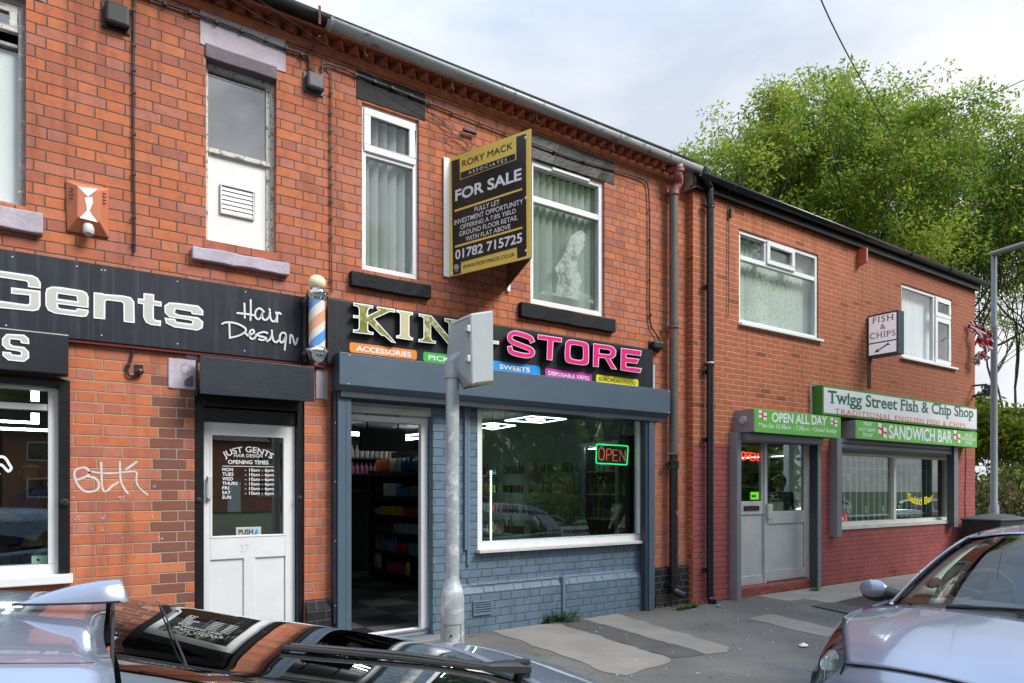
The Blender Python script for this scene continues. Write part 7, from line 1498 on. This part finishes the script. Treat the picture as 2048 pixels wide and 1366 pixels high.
# silver hatchback facing the camera: origin values are world x, sideways offsets are from its centre line
def hatch(label, body, yc):
    c = Car('hatchback_car', label, yc, 5.4, 'parked hatchback cars')
    c.panel('bonnet', [[(3.74, 0, .485), (3.74, .25, .475), (3.75, .49, .45)], [(3.90, 0, .565), (3.92, .32, .56), (3.98, .64, .53)], [(4.16, 0, .655), (4.19, .42, .645), (4.28, .81, .595)], [(4.44, 0, .722), (4.50, .44, .705), (4.62, .825, .640)]], body)
    c.panel('front_bumper', [[(3.735, 0, .475), (3.735, .25, .465), (3.745, .485, .44)], [(3.66, 0, .38), (3.66, .30, .37), (3.70, .60, .32)], [(3.60, 0, .22), (3.62, .40, .21), (3.74, .76, .20)], [(3.66, 0, .02), (3.68, .42, .02), (3.82, .80, .02)]], body)
    mb = MB(); mb.box(*[3.595, 3.62], yc - .35, yc + .35, .08, .17); mb.build('grille', m_trim, c.t, bev=.01)
    # wings: outside of the wheel to the crease of the bonnet
    c.panel('wing', [[(3.90, .80, .30), (3.86, .80, .14), (3.83, .80, .02)], [(4.28, .818, .590), (4.20, .855, .40), (4.02, .85, .30)], [(4.63, .830, .635), (4.63, .865, .46), (4.55, .86, .30)], [(4.92, .835, .655), (4.92, .87, .48), (4.92, .855, .05)]], body)
    # headlamps
    hl = [[(4.285, .812, .597), (4.285, .814, .594), (4.283, .818, .588)], [(4.08, .70, .555), (4.12, .79, .52), (4.14, .835, .46)], [(3.86, .56, .49), (3.90, .72, .43), (3.98, .815, .36)], [(3.755, .50, .445), (3.77, .63, .37), (3.87, .775, .29)], [(3.715, .50, .385), (3.725, .60, .335), (3.79, .735, .255)]]
    for sg in (1, -1):
        r = [[(x, q * sg, z) for x, q, z in row_] for row_ in hl]; o = c.panel('headlight', r, m_lens, None, 6, False, 0); inn = [[(x + .05, q * sg * .985, z - .03) for x, q, z in row_] for row_ in hl]; c.panel('housing', inn, M('lamp_housing', (.42, .40, .42), .25, .8), o, 5, False, 0)
        mb = MB(); ax = Vector((-.72, .32 * sg, .42)).normalized(); ct = Vector(c.w((3.905, .70 * sg, .41))) - ax * .055; prof = [(.068, .03), (.071, .038), (.064, .024), (.050, -.012), (.018, -.03)]; mb.lathe(prof, ct, 24, ax); mb.build('reflector', m_chrome, o, smooth=True)
        mb = MB(); mb.sphere(ct + ax * .015, .028, 12, 8); mb.build('bulb', m_lens, o, smooth=True)
        mb = MB(); mb.tube([c.w((x, q * sg, z)) for x, q, z in spline([(4.03, .765, .42), (3.97, .74, .335), (3.89, .68, .285), (3.83, .60, .30)], 5)], .014, 6); mb.build('bright_arc', m_chrome, o, smooth=True)
        c.tube('lamp_seam', [(x - .003, q * sg, z + .004) for x, q, z in [r_[0] for r_ in hl]], .006, m_seam, o, 5, 6, False)
    c.tube('bonnet_seam', [(3.737, q, z) for q, z in ((-.485, .446), (-.25, .471), (0, .481), (.25, .471), (.485, .446))], .006, m_seam, None, 5, 6, False)
    # glass and roof
    ws = [[(4.56, 0, .745), (4.60, .36, .728), (4.74, .715, .665)], [(4.85, 0, .905), (4.88, .34, .89), (4.99, .665, .825)], [(5.14, 0, 1.04), (5.17, .32, 1.03), (5.26, .610, .975)], [(5.42, 0, 1.135), (5.44, .30, 1.125), (5.50, .560, 1.075)]]
    w_ = c.panel('windscreen', ws, m_carglass, None, 6, 'full', 0)
    lo = lambda p, d: (p[0] + d * .4, p[1], p[2] - d)
    c.panel('scuttle', [[(4.43, 0, .715), (4.49, .44, .695), (4.615, .80, .632)], [(4.56, 0, .735), (4.60, .36, .718), (4.745, .725, .655)]], m_trim, None, 6)
    c.panel('shaded_band', [[lo(p, .006) for p in ws[0]], [lo(tuple(a + (b - a) * .22 for a, b in zip(p, q)), .006) for p, q in zip(ws[0], ws[1])]], m_frit, w_, 6, True, 0)
    c.panel('shaded_band', [[lo((p[0], p[1] - e_, p[2] - e_ * .05), .008) for e_ in (.0, .028, .055)] for p in [r[-1] for r in ws]], m_frit, w_, 6, True, 0)
    c.panel('shaded_band', [[lo(tuple(a + (b - a) * .86 for a, b in zip(p, q)), .006) for p, q in zip(ws[2], ws[3])], [lo(p, .006) for p in ws[3]]], m_frit, w_, 6, True, 0)
    pil = [(4.70, .735, .655), (4.74, .730, .672), (4.99, .690, .832), (5.26, .635, .982), (5.50, .585, 1.085), (5.80, .565, 1.12)]
    c.panel('windscreen_pillar', [[(x, q - .018, z + .004), (x + .01, q + .012, z + .006), (x + .035, q + .032, z - .02), (x + .06, q + .036, z - .05)] for x, q, z in pil], body, None, 4)
    c.tube('pillar_seal', [(x - .01, q - .016, z + .002) for x, q, z in pil[1:5]], .009, m_rubber, None, 5, 6)
    c.panel('roof', [[(5.425, 0, 1.142), (5.445, .30, 1.132), (5.49, .57, 1.085)], [(5.75, 0, 1.195), (5.75, .30, 1.186), (5.78, .575, 1.13)], [(6.3, 0, 1.215), (6.3, .30, 1.205), (6.3, .585, 1.145)], [(6.85, 0, 1.16), (6.85, .30, 1.15), (6.84, .57, 1.09)], [(7.08, 0, 1.10), (7.07, .28, 1.09), (7.03, .53, 1.04)]], body, None, 5)
    c.panel('side_glass', [[(4.95, .775, .665), (5.05, .755, .74), (5.12, .74, .80)], [(5.45, .80, .69), (5.48, .70, .90), (5.52, .60, 1.06)], [(6.1, .81, .70), (6.1, .70, .92), (6.1, .60, 1.10)], [(6.8, .79, .72), (6.72, .69, .92), (6.62, .60, 1.07)]], m_cartint, None, 5)
    c.panel('cant_rail', [[(x, q, z), (x + .01, q + .02, z - .03), (x + .02, q + .03, z - .06)] for x, q, z in ((5.49, .57, 1.085), (5.78, .575, 1.13), (6.3, .585, 1.145), (6.84, .57, 1.09), (7.03, .53, 1.04))], body, None, 4)
    c.panel('side_panel', [[(4.90, .835, .655), (4.90, .868, .48), (4.90, .855, .05)], [(5.6, .85, .69), (5.6, .885, .5), (5.6, .865, .02)], [(6.3, .85, .71), (6.3, .885, .5), (6.3, .865, .02)], [(7.0, .83, .74), (7.05, .87, .5), (7.05, .84, .05)], [(7.25, .70, .74), (7.33, .74, .5), (7.35, .72, .1)]], body, None, 5)
    c.panel('quarter_pillar', [[(6.62, .60, 1.075), (6.75, .70, .9), (6.85, .80, .715)], [(7.03, .53, 1.045), (7.12, .62, .9), (7.2, .74, .73)]], body, None, 4)
    c.panel('rear_window', [[(7.07, 0, 1.095), (7.06, .28, 1.085), (7.03, .53, 1.035)], [(7.24, 0, .76), (7.24, .35, .75), (7.2, .68, .74)]], m_cartint, None, 5)
    c.panel('tailgate', [[(7.24, 0, .76), (7.24, .35, .75), (7.2, .72, .74)], [(7.36, 0, .5), (7.36, .35, .5), (7.32, .74, .5)], [(7.36, 0, .05), (7.36, .35, .05), (7.34, .72, .05)]], body, None, 5)
    for sg in (1, -1):
        b = Vector(c.w((4.98, .845 * sg, .70))); m_ = MB(); m_.sphere(b + Vector((0, .135 * sg, .01)), .10, 18, 12, (.62, 1.05, .72)); o = m_.build('door_mirror', body, c.t, smooth=True, ang=180)
        m_ = MB(); m_.sphere(b + Vector((.012, .135 * sg, -.012)), .098, 18, 12, (.62, 1.05, .70)); m_.build('mirror_base', m_trim, o, smooth=True, ang=180)
        m_ = MB(); m_.tube([b + Vector((.04, -.02 * sg, -.03)), b + Vector((0, .06 * sg, -.005))], [.045, .05], 10); m_.build('mirror_stalk', m_trim, o, smooth=True)
        for x in (4.22, 6.75): c.wheel(x, .845 * sg, .13)
    c.panel('underside', [[(3.8, 0, .02), (3.8, .4, .02), (3.85, .78, .02)], [(7.3, 0, .02), (7.3, .4, .02), (7.3, .78, .02)]], m_seam, None, 3)
    # wipers and inside
    for a, b in (((4.52, .30, .725), (4.62, -.40, .757)), ((4.50, -.22, .735), (4.66, -.66, .70))):
        wp = c.tube('wiper', [a, tuple((p + q) / 2 + d for p, q, d in zip(a, b, (.0, 0, .012))), b], .009, m_rubber, None, 4, 6, False)
        c.tube('blade', [(a[0] + .04, a[1] - .05, a[2] + .012), (b[0] + .03, b[1], b[2] + .006)], .005, m_rubber, wp, 4, 6, False)
    mb = MB(); mb.sphere(c.w((4.57, .53, .705)), .012, 8, 6); mb.build('washer_jet', m_rubber, c.t)
    mb = MB()
    for k in range(22): mb.box(4.475, 4.53, yc - .55 + .022 * k, yc - .540 + .022 * k, .735, .742)
    mb.build('air_intake', m_seam, c.t)
    c.panel('dashboard', [[(4.72, 0, .70), (4.74, .4, .69), (4.82, .70, .65)], [(4.95, 0, .72), (4.97, .4, .715), (5.0, .72, .68)], [(5.12, 0, .66), (5.12, .4, .655), (5.12, .74, .63)], [(5.14, 0, .35), (5.14, .4, .35), (5.14, .74, .35)]], m_dash, None, 4)
    c.panel('pillar_trim', [[(4.90, .715, .70), (4.96, .64, .72), (4.98, .58, .72)], [(5.08, .66, .85), (5.12, .61, .86), (5.14, .57, .86)], [(5.30, .605, .975), (5.33, .56, .98), (5.35, .53, .98)], [(5.48, .565, 1.055), (5.5, .52, 1.06), (5.52, .49, 1.06)]], m_pillartrim, None, 4)
    mb = MB(); mb.tube([c.w((5.16 + .045 * math.sin(a), .34 + .17 * math.cos(a), .74 + .155 * math.sin(a))) for a in np.linspace(0, 2 * math.pi, 25)[:-1]], .014, 8, closed=True); mb.tube([c.w((5.12, .34, .60)), c.w((5.16, .34, .74))], .03, 8); [mb.tube([c.w((5.16, .34, .74)), c.w((5.16 + .045 * math.sin(a), .34 + .17 * math.cos(a), .74 + .155 * math.sin(a)))], .012, 6) for a in (0.2, 2.9, 4.7)]; mb.build('steering_wheel', m_dash, c.t, smooth=True)
    for sg in (1, -1):
        o = c.panel('seat', [[(5.72, .16 * sg, .25), (5.70, .36 * sg, .25), (5.72, .54 * sg, .25)], [(5.76, .14 * sg, .55), (5.72, .36 * sg, .55), (5.76, .56 * sg, .55)], [(5.86, .20 * sg, .86), (5.83, .36 * sg, .87), (5.86, .52 * sg, .86)]], m_seat, None, 5, False, .12)
        mb = MB(); mb.sphere(c.w((5.90, .36 * sg, .96)), .11, 14, 10, (.5, 1.1, .8)); mb.build('headrest', m_seat, o, smooth=True)
    o = c.tube('phone_holder', [(4.96, .55, .80), (4.98, .52, .74), (5.04, .46, .70), (5.10, .40, .71)], .012, M('brown_stalk', (.10, .035, .022), .6), None, 5, 8, False); mb = MB(); mb.lathe([(.045, 0), (.05, .01), (.02, .025)], c.w((4.945, .56, .80)), 16, (-.6, .15, .7)); mb.sphere(c.w((5.12, .37, .73)), .04, 10, 8, (.6, 1, 1)); mb.build('suction_pad', m_boxblack, o, smooth=True)
    return c
h1 = hatch('silver lilac hatchback parked facing the camera in front of the fish shop', m_silverlilac, -4.05)
def recolour(car, loc, rz, mat, label):
    o = copy_tree(car.t); o.location = loc; o.rotation_euler.z = rz; o['label'] = label
    for ch in o.children_recursive if False else [x for x in bpy.data.objects if x.parent == o]:
        if ch.type == 'MESH' and ch.data.materials and ch.data.materials[0] == m_silverlilac: ch.data = ch.data.copy(); ch.data.materials[0] = mat
    return o
recolour(h1, (9.9, -4.25, -.15), 0, m_redpaint, 'red hatchback parked behind the silver one and mirrored in the shop window')
recolour(h1, (30.5, -12.2, -.15), 0, m_whitepaint, 'white hatchback parked across the road and mirrored in the fish shop window')
recolour(h1, (36.5, -12.3, -.15), math.pi, m_whitepaint, 'second white hatchback across the road facing the other way')

# silver saloon in the foreground, seen over its roof and dark rear window; its front points along -x
c = Car('fastback_car', 'silver blue fastback car nearest the camera with shark fin aerial and dark rear window', -4.16, .1); c.t.rotation_euler.z = R(-4)
B_ = m_silverblue
roofr = [[(x, 0, z), (x, .24, z - .005), (x + e, .375, z - .014), (x + e * 1.4, .43, z - .034), (x + e * 1.7, .53, z - .085)] for x, z, e in ((-2.2, 1.13, 0), (-1.5, 1.20, 0), (-.7, 1.232, 0), (-.2, 1.225, .004), (.09, 1.196, .012))]
c.panel('roof', roofr, B_, None, 6)
c.panel('roof_ditch', [[(x, .380, z - .0125), (x, .384, z - .014)] for x, z in ((-2.2, 1.13), (-1.5, 1.20), (-.7, 1.232), (-.2, 1.225), (.08, 1.197))], m_trim, None, 4, True, .003)
c.panel('cant_rail', [[(x, .53, z), (x, .575, z - .05), (x, .60, z - .10)] for x, z in ((-2.2, 1.045), (-1.5, 1.115), (-.7, 1.147), (-.2, 1.140), (.12, 1.11), (.5, 1.045), (.95, .95))], B_, None, 4)
rw = [[(.098, 0, 1.190), (.10, .24, 1.185), (.112, .375, 1.175), (.120, .51, 1.118)], [(.42, 0, 1.106), (.42, .28, 1.101), (.43, .44, 1.086), (.44, .535, 1.045)], [(.73, 0, 1.030), (.73, .31, 1.024), (.73, .49, 1.008), (.73, .555, .985)], [(1.02, 0, .945), (1.005, .32, .945), (.96, .50, .942), (.93, .57, .93)]]
w_ = c.panel('rear_window', rw, m_cartint, None, 6, 'full', 0)
c.panel('window_backing', [[(p[0], p[1], p[2] - .03) for p in r] for r in rw], m_seam, w_, 4, 'full', 0)
c.tube('window_seal', [(.103, q, z) for q, z in ((-.43, 1.158), (-.375, 1.178), (-.24, 1.187), (0, 1.192), (.24, 1.187), (.375, 1.178), (.43, 1.158))], .003, m_rubber, w_, 5, 6, False)
c.panel('tailgate', [[(1.03, 0, .942), (1.015, .32, .942), (.97, .50, .938), (.93, .60, .925)], [(1.20, 0, .915), (1.19, .34, .915), (1.15, .55, .908), (1.08, .66, .88)], [(1.34, 0, .865), (1.33, .36, .86), (1.28, .58, .845), (1.2, .72, .79)], [(1.41, 0, .72), (1.40, .38, .72), (1.35, .62, .70), (1.25, .77, .62)], [(1.45, 0, .35), (1.44, .40, .35), (1.40, .66, .35), (1.28, .80, .35)], [(1.43, 0, .0), (1.42, .40, .0), (1.38, .66, .0), (1.27, .79, .0)]], B_, None, 5)
c.panel('rear_wing', [[(-.9, .77, .72), (-.9, .81, .45), (-.9, .79, .0)], [(.2, .745, .80), (.2, .83, .5), (.2, .81, .0)], [(.8, .68, .87), (.8, .82, .6), (.8, .81, .0)], [(1.08, .66, .88), (1.18, .75, .75), (1.26, .795, .0)]], B_, None, 5)
c.panel('quarter_panel', [[(.15, .535, 1.128), (.1, .64, .97), (.0, .75, .80)], [(.6, .565, 1.03), (.6, .64, .94), (.55, .70, .85)], [(.95, .59, .93), (.98, .62, .91), (1.05, .66, .88)]], B_, None, 5)
c.panel('side_glass', [[(-2.0, .56, 1.06), (-2.0, .66, .9), (-2.0, .75, .74)], [(-1.0, .575, 1.10), (-1.0, .67, .92), (-1.0, .76, .74)], [(.12, .57, 1.09), (.06, .66, .94), (0, .74, .80)]], m_cartint, None, 5)
c.panel('side_panel', [[(-4.0, .70, .60), (-4.0, .80, .4), (-4.0, .78, .0)], [(-2.5, .76, .70), (-2.5, .83, .45), (-2.5, .81, .0)], [(-.9, .77, .72), (-.9, .83, .45), (-.9, .81, .0)]], B_, None, 5)
c.panel('windscreen', [[(-3.1, 0, .80), (-3.08, .35, .79), (-2.95, .68, .74)], [(-2.25, 0, 1.13), (-2.23, .30, 1.12), (-2.2, .54, 1.075)]], m_cartint, None, 5, 'full', 0)
c.panel('bonnet', [[(-3.1, 0, .80), (-3.08, .35, .79), (-2.95, .72, .72)], [(-3.8, 0, .70), (-3.78, .35, .69), (-3.7, .72, .62)], [(-4.2, 0, .52), (-4.18, .35, .51), (-4.0, .72, .45)], [(-4.25, 0, .05), (-4.23, .35, .05), (-4.0, .74, .05)]], B_, None, 5)
# shark fin
mb = MB(); prof = [(-.058, .002, .0), (-.035, .014, .008), (.0, .022, .022), (.04, .026, .034), (.08, .026, .041), (.112, .022, .043), (.118, .018, .040)]; g = []
for x, hw, h in prof:
    zb_ = 1.2255 - .040 * max(x + .03, 0); g.append([c.w((x + (.012 * (1 - q) if x > .11 else 0), 0 + sg * hw * (1 - .75 * q ** 1.5), zb_ + h * q)) for sg, q in ((-1, 0), (-1, .35), (-1, .7), (-1, .92), (0, 1), (1, .92), (1, .7), (1, .35), (1, 0))])
mb.grid(g); mb.poly(g[-1]); sf = mb.build('shark_fin', B_, c.t, smooth=True, ang=50)
mb = MB(); mb.tube([c.w((x, sg * (hw + .001), 1.2265 - .040 * max(x + .03, 0))) for sg, pr in ((-1, prof), (1, prof[::-1])) for x, hw, h in pr], .0022, 5, closed=True); mb.build('fin_gasket', m_rubber, sf)
# rear wiper, standing up the window from its pivot
zr = lambda x: 1.19 - .05 * (x - .09) - .17 * (x - .09) ** 2 / .9
mb = MB(); 
pts = [(1.055, .0, .955), (1.0, .0, .962), (.93, -.01, .978), (.68, -.05, 1.052), (.42, -.10, 1.115)]; wd = [.024, .026, .015, .009, .005]; ht = [.024, .027, .017, .011, .007]
g = [[c.w((p[0], p[1] + a * w2, p[2] + b * h2)) for a, b in ((-1, 0), (-1, .7), (-.6, 1), (.6, 1), (1, .7), (1, 0))] for p, w2, h2 in zip(pts, wd, ht)]; mb.grid(g); mb.poly(g[0]); mb.poly(g[-1])
wp = mb.build('rear_wiper', m_trim, c.t, bev=.004); mb = MB(); mb.tube([c.w((.90, -.03, .990)), c.w((.66, -.075, 1.055)), c.w((.40, -.115, 1.118))], .006, 6); mb.tube([c.w((1.04, 0, .93)), c.w((1.04, 0, .985))], .022, 12); mb.build('wiper_blade', m_rubber, wp)
c.tube('window_line', [(.20, .44, 1.147), (.20, .20, 1.165), (.20, -.05, 1.168), (.205, -.30, 1.160), (.215, -.47, 1.12)], .0018, m_rubber, w_, 4, 6, False)  # thin dark line laid across the rear window
for x in (-3.2, .45):
    for sg in (1, -1): c.wheel(x, .80 * sg, .14, .30)
for sg in (1, -1): c.panel('tail_light', [[(1.19, .55 * sg, .86), (1.16, .66 * sg, .84), (1.05, .765 * sg, .80)], [(1.36, .58 * sg, .78), (1.31, .68 * sg, .76), (1.14, .80 * sg, .72)], [(1.395, .60 * sg, .66), (1.35, .70 * sg, .64), (1.2, .815 * sg, .62)]], m_redlens, None, 4, False, .012)
mb = MB(); mb.box(1.45, 1.456, c.yc - .24, c.yc + .24, .42, .51); mb.build('number_plate', m_plate, c.t)
